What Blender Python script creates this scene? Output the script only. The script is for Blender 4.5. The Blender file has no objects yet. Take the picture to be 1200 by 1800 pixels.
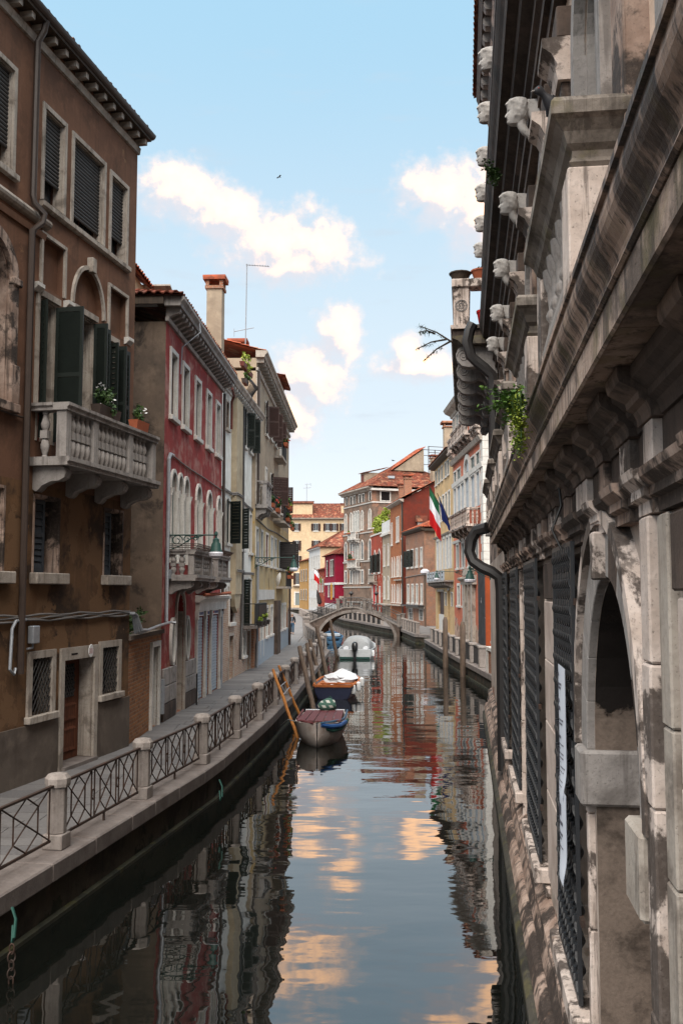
import bpy, bmesh, math, random
from mathutils import Vector, Matrix
random.seed(7)
S = bpy.context.scene
COL = S.collection
R = math.radians
PI = math.pi

# ------------------------------------------------------------------ camera
EYE = 4.2                                   # eye height over the water (on a bridge)
cam = bpy.data.cameras.new('camera')
cam.sensor_fit = 'VERTICAL'; cam.sensor_height = 36; cam.lens = 1700 / 1800 * 36
cam.clip_start = .1; cam.clip_end = 3000
camo = bpy.data.objects.new('camera', cam); COL.objects.link(camo)
camo.location = (0, 0, EYE); camo.rotation_euler = (R(90) + math.atan(140 / 1700), 0, 0)
S.camera = camo

# ------------------------------------------------------------------ sky, sun, exposure
SUN_EL, SUN_AZ = 58.0, 194.0                # degrees; azimuth clockwise from +Y (high, behind the camera, slightly left)
W = bpy.data.worlds.new('World'); S.world = W; W.use_nodes = True
wt = W.node_tree; wt.nodes.clear()

class NT:
    """tiny node-tree writer"""
    def __init__(s, nt): s.nt = nt
    def n(s, t, **k):
        d = s.nt.nodes.new('ShaderNode' + t)
        for a, v in k.items(): setattr(d, a, v)
        return d
    def put(s, sock, v):
        if v is None: return
        if hasattr(v, 'is_linked') or hasattr(v, 'links'): s.nt.links.new(v, sock)
        else:
            if isinstance(v, (tuple, list)) and len(v) == 3 and sock.type == 'RGBA': v = (*v, 1)
            sock.default_value = v
    def m(s, op, a, b=None, c=None, clamp=False):
        d = s.n('Math', operation=op, use_clamp=clamp)
        for i, v in enumerate((a, b, c)): s.put(d.inputs[i], v)
        return d.outputs[0]
    def vm(s, op, a, b=None, out=0):
        d = s.n('VectorMath', operation=op)
        s.put(d.inputs[0], a); s.put(d.inputs[1], b)
        return d.outputs[out]
    def noise(s, vec, scale, detail=4, rough=.55, dist=0, col=False):
        d = s.n('TexNoise'); s.put(d.inputs['Vector'], vec)
        d.inputs['Scale'].default_value = scale; d.inputs['Detail'].default_value = detail
        d.inputs['Roughness'].default_value = rough; d.inputs['Distortion'].default_value = dist
        return d.outputs['Color' if col else 'Fac']
    def ramp(s, f, a, b, smooth=True):
        d = s.n('MapRange', interpolation_type='SMOOTHSTEP' if smooth else 'LINEAR')
        s.put(d.inputs[0], f); d.inputs[1].default_value = a; d.inputs[2].default_value = b
        return d.outputs[0]
    def mix(s, f, a, b, blend='MIX'):
        d = s.n('Mix', data_type='RGBA', blend_type=blend)
        s.put(d.inputs[0], f); s.put(d.inputs[6], a); s.put(d.inputs[7], b)
        return d.outputs[2]
    def mapv(s, vec, scale=(1, 1, 1), loc=(0, 0, 0), rot=(0, 0, 0)):
        d = s.n('Mapping'); s.put(d.inputs[0], vec)
        d.inputs[1].default_value = loc; d.inputs[2].default_value = rot; d.inputs[3].default_value = scale
        return d.outputs[0]
    def sep(s, vec):
        d = s.n('SeparateXYZ'); s.put(d.inputs[0], vec); return d.outputs
    def comb(s, x, y, z):
        d = s.n('CombineXYZ')
        for i, v in enumerate((x, y, z)): s.put(d.inputs[i], v)
        return d.outputs[0]

w = NT(wt)
sky = w.n('TexSky', sky_type='NISHITA', sun_disc=False, sun_elevation=R(SUN_EL), sun_rotation=R(SUN_AZ), altitude=5)
sky.air_density = 1.0; sky.dust_density = 1.2; sky.ozone_density = 1.0
tc = w.n('TexCoord').outputs['Generated']
dx, dy, dz = w.sep(tc)
az = w.m('MULTIPLY', w.m('ARCTAN2', dx, dy), 180 / PI)          # degrees right of +Y
el = w.m('MULTIPLY', w.m('ARCSINE', dz), 180 / PI)
# cumulus banks: (azimuth, elevation, half width, half height, tilt) in degrees, all round the sky
BANKS = [(-9.8, 22.7, 3.4, 1.7), (-4.2, 20.0, 3.9, 2.5), (-1.2, 19.9, 2.2, 1.8), (-6.8, 21.6, 2.8, 1.7), (5.9, 22.8, 3.0, 2.5),
         (8.4, 21.6, 2.8, 3.0), (-.1, 14.9, 1.7, 2.2), (-1.9, 12.6, 2.8, 2.5), (-3.2, 10.7, 2.6, 2.4), (3.95, 14.1, 1.0, 1.2), (4.4, 13.2, 3.4, 1.0), (-2.0, 19.2, 3.6, 1.5),
         (-23, 27, 5, 3), (17, 26, 5, 4), (26, 16, 6, 4), (-24, 15, 7, 4), (-4, 36, 5, 2.0), (14, 40, 7, 3),
         (-40, 24, 9, 5), (48, 24, 10, 5), (70, 14, 12, 5), (-70, 16, 12, 6), (100, 26, 13, 6), (-105, 24, 14, 6), (140, 18, 14, 6),
         (-145, 30, 13, 6), (175, 22, 12, 5), (-30, 50, 12, 5), (60, 52, 14, 6), (-120, 55, 14, 6), (150, 58, 14, 6)]
dg = bpy.data.node_groups.new('cloud_density', 'ShaderNodeTree')
dg.interface.new_socket('P', in_out='INPUT', socket_type='NodeSocketVector')
dg.interface.new_socket('D', in_out='OUTPUT', socket_type='NodeSocketFloat')
g = NT(dg); gi = dg.nodes.new('NodeGroupInput'); go = dg.nodes.new('NodeGroupOutput')
P = gi.outputs[0]; acc = None
for a, e, ra, re in BANKS:
    q = g.vm('MULTIPLY', g.vm('SUBTRACT', P, (a, e, 0)), (1 / ra, 1 / re, 0))
    l = g.vm('LENGTH', q, out=1)
    v = g.m('SUBTRACT', 1.0, l)
    acc = v if acc is None else g.m('SMOOTH_MAX', acc, v, .25)
big = g.noise(P, .30, 6, .58); puff = g.noise(P, .95, 5, .6)
d0 = g.m('ADD', acc, g.m('MULTIPLY', g.m('SUBTRACT', big, .5), 1.5))
d0 = g.m('ADD', d0, g.m('MULTIPLY', g.m('SUBTRACT', puff, .5), .8))
dg.links.new(d0, go.inputs[0])
def dens(vec):
    d = wt.nodes.new('ShaderNodeGroup'); d.node_tree = dg; w.put(d.inputs[0], vec); return d.outputs[0]
pv = w.comb(az, el, 0.0)
D0 = dens(pv); D1 = dens(w.vm('ADD', pv, (.55, .75, 0)))
wisp = w.noise(w.mapv(pv, (.8, 1.3, 1), (4, 2, 0)), 1.0, 6, .62)
mask = w.ramp(w.m('ADD', D0, w.m('MULTIPLY', w.m('SUBTRACT', wisp, .5), .8)), -.25, .75)
lit = w.ramp(w.m('SUBTRACT', D0, D1), -.30, .62)                    # thinner towards the light: lit edge
core = w.ramp(D0, .1, .75)
ccol = w.mix(w.m('MULTIPLY', lit, w.m('ADD', .25, w.m('MULTIPLY', core, .75))), (.455, .455, .49), (1.65, .98, .56))
# flat grey-blue stratus scraps low down
st = w.ramp(w.noise(w.mapv(pv, (.16, .75, 1)), 1.0, 5, .55), .56, .78)
st = w.m('MULTIPLY', st, w.m('MULTIPLY', w.ramp(el, 3, 9), w.ramp(el, 40, 17)))
base = w.mix(1.0, sky.outputs[0], (.12, .125, .11), 'MULTIPLY')     # clean blue, evened towards a milky evening sky
milk = w.mix(w.ramp(el, 34, 8), (.245, .405, .525), (.450, .510, .558))
milk = w.mix(w.ramp(el, 12, 1), milk, (.565, .580, .600))
sd = w.vm('DOT_PRODUCT', tc, (math.sin(R(SUN_AZ)) * math.cos(R(SUN_EL)), math.cos(R(SUN_AZ)) * math.cos(R(SUN_EL)), math.sin(R(SUN_EL))), out=1)
milk = w.vm('MULTIPLY', milk, w.comb(*[w.m('ADD', 1.0, w.m('MULTIPLY', w.ramp(sd, -.35, 1.0), k_)) for k_ in (.22, .16, .12)]))
skyc = w.mix(.92, base, milk)
skyc = w.mix(w.m('MULTIPLY', st, .42), skyc, (.36, .40, .45))
skyc = w.mix(w.m('MULTIPLY', mask, .97), skyc, ccol)
skyc = w.mix(w.ramp(el, -1, -4), skyc, (.12, .12, .12))
bg = w.n('Background'); wt.links.new(w.mix(1.0, skyc, (10, 10, 10), 'MULTIPLY'), bg.inputs[0]); bg.inputs[1].default_value = .1
wt.links.new(bg.outputs[0], w.n('OutputWorld').inputs[0])

sun = bpy.data.lights.new('sun', 'SUN'); sun.energy = 4.9; sun.angle = R(70); sun.color = (1, .90, .79)
suno = bpy.data.objects.new('sun', sun); COL.objects.link(suno)
sv = Vector((math.sin(R(SUN_AZ)) * math.cos(R(SUN_EL)), math.cos(R(SUN_AZ)) * math.cos(R(SUN_EL)), math.sin(R(SUN_EL))))
suno.rotation_euler = sv.to_track_quat('Z', 'Y').to_euler()
VS = S.view_settings
S.display_settings.display_device = 'sRGB'
VS.view_transform = 'Standard'; VS.look = 'None'; VS.exposure = 0.84; VS.gamma = 1; VS.use_curve_mapping = False
S.cycles.max_bounces = 6; S.cycles.diffuse_bounces = 3; S.cycles.glossy_bounces = 4; S.cycles.transmission_bounces = 4
S.cycles.use_denoising = True; S.cycles.caustics_reflective = False; S.cycles.caustics_refractive = False

# ------------------------------------------------------------------ mesh writer
class MB:
    def __init__(s): s.v = []; s.f = []; s.sm = []
    def add(s, vs, fs, smooth=False):
        o = len(s.v); s.v += [tuple(p) for p in vs]
        for f in fs: s.f.append([i + o for i in f]); s.sm.append(smooth)
        return s
    def quad(s, *p): return s.add(p, [list(range(len(p)))])
    def box(s, x0, y0, z0, x1, y1, z1):
        return s.add([(x0, y0, z0), (x1, y0, z0), (x1, y1, z0), (x0, y1, z0), (x0, y0, z1), (x1, y0, z1), (x1, y1, z1), (x0, y1, z1)],
                     [[0, 3, 2, 1], [4, 5, 6, 7], [0, 1, 5, 4], [1, 2, 6, 5], [2, 3, 7, 6], [3, 0, 4, 7]])
    def prism(s, prof, f0, f1, caps=True, smooth=False):
        """prof: 2D points; f0/f1 map a point to 3D at either end"""
        n = len(prof); vs = [f0(*p) for p in prof] + [f1(*p) for p in prof]
        fs = [[i, (i + 1) % n, n + (i + 1) % n, n + i] for i in range(n)]
        s.add(vs, fs, smooth)
        if caps: s.add(vs, [list(range(n))[::-1], list(range(n, 2 * n))])
        return s
    def mould(s, prof, x0, x1):          # prof of (outward, z) swept along x; outward is -y
        return s.prism(prof, lambda o, z: (x0, -o, z), lambda o, z: (x1, -o, z))
    def rings(s, rs, closed=True, caps=True, smooth=True):
        n = len(rs[0]); vs = [p for r in rs for p in r]; fs = []
        for k in range(len(rs) - 1):
            for i in range(n if closed else n - 1):
                j = (i + 1) % n; fs.append([k * n + i, k * n + j, (k + 1) * n + j, (k + 1) * n + i])
        s.add(vs, fs, smooth)
        if caps and closed: s.add(list(rs[0]), [list(range(n))[::-1]]); s.add(list(rs[-1]), [list(range(n))])
        return s
    def lathe(s, prof, n=10, c=(0, 0, 0), smooth=True):
        return s.rings([[(c[0] + r * math.cos(2 * PI * i / n), c[1] + r * math.sin(2 * PI * i / n), c[2] + z) for i in range(n)] for r, z in prof], smooth=smooth)
    def tube(s, pts, r, n=6, caps=True):
        pts = [Vector(p) for p in pts]; rs = []; up = None
        for i, p in enumerate(pts):
            t = (pts[min(i + 1, len(pts) - 1)] - pts[max(i - 1, 0)]).normalized()
            if up is None: up = Vector((0, 0, 1)) if abs(t.z) < .9 else Vector((1, 0, 0))
            a = t.cross(up).normalized(); b = a.cross(t).normalized(); up = b
            rr = r[i] if isinstance(r, (list, tuple)) else r
            rs.append([tuple(p + a * (rr * math.cos(2 * PI * k / n)) + b * (rr * math.sin(2 * PI * k / n))) for k in range(n)])
        return s.rings(rs, caps=caps)
    def mesh(s, name, mat, bevel=0):
        me = bpy.data.meshes.new(name); me.from_pydata(s.v, [], s.f); me.update()
        bm = bmesh.new(); bm.from_mesh(me)
        bmesh.ops.remove_doubles(bm, verts=bm.verts, dist=.0004)
        bmesh.ops.recalc_face_normals(bm, faces=bm.faces)
        if bevel: bmesh.ops.bevel(bm, geom=[e for e in bm.edges if e.is_manifold and e.calc_face_angle(0) > .6], offset=bevel, segments=1, affect='EDGES', clamp_overlap=True)
        sm = any(s.sm)
        if sm:
            for f in bm.faces: f.smooth = True
            for e in bm.edges:
                if e.is_manifold and e.calc_face_angle(0) > .7: e.smooth = False
        bm.to_mesh(me); bm.free()
        for m in (mat if isinstance(mat, (list, tuple)) else [mat]): me.materials.append(m)
        return me
    def build(s, name, mat, parent=None, loc=None, rot=None, bevel=0, kind=None):
        return link(name, s.mesh(name, mat, bevel), parent, loc, rot, kind)

def link(name, data, parent=None, loc=None, rot=None, kind=None):
    o = bpy.data.objects.new(name, data); COL.objects.link(o)
    if parent is not None: o.parent = parent
    if loc is not None: o.location = loc
    if rot is not None: o.rotation_euler = rot
    if kind: o['kind'] = kind
    return o
def tag(o, label=None, cat=None, group=None, kind=None):
    if label: o['label'] = label
    if cat: o['category'] = cat
    if group: o['group'] = group
    if kind: o['kind'] = kind
    return o
def thing(name, label, cat, loc=(0, 0, 0), rot=0, group=None):
    return tag(link(name, None, None, loc, (0, 0, rot)), label, cat, group)
def copy_tree(o, parent=None):
    c = o.copy(); COL.objects.link(c); c.parent = parent
    for ch in list(o.children): copy_tree(ch, c)
    return c
ORD = ['%s' % q for q in 'first second third fourth fifth sixth seventh eighth ninth tenth eleventh twelfth thirteenth fourteenth fifteenth sixteenth seventeenth eighteenth nineteenth twentieth'.split()] + ['twenty-' + q for q in 'first second third fourth fifth sixth seventh eighth ninth'.split()]

# ------------------------------------------------------------------ materials
def newmat(name, rough=.85, spec=.3, metal=0):
    m = bpy.data.materials.new(name); m.use_nodes = True
    k = NT(m.node_tree); b = m.node_tree.nodes['Principled BSDF']
    b.inputs['Roughness'].default_value = rough; b.inputs['Specular IOR Level'].default_value = spec; b.inputs['Metallic'].default_value = metal
    return m, k, b
def bump(k, b, h, strength=.3, dist=.02):
    d = k.n('Bump'); d.inputs['Strength'].default_value = strength; d.inputs['Distance'].default_value = dist
    k.put(d.inputs['Height'], h); k.nt.links.new(d.outputs[0], b.inputs['Normal'])
def objco(k): return k.n('TexCoord').outputs['Object']

def brickcol(k, co, c1=(.30, .10, .055), c2=(.20, .075, .05), mortar=(.30, .25, .20), w_=.25, h_=.072, ms=.011):
    x, y, z = k.sep(co)
    v = k.comb(k.m('ADD', x, y), z, 0.0)
    t = k.n('TexBrick', offset=.5); k.put(t.inputs['Vector'], v)
    k.put(t.inputs['Color1'], c1); k.put(t.inputs['Color2'], c2); k.put(t.inputs['Mortar'], mortar)
    t.inputs['Scale'].default_value = 1; t.inputs['Mortar Size'].default_value = ms; t.inputs['Mortar Smooth'].default_value = .4
    t.inputs['Bias'].default_value = -.1; t.inputs['Brick Width'].default_value = w_; t.inputs['Row Height'].default_value = h_
    nz = k.noise(co, 9, 5, .65)
    col = k.mix(k.m('MULTIPLY', k.ramp(nz, .35, .75), .55), t.outputs['Color'], (.42, .24, .13))
    col = k.mix(k.m('MULTIPLY', k.ramp(k.noise(co, 1.1, 5), .5, .75), .5), col, (.07, .045, .035))
    return col, t.outputs['Fac']

def plaster(name, c1, c2, stain=(.06, .05, .045), st=.5, patch=None, pt=(.62, .66), low=None, lowz=0, streak=.5, rough=.9, ps=.9, bmp=.25, brk=None, seed=0):
    """weathered render: two tones, rain streaks, dark stains, lost patches (patch), brick laid bare below lowz"""
    m, k, b = newmat(name, rough, .2); co = k.mapv(objco(k), loc=(seed * 3.7, seed * 1.3, 0))
    big = k.noise(co, .55, 6, .6); mid = k.noise(co, 2.3, 6, .65); fine = k.noise(co, 38, 4, .6)
    col = k.mix(k.ramp(big, .33, .68), c1, c2)
    col = k.mix(k.m('MULTIPLY', k.ramp(mid, .46, .72), .45), col, tuple(min(1, c * 1.5) for c in c1))
    sk = k.noise(k.mapv(co, (2.6, 2.6, .16)), 1.6, 6, .65)
    col = k.mix(k.m('MULTIPLY', k.ramp(sk, .52, .8), streak), col, stain)
    sk2 = k.noise(k.mapv(co, (5, 5, .22), (9, 4, 0)), 1.3, 5, .6)
    col = k.mix(k.m('MULTIPLY', k.ramp(sk2, .58, .8), streak * .6), col, tuple(min(1, c * 1.7 + .02) for c in c2))
    st_n = k.noise(co, .8, 8, .68, .4)
    col = k.mix(k.m('MULTIPLY', k.ramp(st_n, .49, .63), st), col, stain)
    h = k.m('ADD', k.m('MULTIPLY', fine, .25), mid)
    if patch:
        pn = k.ramp(k.noise(co, ps, 9, .66, .2), *pt)
        pc = patch
        if patch == 'brick': pc, _f = brickcol(k, co)
        col = k.mix(pn, col, pc); h = k.m('SUBTRACT', h, k.m('MULTIPLY', pn, .8))
    if low:
        z = k.sep(co)[2]
        e = k.m('ADD', k.m('SUBTRACT', lowz, z), k.m('MULTIPLY', k.m('SUBTRACT', k.noise(co, 1.3, 8, .62), .5), 3.2))
        f = k.ramp(e, -.05, .08)
        lc = low if low == 'brick' else k.mix(k.ramp(k.noise(co, 1.7, 8, .66, .3), .46, .66), low, tuple(q * .28 for q in low))
        if low == 'brick': lc, bf = brickcol(k, co, *(brk or ()))
        col = k.mix(f, col, lc); h = k.m('SUBTRACT', h, k.m('MULTIPLY', f, .9))
    col = k.mix(k.m('MULTIPLY', k.ramp(fine, .3, .75), .22), col, tuple(c * .55 for c in c1))
    k.put(b.inputs['Base Color'], col); bump(k, b, h, bmp, .03)
    return m

def brick(name, **kw):
    m, k, b = newmat(name, .92, .15); co = objco(k)
    col, f = brickcol(k, co, **kw)
    k.put(b.inputs['Base Color'], col)
    bump(k, b, k.m('SUBTRACT', k.m('MULTIPLY', k.noise(co, 30, 4), .4), f), .7, .012)
    return m

def stone(name, c1, c2, dirt=(.035, .03, .026), amt=.5, thr=(.5, .62), scale=1.6, streak=.4, rough=.8, moss=0, bmp=.3, stretch=(1, 1, 1)):
    m, k, b = newmat(name, rough, .3); co = k.mapv(objco(k), stretch)
    a = k.noise(co, scale, 7, .65, .3); f = k.noise(co, 22, 5, .65)
    col = k.mix(k.ramp(k.noise(co, 3.1, 5), .3, .7), c1, c2)
    col = k.mix(k.m('MULTIPLY', k.ramp(a, *thr), amt), col, dirt)
    sk = k.noise(k.mapv(co, (5.5, 5.5, .3)), 1.5, 8, .68)
    col = k.mix(k.m('MULTIPLY', k.ramp(sk, .52, .62), streak), col, dirt)
    sk = k.noise(k.mapv(co, (7, 7, .25), (3, 8, 1)), 1.2, 5, .6)
    col = k.mix(k.m('MULTIPLY', k.ramp(sk, .6, .78), streak * .5), col, (.30, .17, .10))
    if moss: col = k.mix(k.m('MULTIPLY', k.ramp(k.noise(co, 4, 6), .52, .68), moss), col, (.13, .115, .035))
    col = k.mix(k.m('MULTIPLY', k.ramp(f, .45, .75), .4), col, tuple(c * .4 for c in c1))
    pit = k.ramp(k.noise(co, 60, 3, .7), .60, .72)
    col = k.mix(k.m('MULTIPLY', pit, .55), col, dirt)
    k.put(b.inputs['Base Color'], col); bump(k, b, k.m('SUBTRACT', k.m('ADD', k.m('MULTIPLY', f, .6), a), k.m('MULTIPLY', pit, .5)), bmp * 1.5, .02)
    return m

def paint(name, c, rough=.6, var=.35, metal=0, spec=.3, scale=6, dark=None, stretch=(1, 1, 1)):
    m, k, b = newmat(name, rough, spec, metal); co = k.mapv(objco(k), stretch)
    n_ = k.noise(co, scale, 6, .65)
    col = k.mix(k.m('MULTIPLY', k.ramp(n_, .4, .75), var), c, dark or tuple(x * .4 for x in c))
    col = k.mix(k.m('MULTIPLY', k.ramp(k.noise(co, scale * 5, 3), .45, .8), var * .5), col, tuple(min(1, x * 1.5 + .01) for x in c))
    k.put(b.inputs['Base Color'], col); bump(k, b, n_, .15, .01)
    return m

def wood(name, c, dark, scale=3, axis=2, rough=.7):
    m, k, b = newmat(name, rough, .25); co = objco(k)
    st_ = [9, 9, 9]; st_[axis] = .8
    n_ = k.noise(k.mapv(co, tuple(st_)), scale, 6, .6, .3)
    col = k.mix(k.ramp(n_, .35, .7), c, dark)
    col = k.mix(k.m('MULTIPLY', k.ramp(k.noise(co, 2.2, 5), .5, .75), .5), col, dark)
    k.put(b.inputs['Base Color'], col); bump(k, b, n_, .35, .01)
    return m

def tiles(name, c1=(.22, .062, .038), c2=(.12, .045, .032)):
    m, k, b = newmat(name, .9, .15); co = objco(k)
    v = k.n('TexVoronoi'); k.put(v.inputs['Vector'], k.mapv(co, (4, 2.2, 2.2))); v.inputs['Scale'].default_value = 1.0
    cc = k.sep(v.outputs['Color'])[0]
    col = k.mix(cc, c1, c2)
    col = k.mix(k.m('MULTIPLY', k.ramp(k.sep(v.outputs['Color'])[1], .72, .9), .7), col, (.40, .20, .12))
    col = k.mix(k.m('MULTIPLY', k.ramp(k.noise(co, 1.2, 7, .7), .48, .66), .75), col, (.055, .042, .034))
    k.put(b.inputs['Base Color'], col); bump(k, b, k.noise(co, 14, 4), .4, .02)
    return m

def leafmat(name, c1, c2):
    m, k, b = newmat(name, .6, .3); co = objco(k)
    col = k.mix(k.ramp(k.noise(co, 5, 3), .35, .65), c1, c2)
    k.put(b.inputs['Base Color'], col)
    return m

M = {}
M['brown'] = plaster('brown_plaster', (.178, .092, .058), (.135, .070, .046), (.060, .036, .026), .5, (.27, .15, .085), (.63, .70), streak=.7, seed=1)
M['brown_low'] = plaster('worn_ochre_plaster', (.150, .082, .042), (.105, .058, .034), (.030, .022, .018), .9, (.175, .10, .054), (.555, .575), streak=.75, seed=2, ps=.9)
M['cement'] = plaster('grey_cement_render', (.145, .118, .098), (.105, .085, .072), (.05, .038, .032), .45, (.19, .145, .11), (.66, .70), streak=.5, seed=3)
M['blackstain'] = plaster('black_stained_plaster', (.150, .112, .085), (.085, .066, .054), (.018, .016, .016), .9, (.20, .15, .11), (.7, .76), streak=.45, seed=4)
M['red'] = plaster('faded_red_plaster', (.305, .048, .044), (.215, .034, .035), (.150, .05, .045), .4, (.38, .19, .165), (.46, .66), low='brick', lowz=2.2, streak=.75, seed=5, ps=1.6)
M['white'] = plaster('white_plaster', (.74, .73, .69), (.64, .625, .58), (.24, .21, .175), .25, low='brick', lowz=4.0, streak=.35, seed=6, brk=((.30, .15, .10), (.36, .28, .22), (.42, .38, .33)))
M['beige'] = plaster('beige_plaster', (.43, .36, .26), (.36, .29, .20), (.19, .14, .10), .35, low='brick', lowz=3.2, streak=.3, seed=7)
M['yellow'] = plaster('yellow_plaster', (.45, .33, .17), (.39, .32, .21), (.20, .15, .095), .45, (.46, .27, .06), (.60, .66), low='brick', lowz=2.9, streak=.45, seed=8, ps=.6)
M['greybeige'] = plaster('grey_beige_plaster', (.36, .29, .215), (.29, .235, .18), (.16, .12, .09), .4, streak=.45, seed=9)
M['ycream'] = plaster('pale_yellow_plaster', (.54, .37, .195), (.46, .325, .18), (.28, .19, .12), .3, streak=.35, low='brick', lowz=.6, seed=10)
M['pink'] = plaster('salmon_plaster', (.47, .135, .078), (.40, .125, .075), (.26, .13, .10), .35, (.48, .32, .24), (.66, .74), low=(.42, .30, .235), lowz=1.9, streak=.4, seed=11)
M['orange'] = plaster('orange_plaster', (.26, .052, .016), (.22, .046, .016), (.18, .05, .025), .3, seed=12)
M['black'] = plaster('black_flaking_plaster', (.042, .042, .046), (.03, .03, .034), (.015, .015, .016), .5, (.34, .33, .33), (.655, .67), streak=.3, seed=13, ps=1.1)
M['brickpink'] = plaster('patched_brick_wall', (.27, .165, .12), (.20, .115, .085), (.09, .055, .042), .5, 'brick', (.40, .52), streak=.4, seed=14)
M['darkred'] = plaster('dark_red_render', (.135, .026, .016), (.105, .022, .015), (.07, .028, .022), .5, streak=.5, seed=15)
M['brick_orange'] = brick('orange_brick', c1=(.34, .095, .035), c2=(.26, .075, .03), mortar=(.29, .13, .07))
M['brick'] = brick('red_brick')
M['brick_brown'] = brick('brown_brick', c1=(.33, .125, .045), c2=(.15, .06, .035), mortar=(.24, .17, .12), w_=.27, h_=.085, ms=.014)
M['brick_wet'] = brick('wet_brick', c1=(.060, .045, .035), c2=(.038, .032, .026), mortar=(.05, .048, .04))
M['redhouse'] = plaster('red_house_plaster', (.33, .060, .035), (.26, .05, .03), (.15, .05, .035), .4, (.50, .40, .33), (.60, .66), seed=16)
M['magenta'] = plaster('crimson_plaster', (.225, .008, .030), (.19, .008, .027), (.13, .01, .02), .25, streak=.2, seed=17)
M['gothic'] = plaster('gothic_grey_plaster', (.21, .145, .11), (.14, .10, .078), (.075, .052, .042), .6, 'brick', (.52, .64), streak=.5, seed=18, ps=.5)
M['cream'] = plaster('cream_plaster', (.56, .42, .27), (.50, .38, .245), (.33, .25, .165), .3, streak=.35, seed=19)
M['whitefar'] = plaster('bright_white_plaster', (.60, .60, .60), (.54, .54, .54), (.42, .40, .38), .2, streak=.2, seed=20)
M['ochre'] = plaster('ochre_plaster', (.44, .25, .09), (.38, .22, .085), (.25, .16, .08), .3, seed=21)
M['peach'] = plaster('peach_plaster', (.66, .51, .41), (.56, .42, .325), (.20, .13, .095), .35, (.66, .60, .54), (.60, .68), streak=.55, seed=22)
M['istria'] = stone('white_istrian_stone', (.64, .55, .50), (.47, .385, .335), (.040, .029, .024), .9, (.505, .555), 1.7, .7)
M['istria_grey'] = stone('grey_weathered_stone', (.34, .315, .30), (.255, .235, .225), (.06, .05, .045), .6, (.52, .66), 1.8, .45)
M['soot'] = stone('sooty_stone', (.105, .076, .062), (.066, .048, .040), (.018, .014, .012), .7, (.48, .62), 1.4, .5)
M['sootmix'] = stone('half_blackened_stone', (.43, .325, .27), (.235, .160, .125), (.028, .021, .018), .95, (.47, .54), 1.1, .75)
M['gutterstone'] = stone('rain_streaked_gutter', (.42, .30, .235), (.20, .135, .10), (.018, .013, .011), .92, (.45, .53), 1.5, .9, rough=.55, moss=.25, stretch=(1.7, 1, .55))
M['mossy'] = stone('mossy_ledge_stone', (.135, .115, .088), (.085, .068, .052), (.022, .018, .014), .8, (.48, .60), 1.6, .5, moss=.6)
M['trim'] = stone('pale_stone_trim', (.62, .60, .57), (.52, .50, .47), (.20, .17, .14), .35, (.56, .70), 2.0, .25)
M['trimworn'] = stone('worn_stone_trim', (.42, .375, .33), (.33, .285, .245), (.085, .065, .052), .6, (.52, .64), 1.8, .4)
M['kerb'] = stone('kerb_stone', (.20, .172, .16), (.145, .123, .114), (.085, .06, .048), .5, (.53, .68), 1.5, .2)
M['post'] = stone('post_stone', (.31, .275, .255), (.225, .195, .18), (.10, .07, .055), .5, (.54, .68), 3, .35)
M['bridgestone'] = stone('bridge_stone', (.21, .185, .17), (.15, .13, .118), (.05, .04, .034), .6, (.5, .64), 2, .4)
M['slab'] = stone('paving_slab', (.19, .175, .17), (.14, .13, .126), (.075, .068, .064), .5, (.5, .66), 1.3, 0)
M['algae'] = stone('algae_wall', (.040, .038, .024), (.026, .027, .018), (.009, .01, .007), .8, (.45, .6), 1.2, .4, rough=.75, moss=.35)
M['glass'] = newmat('window_glass', .07, .6)[0]
_b = M['glass'].node_tree.nodes['Principled BSDF']; _b.inputs['Base Color'].default_value = (.035, .042, .050, 1)
M['glassgrey'] = paint('grey_green_shutter', (.165, .19, .185), .5, .3)
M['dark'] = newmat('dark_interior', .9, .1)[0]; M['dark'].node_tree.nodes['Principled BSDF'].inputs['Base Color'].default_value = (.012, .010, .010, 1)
M['green'] = paint('dark_green_paint', (.011, .016, .0135), .5, .4)
M['brownshut'] = paint('brown_shutter_paint', (.050, .026, .022), .6, .4)
M['blackshut'] = paint('black_shutter_paint', (.022, .018, .018), .6, .3)
M['redshut'] = paint('oxblood_shutter_paint', (.125, .030, .022), .6, .4)
M['blueshut'] = paint('blue_grey_shutter_paint', (.040, .047, .058), .6, .45)
M['lightshut'] = paint('pale_blue_grey_paint', (.36, .40, .44), .6, .3)
M['blind'] = paint('grey_roller_blind', (.050, .047, .046), .65, .45)
M['steelshut'] = paint('grey_blue_steel_shutter', (.30, .36, .42), .45, .35, spec=.5)
M['ironblue'] = paint('blued_wrought_iron', (.017, .019, .023), .42, .4, spec=.6)
M['iron'] = paint('black_iron', (.018, .016, .016), .5, .4, spec=.5)
M['rust'] = paint('rusty_iron', (.040, .027, .022), .65, .5, dark=(.09, .035, .018))
M['greeniron'] = paint('verdigris_iron', (.020, .060, .052), .5, .4)
M['pipe'] = paint('dark_brown_pipe', (.040, .026, .020), .5, .4, spec=.5)
M['zinc'] = paint('zinc_pipe', (.30, .32, .35), .42, .4, metal=.3)
M['cable'] = paint('grey_cable', (.16, .15, .145), .7, .3)
M['door'] = wood('varnished_door_wood', (.135, .048, .025), (.065, .022, .013))
M['sash'] = paint('brown_sash_paint', (.07, .032, .022), .5, .3)
M['sashw'] = paint('white_sash_paint', (.5, .5, .48), .5, .2)
M['pile'] = wood('mooring_pile_wood', (.135, .095, .070), (.060, .044, .036))
M['oarwood'] = wood('orange_pole_wood', (.44, .185, .048), (.26, .10, .03))
M['tile'] = tiles('clay_roof_tiles')
M['tilehot'] = tiles('bright_clay_tiles', (.36, .085, .040), (.20, .058, .034))
M['terracotta'] = paint('terracotta', (.34, .095, .045), .8, .35)
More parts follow.
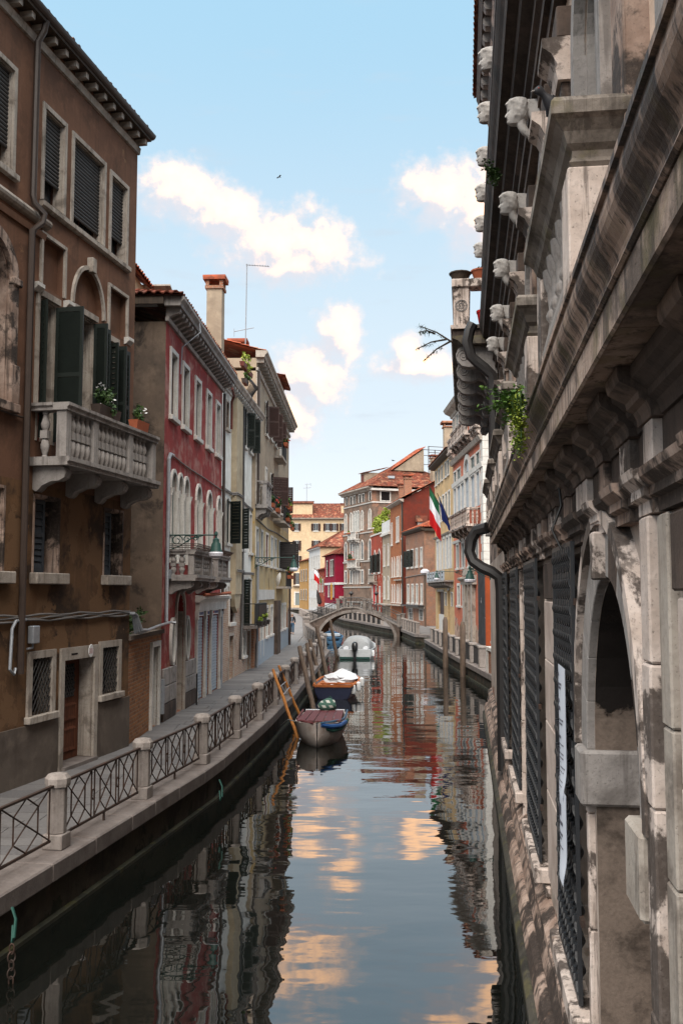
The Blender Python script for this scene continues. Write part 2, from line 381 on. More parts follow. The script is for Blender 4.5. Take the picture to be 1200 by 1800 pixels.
M['hull_white'] = paint('white_hull_paint', (.36, .315, .29), .45, .75, scale=1.6, dark=(.17, .085, .06))
M['boatwhite'] = paint('gelcoat_white', (.50, .52, .54), .35, .3, spec=.5)
M['navy'] = paint('navy_hull_paint', (.018, .022, .050), .35, .3, spec=.5)
M['maroon'] = paint('maroon_cover', (.115, .030, .034), .6, .4)
M['bluepipe'] = paint('blue_fender', (.02, .075, .23), .5, .3)
M['greenrope'] = paint('green_rope', (.014, .062, .05), .7, .3)
M['orangewood'] = wood('varnished_boat_wood', (.42, .13, .035), (.24, .07, .02), axis=0)
M['tarp'] = paint('white_tarpaulin', (.62, .63, .66), .5, .25)
M['greytarp'] = paint('grey_boat_cover', (.29, .30, .31), .7, .3)
M['motor'] = paint('black_outboard', (.016, .016, .018), .3, .2, spec=.6)
M['bluetarp'] = paint('blue_boat_paint', (.035, .09, .16), .5, .3)
M['fender'] = paint('white_fender', (.7, .7, .7), .4, .15)
M['paper'] = paint('printed_paper', (.58, .62, .70), .7, .08)
M['ink'] = paint('ink', (.08, .08, .11), .8, .1)
M['inkred'] = paint('red_ink', (.30, .05, .05), .8, .1)
M['flag_g'] = paint('flag_green', (.012, .10, .045), .8, .2); M['flag_w'] = paint('flag_white', (.70, .72, .78), .8, .1); M['flag_r'] = paint('flag_red', (.50, .014, .016), .8, .2)
M['flag_b'] = paint('flag_blue', (.010, .022, .12), .8, .2); M['flag_y'] = paint('flag_yellow', (.62, .36, .01), .8, .2)
M['pigeon'] = paint('pigeon_feathers', (.022, .022, .026), .6, .4)
M['marble'] = stone('bust_marble', (.50, .475, .455), (.40, .375, .355), (.08, .065, .057), .6, (.58, .70), 5, .25)
M['leaf'] = leafmat('leaf_green', (.045, .10, .018), (.085, .16, .03))
M['leaf_y'] = leafmat('leaf_lime', (.15, .22, .025), (.26, .30, .04))
M['leaf_d'] = leafmat('leaf_dark', (.022, .055, .016), (.05, .09, .025))
M['bark'] = wood('bark', (.07, .05, .035), (.03, .022, .018))
M['flower'] = newmat('white_petals', .7)[0]; M['flower'].node_tree.nodes['Principled BSDF'].inputs['Base Color'].default_value = (.75, .75, .76, 1)
M['flower_r'] = newmat('red_petals', .7)[0]; M['flower_r'].node_tree.nodes['Principled BSDF'].inputs['Base Color'].default_value = (.40, .05, .03, 1)
M['skin'] = newmat('skin', .6)[0]; M['skin'].node_tree.nodes['Principled BSDF'].inputs['Base Color'].default_value = (.42, .25, .18, 1)
M['hair'] = newmat('brown_hair', .6)[0]; M['hair'].node_tree.nodes['Principled BSDF'].inputs['Base Color'].default_value = (.025, .016, .012, 1)
M['jacket'] = paint('black_jacket', (.012, .012, .015), .8, .2); M['shirt'] = paint('grey_shirt', (.16, .18, .22), .8, .2); M['jeans'] = paint('blue_jeans', (.035, .075, .13), .8, .3)
M['lampglass'] = newmat('lamp_glass', .25, .5)[0]; M['lampglass'].node_tree.nodes['Principled BSDF'].inputs['Base Color'].default_value = (.60, .60, .66, 1)
M['railstone'] = stone('balcony_rail_stone', (.27, .235, .205), (.17, .142, .12), (.04, .032, .026), .75, (.46, .62), 1.9, .55, moss=.45)
# water
_m, _k, _b = newmat('canal_water', .015, .5); M['water'] = _m
_b.inputs['IOR'].default_value = 2.1
_co = _k.n('TexCoord').outputs['Object']
_k.put(_b.inputs['Base Color'], _k.mix(_k.ramp(_k.noise(_co, .25, 3), .3, .7), (.0032, .0042, .0036), (.0055, .0062, .005)))
_h = _k.m('MULTIPLY', _k.noise(_k.mapv(_co, (.22, .50, 1)), 1.0, 2, .45), 1.0)
_h = _k.m('ADD', _h, _k.m('MULTIPLY', _k.noise(_k.mapv(_co, (.8, 1.7, 1), (3, 7, 0), (0, 0, .2)), 1.0, 2, .5), .16))
_chop = _k.ramp(_k.noise(_co, .06, 2), .5, .62)
_h = _k.m('ADD', _h, _k.m('MULTIPLY', _k.m('MULTIPLY', _k.noise(_k.mapv(_co, (2.2, 3.8, 1)), 1.0, 3, .5), .10), _k.m('ADD', .12, _chop)))
bump(_k, _b, _h, 1.0, .028)
# ------------------------------------------------------------------ building kit
# A building is an Empty; local x runs along the facade, -y is outward (the canal), z up. u is metres along the
# facade away from the camera; on the right bank the facade is mirrored (x = -u).
def arch_pts(a, b, zs, r, n=12, pointed=0):
    c = (a + b) / 2; h = (b - a) / 2; out = []
    for i in range(n + 1):
        t = PI * (1 - i / n)
        x = math.cos(t); z = math.sin(t)
        if pointed: z = z * (1 - pointed) + pointed * (1 - abs(x)) ** .75
        out.append((c + h * x, zs + r * z))
    return out

class Bld:
    def __init__(s, name, label, origin, slope, right=False, cat='building', group=None, ang=None):
        s.sg = -1 if right else 1
        a = math.atan2(1, slope) if not right else math.atan2(-1, -slope)
        if ang is not None: a = ang
        s.ang = a; s.o = origin; s.slope = slope
        s.root = thing(name, label, cat, (origin[0], origin[1], 0), a, group)
        s.holes = []
    def X(s, a, b): 
        a, b = a * s.sg, b * s.sg
        return (a, b) if a < b else (b, a)
    def world(s, u, o, z):
        """world point at u along, o outward, z up"""
        x, y = u * s.sg, -o
        return Vector((s.o[0] + x * math.cos(s.ang) - y * math.sin(s.ang), s.o[1] + x * math.sin(s.ang) + y * math.cos(s.ang), z))
    def box(s, name, mat, u0, u1, o0, o1, z0, z1, parent=None, bevel=0):
        x0, x1 = s.X(u0, u1)
        return MB().box(x0, -o1, z0, x1, -o0, z1).build(name, mat, parent or s.root, bevel=bevel)
    def mould(s, name, mat, u0, u1, prof, parent=None):
        x0, x1 = s.X(u0, u1)
        return MB().mould(prof, x0, x1).build(name, mat, parent or s.root)
    def hole(s, u0, u1, z0, z1, rise=0, depth=.22, pointed=0):
        x0, x1 = s.X(u0, u1); s.holes.append((x0, x1, z0, z1, rise, depth, pointed))
    def wall(s, mat, u0, u1, z0, z1, depth=8, o=0, sides=True, name='wall', sidemat=None, holes=None):
        """front wall with every hole that lies in it cut through, its reveals, and the box of the house behind"""
        x0, x1 = s.X(u0, u1); mb = MB(); y = -o
        H = [h for h in (s.holes if holes is None else holes) if h[0] > x0 - .01 and h[1] < x1 + .01 and h[2] > z0 - .3 and h[2] < z1 and h[3] + h[4] < z1 + .2]
        H = [(h[0], h[1], max(h[2], z0), min(h[3] + h[4], z1), h) for h in H]
        xs = sorted({x0, x1} | {round(v, 4) for h in H for v in h[:2]}); zs = sorted({z0, z1} | {round(v, 4) for h in H for v in h[2:4]})
        for i in range(len(xs) - 1):
            for j in range(len(zs) - 1):
                cx, cz = (xs[i] + xs[i + 1]) / 2, (zs[j] + zs[j + 1]) / 2
                if not any(h[0] < cx < h[1] and h[2] < cz < h[3] for h in H):
                    mb.quad((xs[i], y, zs[j]), (xs[i + 1], y, zs[j]), (xs[i + 1], y, zs[j + 1]), (xs[i], y, zs[j + 1]))
        for a, b, c, d, h in H:
            rise, dp, pt = h[4], h[5], h[6]; sp = h[3]; Y = y + dp
            mb.quad((a, y, c), (a, Y, c), (a, Y, sp), (a, y, sp)); mb.quad((b, y, c), (b, Y, c), (b, Y, sp), (b, y, sp))
            mb.quad((a, y, c), (b, y, c), (b, Y, c), (a, Y, c))
            if rise:
                pts = arch_pts(a, b, sp, rise, 12, pt)
                for (p, q), (p2, q2) in zip(pts, pts[1:]):
                    mb.quad((p, y, q), (p2, y, q2), (p2, y, d), (p, y, d)); mb.quad((p, y, q), (p2, y, q2), (p2, Y, q2), (p, Y, q))
            else: mb.quad((a, y, d), (b, y, d), (b, Y, d), (a, Y, d))
        ob = mb.build(name, mat, s.root)
        if sides:
            mb = MB(); D = depth
            mb.quad((x0, y, z0), (x0, D, z0), (x0, D, z1), (x0, y, z1)); mb.quad((x1, y, z0), (x1, D, z0), (x1, D, z1), (x1, y, z1))
            mb.quad((x0, D, z0), (x1, D, z0), (x1, D, z1), (x0, D, z1)); mb.quad((x0, y + .5, z1), (x1, y + .5, z1), (x1, D, z1), (x0, D, z1))
            mb.quad((x0, y + .5, z0), (x1, y + .5, z0), (x1, y + .5, z1), (x0, y + .5, z1))   # dark inner leaf behind the openings
            mb.build('side_wall', sidemat or mat, s.root)
        return ob
    def window(s, u0, u1, z0, z1, rise=0, fw=.11, fp=.05, depth=.055, trim='trim', pane='glass', sash='sash', bars=(1, 2), sill=.12, shut=(), name='window', cut=True, pointed=0, o=0, leaf=True):
        if cut: s.hole(u0, u1, z0, z1, rise, depth + .06, pointed)
        x0, x1 = s.X(u0, u1); y0 = -o; y = y0 - fp; mb = MB(); yb = y0 + .015
        b0 = z0 - (.001 if sill else 0)
        mb.box(x0 - fw, y, b0, x0 + .004, yb, z1 + (0 if rise else fw)); mb.box(x1 - .004, y, b0, x1 + fw, yb, z1 + (0 if rise else fw))
        if rise:
            i_ = arch_pts(x0, x1, z1, rise, 12, pointed); e_ = arch_pts(x0 - fw, x1 + fw, z1, rise + fw, 12, pointed)
            mb.rings([[(p[0], y, p[1]), (q[0], y, q[1]), (q[0], yb, q[1]), (p[0], yb, p[1])] for p, q in zip(i_, e_)], smooth=False)
        else: mb.box(x0 + .004, y, z1 - .004, x1 - .004, yb, z1 + fw)
        yl = y0 + depth - .002
        if depth > .05:
            mb.box(x0 - .001, yb + .001, b0, x0 + .028, yl, z1); mb.box(x1 - .028, yb + .001, b0, x1 + .001, yl, z1)
            if rise:
                i2 = arch_pts(x0 + .028, x1 - .028, z1, rise - .028, 12, pointed); i3 = arch_pts(x0 - .001, x1 + .001, z1, rise + .001, 12, pointed)
                mb.rings([[(p[0], yb + .001, p[1]), (q[0], yb + .001, q[1]), (q[0], yl, q[1]), (p[0], yl, p[1])] for p, q in zip(i2, i3)], smooth=False)
            else: mb.box(x0 + .028, yb + .001, z1 - .028, x1 - .028, yl, z1 + .001)
        root = mb.build(name, M[trim], s.root)
        if sill: MB().box(x0 - fw - .05, y - .07, z0 - sill, x1 + fw + .05, yb - .005, z0).build('sill', M[trim], root, bevel=.012)
        yp = y0 + depth
        zt = z1 + rise
        if rise: 
            pts = [(x0 - .01, z0)] + arch_pts(x0 - .01, x1 + .01, z1, rise + .01, 12, pointed) + [(x1 + .01, z0)]
            MB().quad(*[(p[0], yp, p[1]) for p in pts]).build('pane', M[pane], root)
        else: MB().quad((x0 - .01, yp, z0 - .01), (x1 + .01, yp, z0 - .01), (x1 + .01, yp, z1 + .01), (x0 - .01, yp, z1 + .01)).build('pane', M[pane], root)
        if sash:
            mb = MB(); t = .05; ys = yp - .04
            mb.box(x0, ys, z0, x0 + t, yp - .004, z1); mb.box(x1 - t, ys, z0, x1, yp - .004, z1); mb.box(x0 + t, ys, z0, x1 - t, yp - .004, z0 + t); mb.box(x0 + t, ys, z1 - t, x1 - t, yp - .004, z1)
            for i in range(bars[0]):
                c = x0 + (x1 - x0) * (i + 1) / (bars[0] + 1); mb.box(c - .03, ys + .003, z0 + t, c + .03, yp - .004, z1 - t)
            for i in range(bars[1]):
                c = z0 + (z1 - z0) * (i + 1) / (bars[1] + 1); mb.box(x0 + t, ys + .008, c - .015, x1 - t, yp - .004, c + .015)
            mb.build('sash', M[sash], root)
        for sh in shut: s.shutter(root, sh, x0, x1, z0, zt if not rise else z1, y)
        return root
    def shutter(s, root, sh, x0, x1, z0, z1, y):
        """sh = (side, angle, material[, width]); side 'n' hinges on the jamb nearer the camera, 'f' on the farther"""
        side, ang, mat = sh[:3]; w_ = sh[3] if len(sh) > 3 else (x1 - x0) / 2
        near_is_x0 = s.sg > 0
        at0 = (side == 'n') == near_is_x0
        key = ('leaf', round(w_, 2), round(z1 - z0, 2), mat)
        if key not in MESH:
            mb = MB(); h = z1 - z0; t = .04
            mb.box(0, 0, 0, .06, t, h); mb.box(w_ - .06, 0, 0, w_, t, h); mb.box(.06, 0, 0, w_ - .06, t, .09); mb.box(.06, 0, h - .09, w_ - .06, t, h); mb.box(.06, 0, h * .48, w_ - .06, t, h * .48 + .08)
            for a, b in ((.09, h * .48), (h * .48 + .08, h - .09)):
                n = max(3, int((b - a) / .11)); st = (b - a) / n
                for i in range(n):
                    z = a + i * st
                    mb.quad((.06, .006, z), (w_ - .06, .006, z), (w_ - .06, t - .006, z + st * .95), (.06, t - .006, z + st * .95))
            MESH[key] = mb.mesh('shutter', M[mat])
        o = link('shutter', MESH[key], root, (x0 if at0 else x1, y - .015, z0 + .005))
        if at0: o.rotation_euler = (0, 0, -R(ang))
        else: o.scale = (-1, 1, 1); o.rotation_euler = (0, 0, R(ang))
        return o
    def brackets(s, name, mat, u0, u1, n, w_, o0, o1, z0, z1, curved=False):
        """row of corbels sharing one mesh, each its own part"""
        if curved:
            d = o1 - o0; h = z1 - z0
            prof = [(0, 0), (.12 * d, -.02 * h), (.3 * d, .10 * h), (.62 * d, .36 * h), (.9 * d, .42 * h), (d, .6 * h), (d, .85 * h), (.93 * d, h), (0, h)]
            mb = MB().prism(prof, lambda o, z: (-w_ / 2, -o, z), lambda o, z: (w_ / 2, -o, z))
        else: mb = MB().box(-w_ / 2, -(o1 - o0), 0, w_ / 2, 0, z1 - z0)
        me = mb.mesh(name, mat)
        for i in range(n):
            u = u0 + (u1 - u0) * (i / (n - 1) if n > 1 else .5)
            link(name, me, s.root, (u * s.sg, -o0, z0))
    def pipe(s, name, mat, pts, r=.06, parent=None):
        """pts of (u, outward, z)"""
        return MB().tube([(p[0] * s.sg, -p[1], p[2]) for p in pts], r, 8).build(name, M[mat], parent or s.root)
    def balcony(s, u0, u1, zs, zt, out, mat, nb=(4, 7, 4), slab=.16, side=2, brk=3, bk_h=.45, bal=None, wt=.2):
        """stone balcony: slab, corner and middle piers, turned balusters, hand rail, corbels"""
        x0, x1 = s.X(u0, u1); o = out
        root = MB().mould([(0, zs - slab), (o + .06, zs - slab), (o + .06, zs - slab * .62), (o + .10, zs - slab * .5), (o + .10, zs), (0, zs)], x0 - .05, x1 + .05).build('balcony', mat, s.root)
        rp = .14; h = zt - zs - rp
        rail = MB(); pr = [(-.05, 0), (wt + .03, 0), (wt + .03, rp * .35), (wt + .07, rp * .6), (wt + .07, rp), (-.08, rp), (-.08, rp * .6), (-.05, rp * .3)]
        fy = -(o - wt)
        rail.prism(pr, lambda a, z: (x0 - .04, fy - a, zt - rp + z), lambda a, z: (x1 + .04, fy - a, zt - rp + z))
        for xx, sg in ((x0, 1), (x1, -1)):
            rail.prism(pr, lambda a, z: (xx + sg * (wt - a), fy + .05 + .003, zt - rp + z), lambda a, z: (xx + sg * (wt - a), 0, zt - rp + z))
        rail.build('hand_rail', mat, root)
        pier = MB().box(-wt / 2, -wt / 2, 0, wt / 2, wt / 2, h).mesh('pier', mat, .008)
        key = ('bal', round(h, 2))
        if key not in MESH:
            r = min(.085, .3)
            mb = MB(); k = h
            lower = [(r * .62, 0), (r * .62, .035 * k), (r * .5, .05 * k), (r * .95, .2 * k), (r, .27 * k), (r * .8, .36 * k), (r * .5, .41 * k)]
            mb.lathe(lower, 10)
            mb.box(-r * .82, -r * .82, .41 * k, r * .82, r * .82, .58 * k)
            mb.lathe([(r * .55, .58 * k), (r * .95, .66 * k), (r, .74 * k), (r * .55, .87 * k), (r * .5, .92 * k), (r * .72, .94 * k), (r * .72, k)], 10)
            MESH[key] = mb.mesh('baluster', mat)
        bme = MESH[key]
        if bme.materials[0] != mat: bme = bme.copy(); bme.materials[0] = mat
        n = sum(nb) + len(nb) - 1; xs = []
        L = x1 - x0 - wt; tot = sum(nb) + 1.35 * (len(nb) - 1) + .6; p = x0 + wt + .1; step = (L - wt - .2) / tot
        link('pier', pier, root, (x0 + wt / 2, fy - wt / 2, zs)); link('pier', pier, root, (x1 - wt / 2, fy - wt / 2, zs))
        seq = nb if s.sg > 0 else nb[::-1]
        for gi_, c in enumerate(seq):
            for _ in range(c): link('baluster', bme, root, (p + step / 2, fy - wt / 2, zs)); p += step
            if gi_ < len(seq) - 1:
                link('pier', pier, root, (p + step * .67, fy - wt / 2, zs)); p += 1.35 * step
        for xx in (x0 + wt / 2, x1 - wt / 2):
            for i in range(side): link('baluster', bme, root, (xx, fy + .02 + (-fy) * (i + .7) / (side + .4), zs))
        if brk:
            d = out * .95; hh = bk_h
            prof = [(0, 0), (.10 * d, -.10 * hh), (.2 * d, 0), (.28 * d, .16 * hh), (.55 * d, .34 * hh), (.78 * d, .36 * hh), (.95 * d, .5 * hh), (d, .72 * hh), (.94 * d, .93 * hh), (.86 * d, hh), (0, hh)]
            me = MB().prism(prof, lambda a, z: (-.11, -a, z), lambda a, z: (.11, -a, z)).mesh('corbel', mat)
            for i in range(brk): link('corbel', me, root, (x0 + .2 + (x1 - x0 - .4) * i / max(1, brk - 1), -.001, zs - slab - hh))
        return root
    def roof(s, u0, u1, z0, z1, over=.4, depth=6, mat='tile', rows=None, name='roof', pitch=None):
        """sloping tiled roof: alternate over- and under-tiles as real ridges with stepped courses"""
        x0, x1 = s.X(u0, u1)
        return tiled(name, (x0, -over, z0), (x1, -over, z0), (x1, depth, z1), (x0, depth, z1), M[mat], s.root, rows)

MESH = {}
def tiled(name, a, b, c, d, mat, parent=None, rows=None, pitch=.24, curv=.055):
    """quad a-b (eave) to d-c (ridge) covered with half-round tiles; stuff: far past the limit to pick apart"""
    a, b, c, d = map(Vector, (a, b, c, d)); mb = MB()
    n = max(3, int((b - a).length / pitch)); rw = rows or max(3, int((d - a).length / .38))
    nrm = (b - a).cross(d - a).normalized()
    if nrm.z < 0: nrm = -nrm
    seg = 4; rnd = random.Random(3)
    for j in range(rw):
        t0, t1 = j / rw, (j + 1.12) / rw
        L0, R0 = a.lerp(d, t0), b.lerp(c, t0); L1, R1 = a.lerp(d, min(1.01, t1)), b.lerp(c, min(1.01, t1))
        ra, rb = [], []
        for i in range(n):
            hh = curv * rnd.uniform(.8, 1.2); ofs = rnd.uniform(-.012, .012)
            for q in range(seg):
                f = (i + q / seg) / n; zz = math.sin(PI * q / (seg - 1) if q < seg else 0) * hh if q < seg - 1 else 0
                if q == 0: zz = 0
                zz += ofs
                ra.append(tuple(L0.lerp(R0, f) + nrm * (zz + .045))); rb.append(tuple(L1.lerp(R1, f) + nrm * (zz * .9 + .012)))
        ra.append(tuple(R0 + nrm * .045)); rb.append(tuple(R1 + nrm * .012))
        lo = [tuple(Vector(p) - nrm * .035) for p in ra]
        mb.rings([lo, ra, rb], closed=False, caps=False, smooth=True)
    mb.quad(tuple(a - nrm * .03), tuple(b - nrm * .03), tuple(c - nrm * .03), tuple(d - nrm * .03))
    me = mb.mesh(name, mat)
    o = link(name, me, parent); o['kind'] = 'stuff'
    return o
def hip(name, pts, ridge, mat, parent, rows=None):
    """hipped roof over four eave corners (counter-clockwise) and a ridge of two points; each slope one part"""
    a, b, c, d = pts; r0, r1 = ridge
    for q in ((a, b, r1, r0), (b, c, r1, r1), (c, d, r0, r1), (d, a, r0, r0)): tiled(name, *q, mat, parent, rows)

def chimney(b, u, o, z0, z1, w_=.5, mat='darkred', cap='tile', d=None, flare=True, parent=None):
    x = u * b.sg; d = d or w_
    root = MB().box(x - w_ / 2, -o - d / 2, z0, x + w_ / 2, -o + d / 2, z1).build('chimney', M[mat], parent or b.root)
    mb = MB().box(x - w_ * .6, -o - d * .6, z1 + .002, x + w_ * .6, -o + d * .6, z1 + .12)
    for sx in (-1, 1):
        for sy in (-1, 1): mb.box(x + sx * w_ * .45 - .07, -o + sy * d * .45 - .07, z1 + .12, x + sx * w_ * .45 + .07, -o + sy * d * .45 + .07, z1 + .36)
    mb.build('chimney_pot', M['brick'], root)
    mb = MB().box(x - w_ * .72, -o - d * .72, z1 + .36, x + w_ * .72, -o + d * .72, z1 + .46)
    n = 4
    for i in range(n):
        c = x - w_ * .72 + w_ * 1.44 * (i + .5) / n
        mb.prism([(-.09 * w_ * 2, 0), (-.06 * w_ * 2, .09), (.06 * w_ * 2, .09), (.09 * w_ * 2, 0)], lambda p, z: (c + p, -o - d * .74, z1 + .46 + z), lambda p, z: (c + p, -o + d * .74, z1 + .46 + z))
    mb.build('chimney_cap', M[cap], root)
    return root

def foliage(mb, c, size, n, leaf=.05, rnd=random):
    """leaf faces through an ellipsoid, clumped"""
    cl = [(rnd.gauss(0, .38), rnd.gauss(0, .38), rnd.gauss(0, .36)) for _ in range(max(3, n // 40))]
    for _ in range(n):
        k = rnd.choice(cl)
        p = Vector((c[0] + size[0] * (k[0] + rnd.gauss(0, .17)), c[1] + size[1] * (k[1] + rnd.gauss(0, .17)), c[2] + size[2] * (k[2] + rnd.gauss(0, .17))))
        a = Vector((rnd.gauss(0, 1), rnd.gauss(0, 1), rnd.gauss(0, .6))).normalized(); b = a.cross(Vector((rnd.gauss(0, 1), rnd.gauss(0, 1), rnd.gauss(0, 1)))).normalized()
        l = leaf * rnd.uniform(.6, 1.5)
        mb.quad(tuple(p - a * l), tuple(p + b * l * .45 + a * l * .1), tuple(p + a * l), tuple(p - b * l * .45 + a * l * .1))
    return mb
def planter(label, p, L, ang, flower=None, leaf='leaf', h=.34, n=180, pot='terracotta', group='flower boxes on balconies and sills', lf=.05):
    t = thing('flower_box', label, 'flower box', p, ang, group)
    mb = MB(); mb.rings([[(-L / 2 + .02, -.08, 0), (L / 2 - .02, -.08, 0), (L / 2 - .02, .08, 0), (-L / 2 + .02, .08, 0)], [(-L / 2, -.11, .2), (L / 2, -.11, .2), (L / 2, .11, .2), (-L / 2, .11, .2)]], smooth=False)
    mb.build('box', M[pot], t)
    foliage(MB(), (0, 0, .2 + h * .42), (L * .42, .2, h * .8), n, lf).build('leaves', M[leaf], t, kind='stuff')
    if flower: foliage(MB(), (0, 0, .2 + h * .55), (L * .42, .2, h * .8), max(10, n // 9), lf * .7).build('blossoms', M[flower], t, kind='stuff')
    return t
# ------------------------------------------------------------------ left bank, first house (brown)
Q = .75                                      # quay level over the water
b1 = Bld('brown_house', 'tall brown plastered house with stone balcony and roller blinds, nearest on the left bank', (-4.79, 21.99), .2095)
B = b1
B.box('plinth', M['cement'], -13.5, -3.24, 0, .035, Q, 1.79); B.box('plinth', M['cement'], -1.56, .02, 0, .035, Q, 1.86)
# top floor openings and their roller blinds
for i, (a, c, z0, z1, zb) in enumerate(((-4.27, -3.5, 11.57, 13.43, 12.1), (-3.1, -1.74, 11.57, 13.41, 11.83), (-1.36, -.56, 11.53, 13.37, 12.05), (-6.35, -5.38, 11.65, 13.55, 12.1), (-8.4, -7.4, 11.65, 13.55, 12.0))):
    wn = B.window(a, c, z0, z1, fw=.09, fp=.03, depth=.24, trim='trimworn', sash='sash', bars=(1, 1), sill=.001 if i < 3 else .12)
    rb = MB(); n = int((z1 - zb) / .075)
    for k in range(n):
        zz = z1 - (k + 1) * (z1 - zb) / n
        rb.prism([(0, 0), (.022, .012), (.03, .037), (.022, .062), (0, .073)], lambda o, z: (a + .01, .10 - o, zz + z), lambda o, z: (c - .01, .10 - o, zz + z))
    rb.build('roller_blind', M['blind'], wn)
B.mould('sill_band', M['trimworn'], -4.4, -.44, [(0, 11.44), (.06, 11.44), (.10, 11.47), (.10, 11.56), (0, 11.56)])
B.mould('string_course', M['trimworn'], -13.5, -4.12, [(0, 11.06)] + [(.02 + .12 * math.sin(PI * t / 6), 11.16 - .10 * math.cos(PI * t / 6)) for t in range(7)] + [(0, 11.27)])
B.mould('string_course', M['brown'], -13.5, -4.2, [(0, 10.83), (.05, 10.83), (.07, 10.95), (0, 10.95)])
B.mould('cornice_band', M['trimworn'], -13.5, .03, [(0, 14.44), (.05, 14.45), (.07, 14.60), (.03, 14.62), (0, 14.62)])
B.brackets('eave_bracket', M['trimworn'], -13.3, -.08, 32, .12, .002, .25, 14.63, 14.75)
B.box('eave_board', M['bark'], -13.6, .08, -.2, .31, 14.765, 14.82)
gm = MB(); x0, x1 = -13.6, .14
gm.prism([(.22 + .10 * math.cos(t * PI / 8), 14.93 - .11 * math.sin(t * PI / 8)) for t in range(9)] + [(.22 + .085 * math.cos(t * PI / 8), 14.93 - .095 * math.sin(t * PI / 8)) for t in range(8, -1, -1)], lambda o, z: (x0, -o - .08, z), lambda o, z: (x1, -o - .08, z))
gm.build('gutter', M['pipe'], B.root)
B.roof(-13.6, .12, 14.9, 16.6, over=.34, depth=6)
# loggia floor
def panel(u0, u1, z0, z1, rise=0):
    w_ = .07; x0, x1 = u0, u1; mb = MB()
    mb.box(x0 - w_, -.05, z0, x0, .0, z1); mb.box(x1, -.05, z0, x1 + w_, 0, z1)
    if rise:
        i_ = arch_pts(x0, x1, z1, rise, 16); e_ = arch_pts(x0 - w_, x1 + w_, z1, rise + w_ + .02, 16)
        mb.rings([[(p[0], -.06, p[1]), (q[0], -.06, q[1]), (q[0], 0, q[1]), (p[0], 0, p[1])] for p, q in zip(i_, e_)], smooth=False)
    else: mb.box(x0 - w_, -.052, z1, x1 + w_, 0, z1 + w_)
    f = mb.build('blind_panel_frame', M['trimworn'], B.root)
    B.hole(u0, u1, z0, z1, rise, .13)
    MB().quad(*[(p[0], .125, p[1]) for p in ([(x0, z0)] + arch_pts(x0, x1, z1, rise, 16) + [(x1, z0)] if rise else [(x0, z0), (x1, z0), (x1, z1), (x0, z1)])]).build('blind_panel', M['brown'], f)
    return f
panel(-4.26, -3.42, 9.97, 10.93); panel(-3.02, -1.68, 9.99, 10.0, .86); panel(-1.37, -.5, 9.86, 10.84)
MB().box(-2.42, -.14, 10.82, -2.24, 0, 11.13).build('keystone', M['trimworn'], B.root, bevel=.01)
for u in (-3.24, -.42, -4.44): 
    c = MB().mould([(0, 9.78), (.05, 9.78), (.10, 9.83), (.13, 9.86), (.13, 9.93), (0, 9.93)], u - .14, u + .12).build('capital', M['trim'], B.root)
B.box('pilaster_strip', M['trimworn'], -4.42, -4.33, 0, .05, 7.6, 9.78); B.box('pilaster_strip', M['brown'], -.52, -.34, 0, .05, 7.6, 9.78)
for a, c, z1 in ((-4.28, -3.68, 9.7), (-3.0, -2.07, 9.82), (-1.36, -1.02, 9.6)):
    wn = B.window(a, c, 7.0, z1, fw=.05, fp=.02, depth=.3, trim='trimworn', pane='glass', sash='redshut', bars=(0, 3), sill=0)
    B.box('lintel', M['trimworn'], a - .05, c + .06, .01, .09, z1 + .03, z1 + .15, wn)
    w_ = .56 if c < -3 else (.30 if c < -1.5 else .26)
    B.shutter(wn, ('f', 92, 'green', w_), a, c, 7.05, z1 - .02, -.02)
    if c < -3: B.shutter(wn, ('n', 115, 'green', .16), a, c, 7.05, z1 - .05, -.02)
    if -3 < c < -1.5: B.shutter(wn, ('f', 172, 'green', .42), a, c + .1, 7.05, z1 - .02, -.05)
    if c > -1.5: B.shutter(wn, ('n', 100, 'green', .22), a, c, 7.05, z1 - .02, -.02); B.shutter(wn, ('f', 176, 'green', .44), a, c + .1, 7.05, z1 - .02, -.05)
bal = B.balcony(-4.46, -.28, 6.66, 7.66, .70, M['istria_grey'], (4, 7, 4), side=1, brk=4, bk_h=.42)
# middle floor
for a, c, hh in ((-4.28, -3.36, 5.96), (-1.36, -.48, 5.95), (-6.3, -5.32, 6.0), (-8.4, -7.5, 6.0)):
    wn = B.window(a, c, 4.55, hh, fw=.05, fp=.015, depth=.3, trim='sootmix', pane='dark', sash=None, sill=0)
    B.box('sill', M['trimworn'], a - .13, c + .2, 0, .17, 4.34, 4.55, wn, .015)
    B.shutter(wn, ('n', 8, 'blueshut', (c - a) * .62), a + .03, c, 4.56, hh - .02, .2)
# arched stone window at the left edge
wn = B.window(-6.6, -5.36, 7.5, 9.72, rise=.62, fw=.2, fp=.09, depth=.3, trim='sootmix', sash='sash', bars=(1, 2), sill=.16)
B.box('jamb_base', M['sootmix'], -5.37, -5.08, .005, .12, 7.5, 8.2, wn, .02); B.box('jamb_capital', M['sootmix'], -5.38, -5.1, .006, .14, 9.62, 9.76, wn, .02)
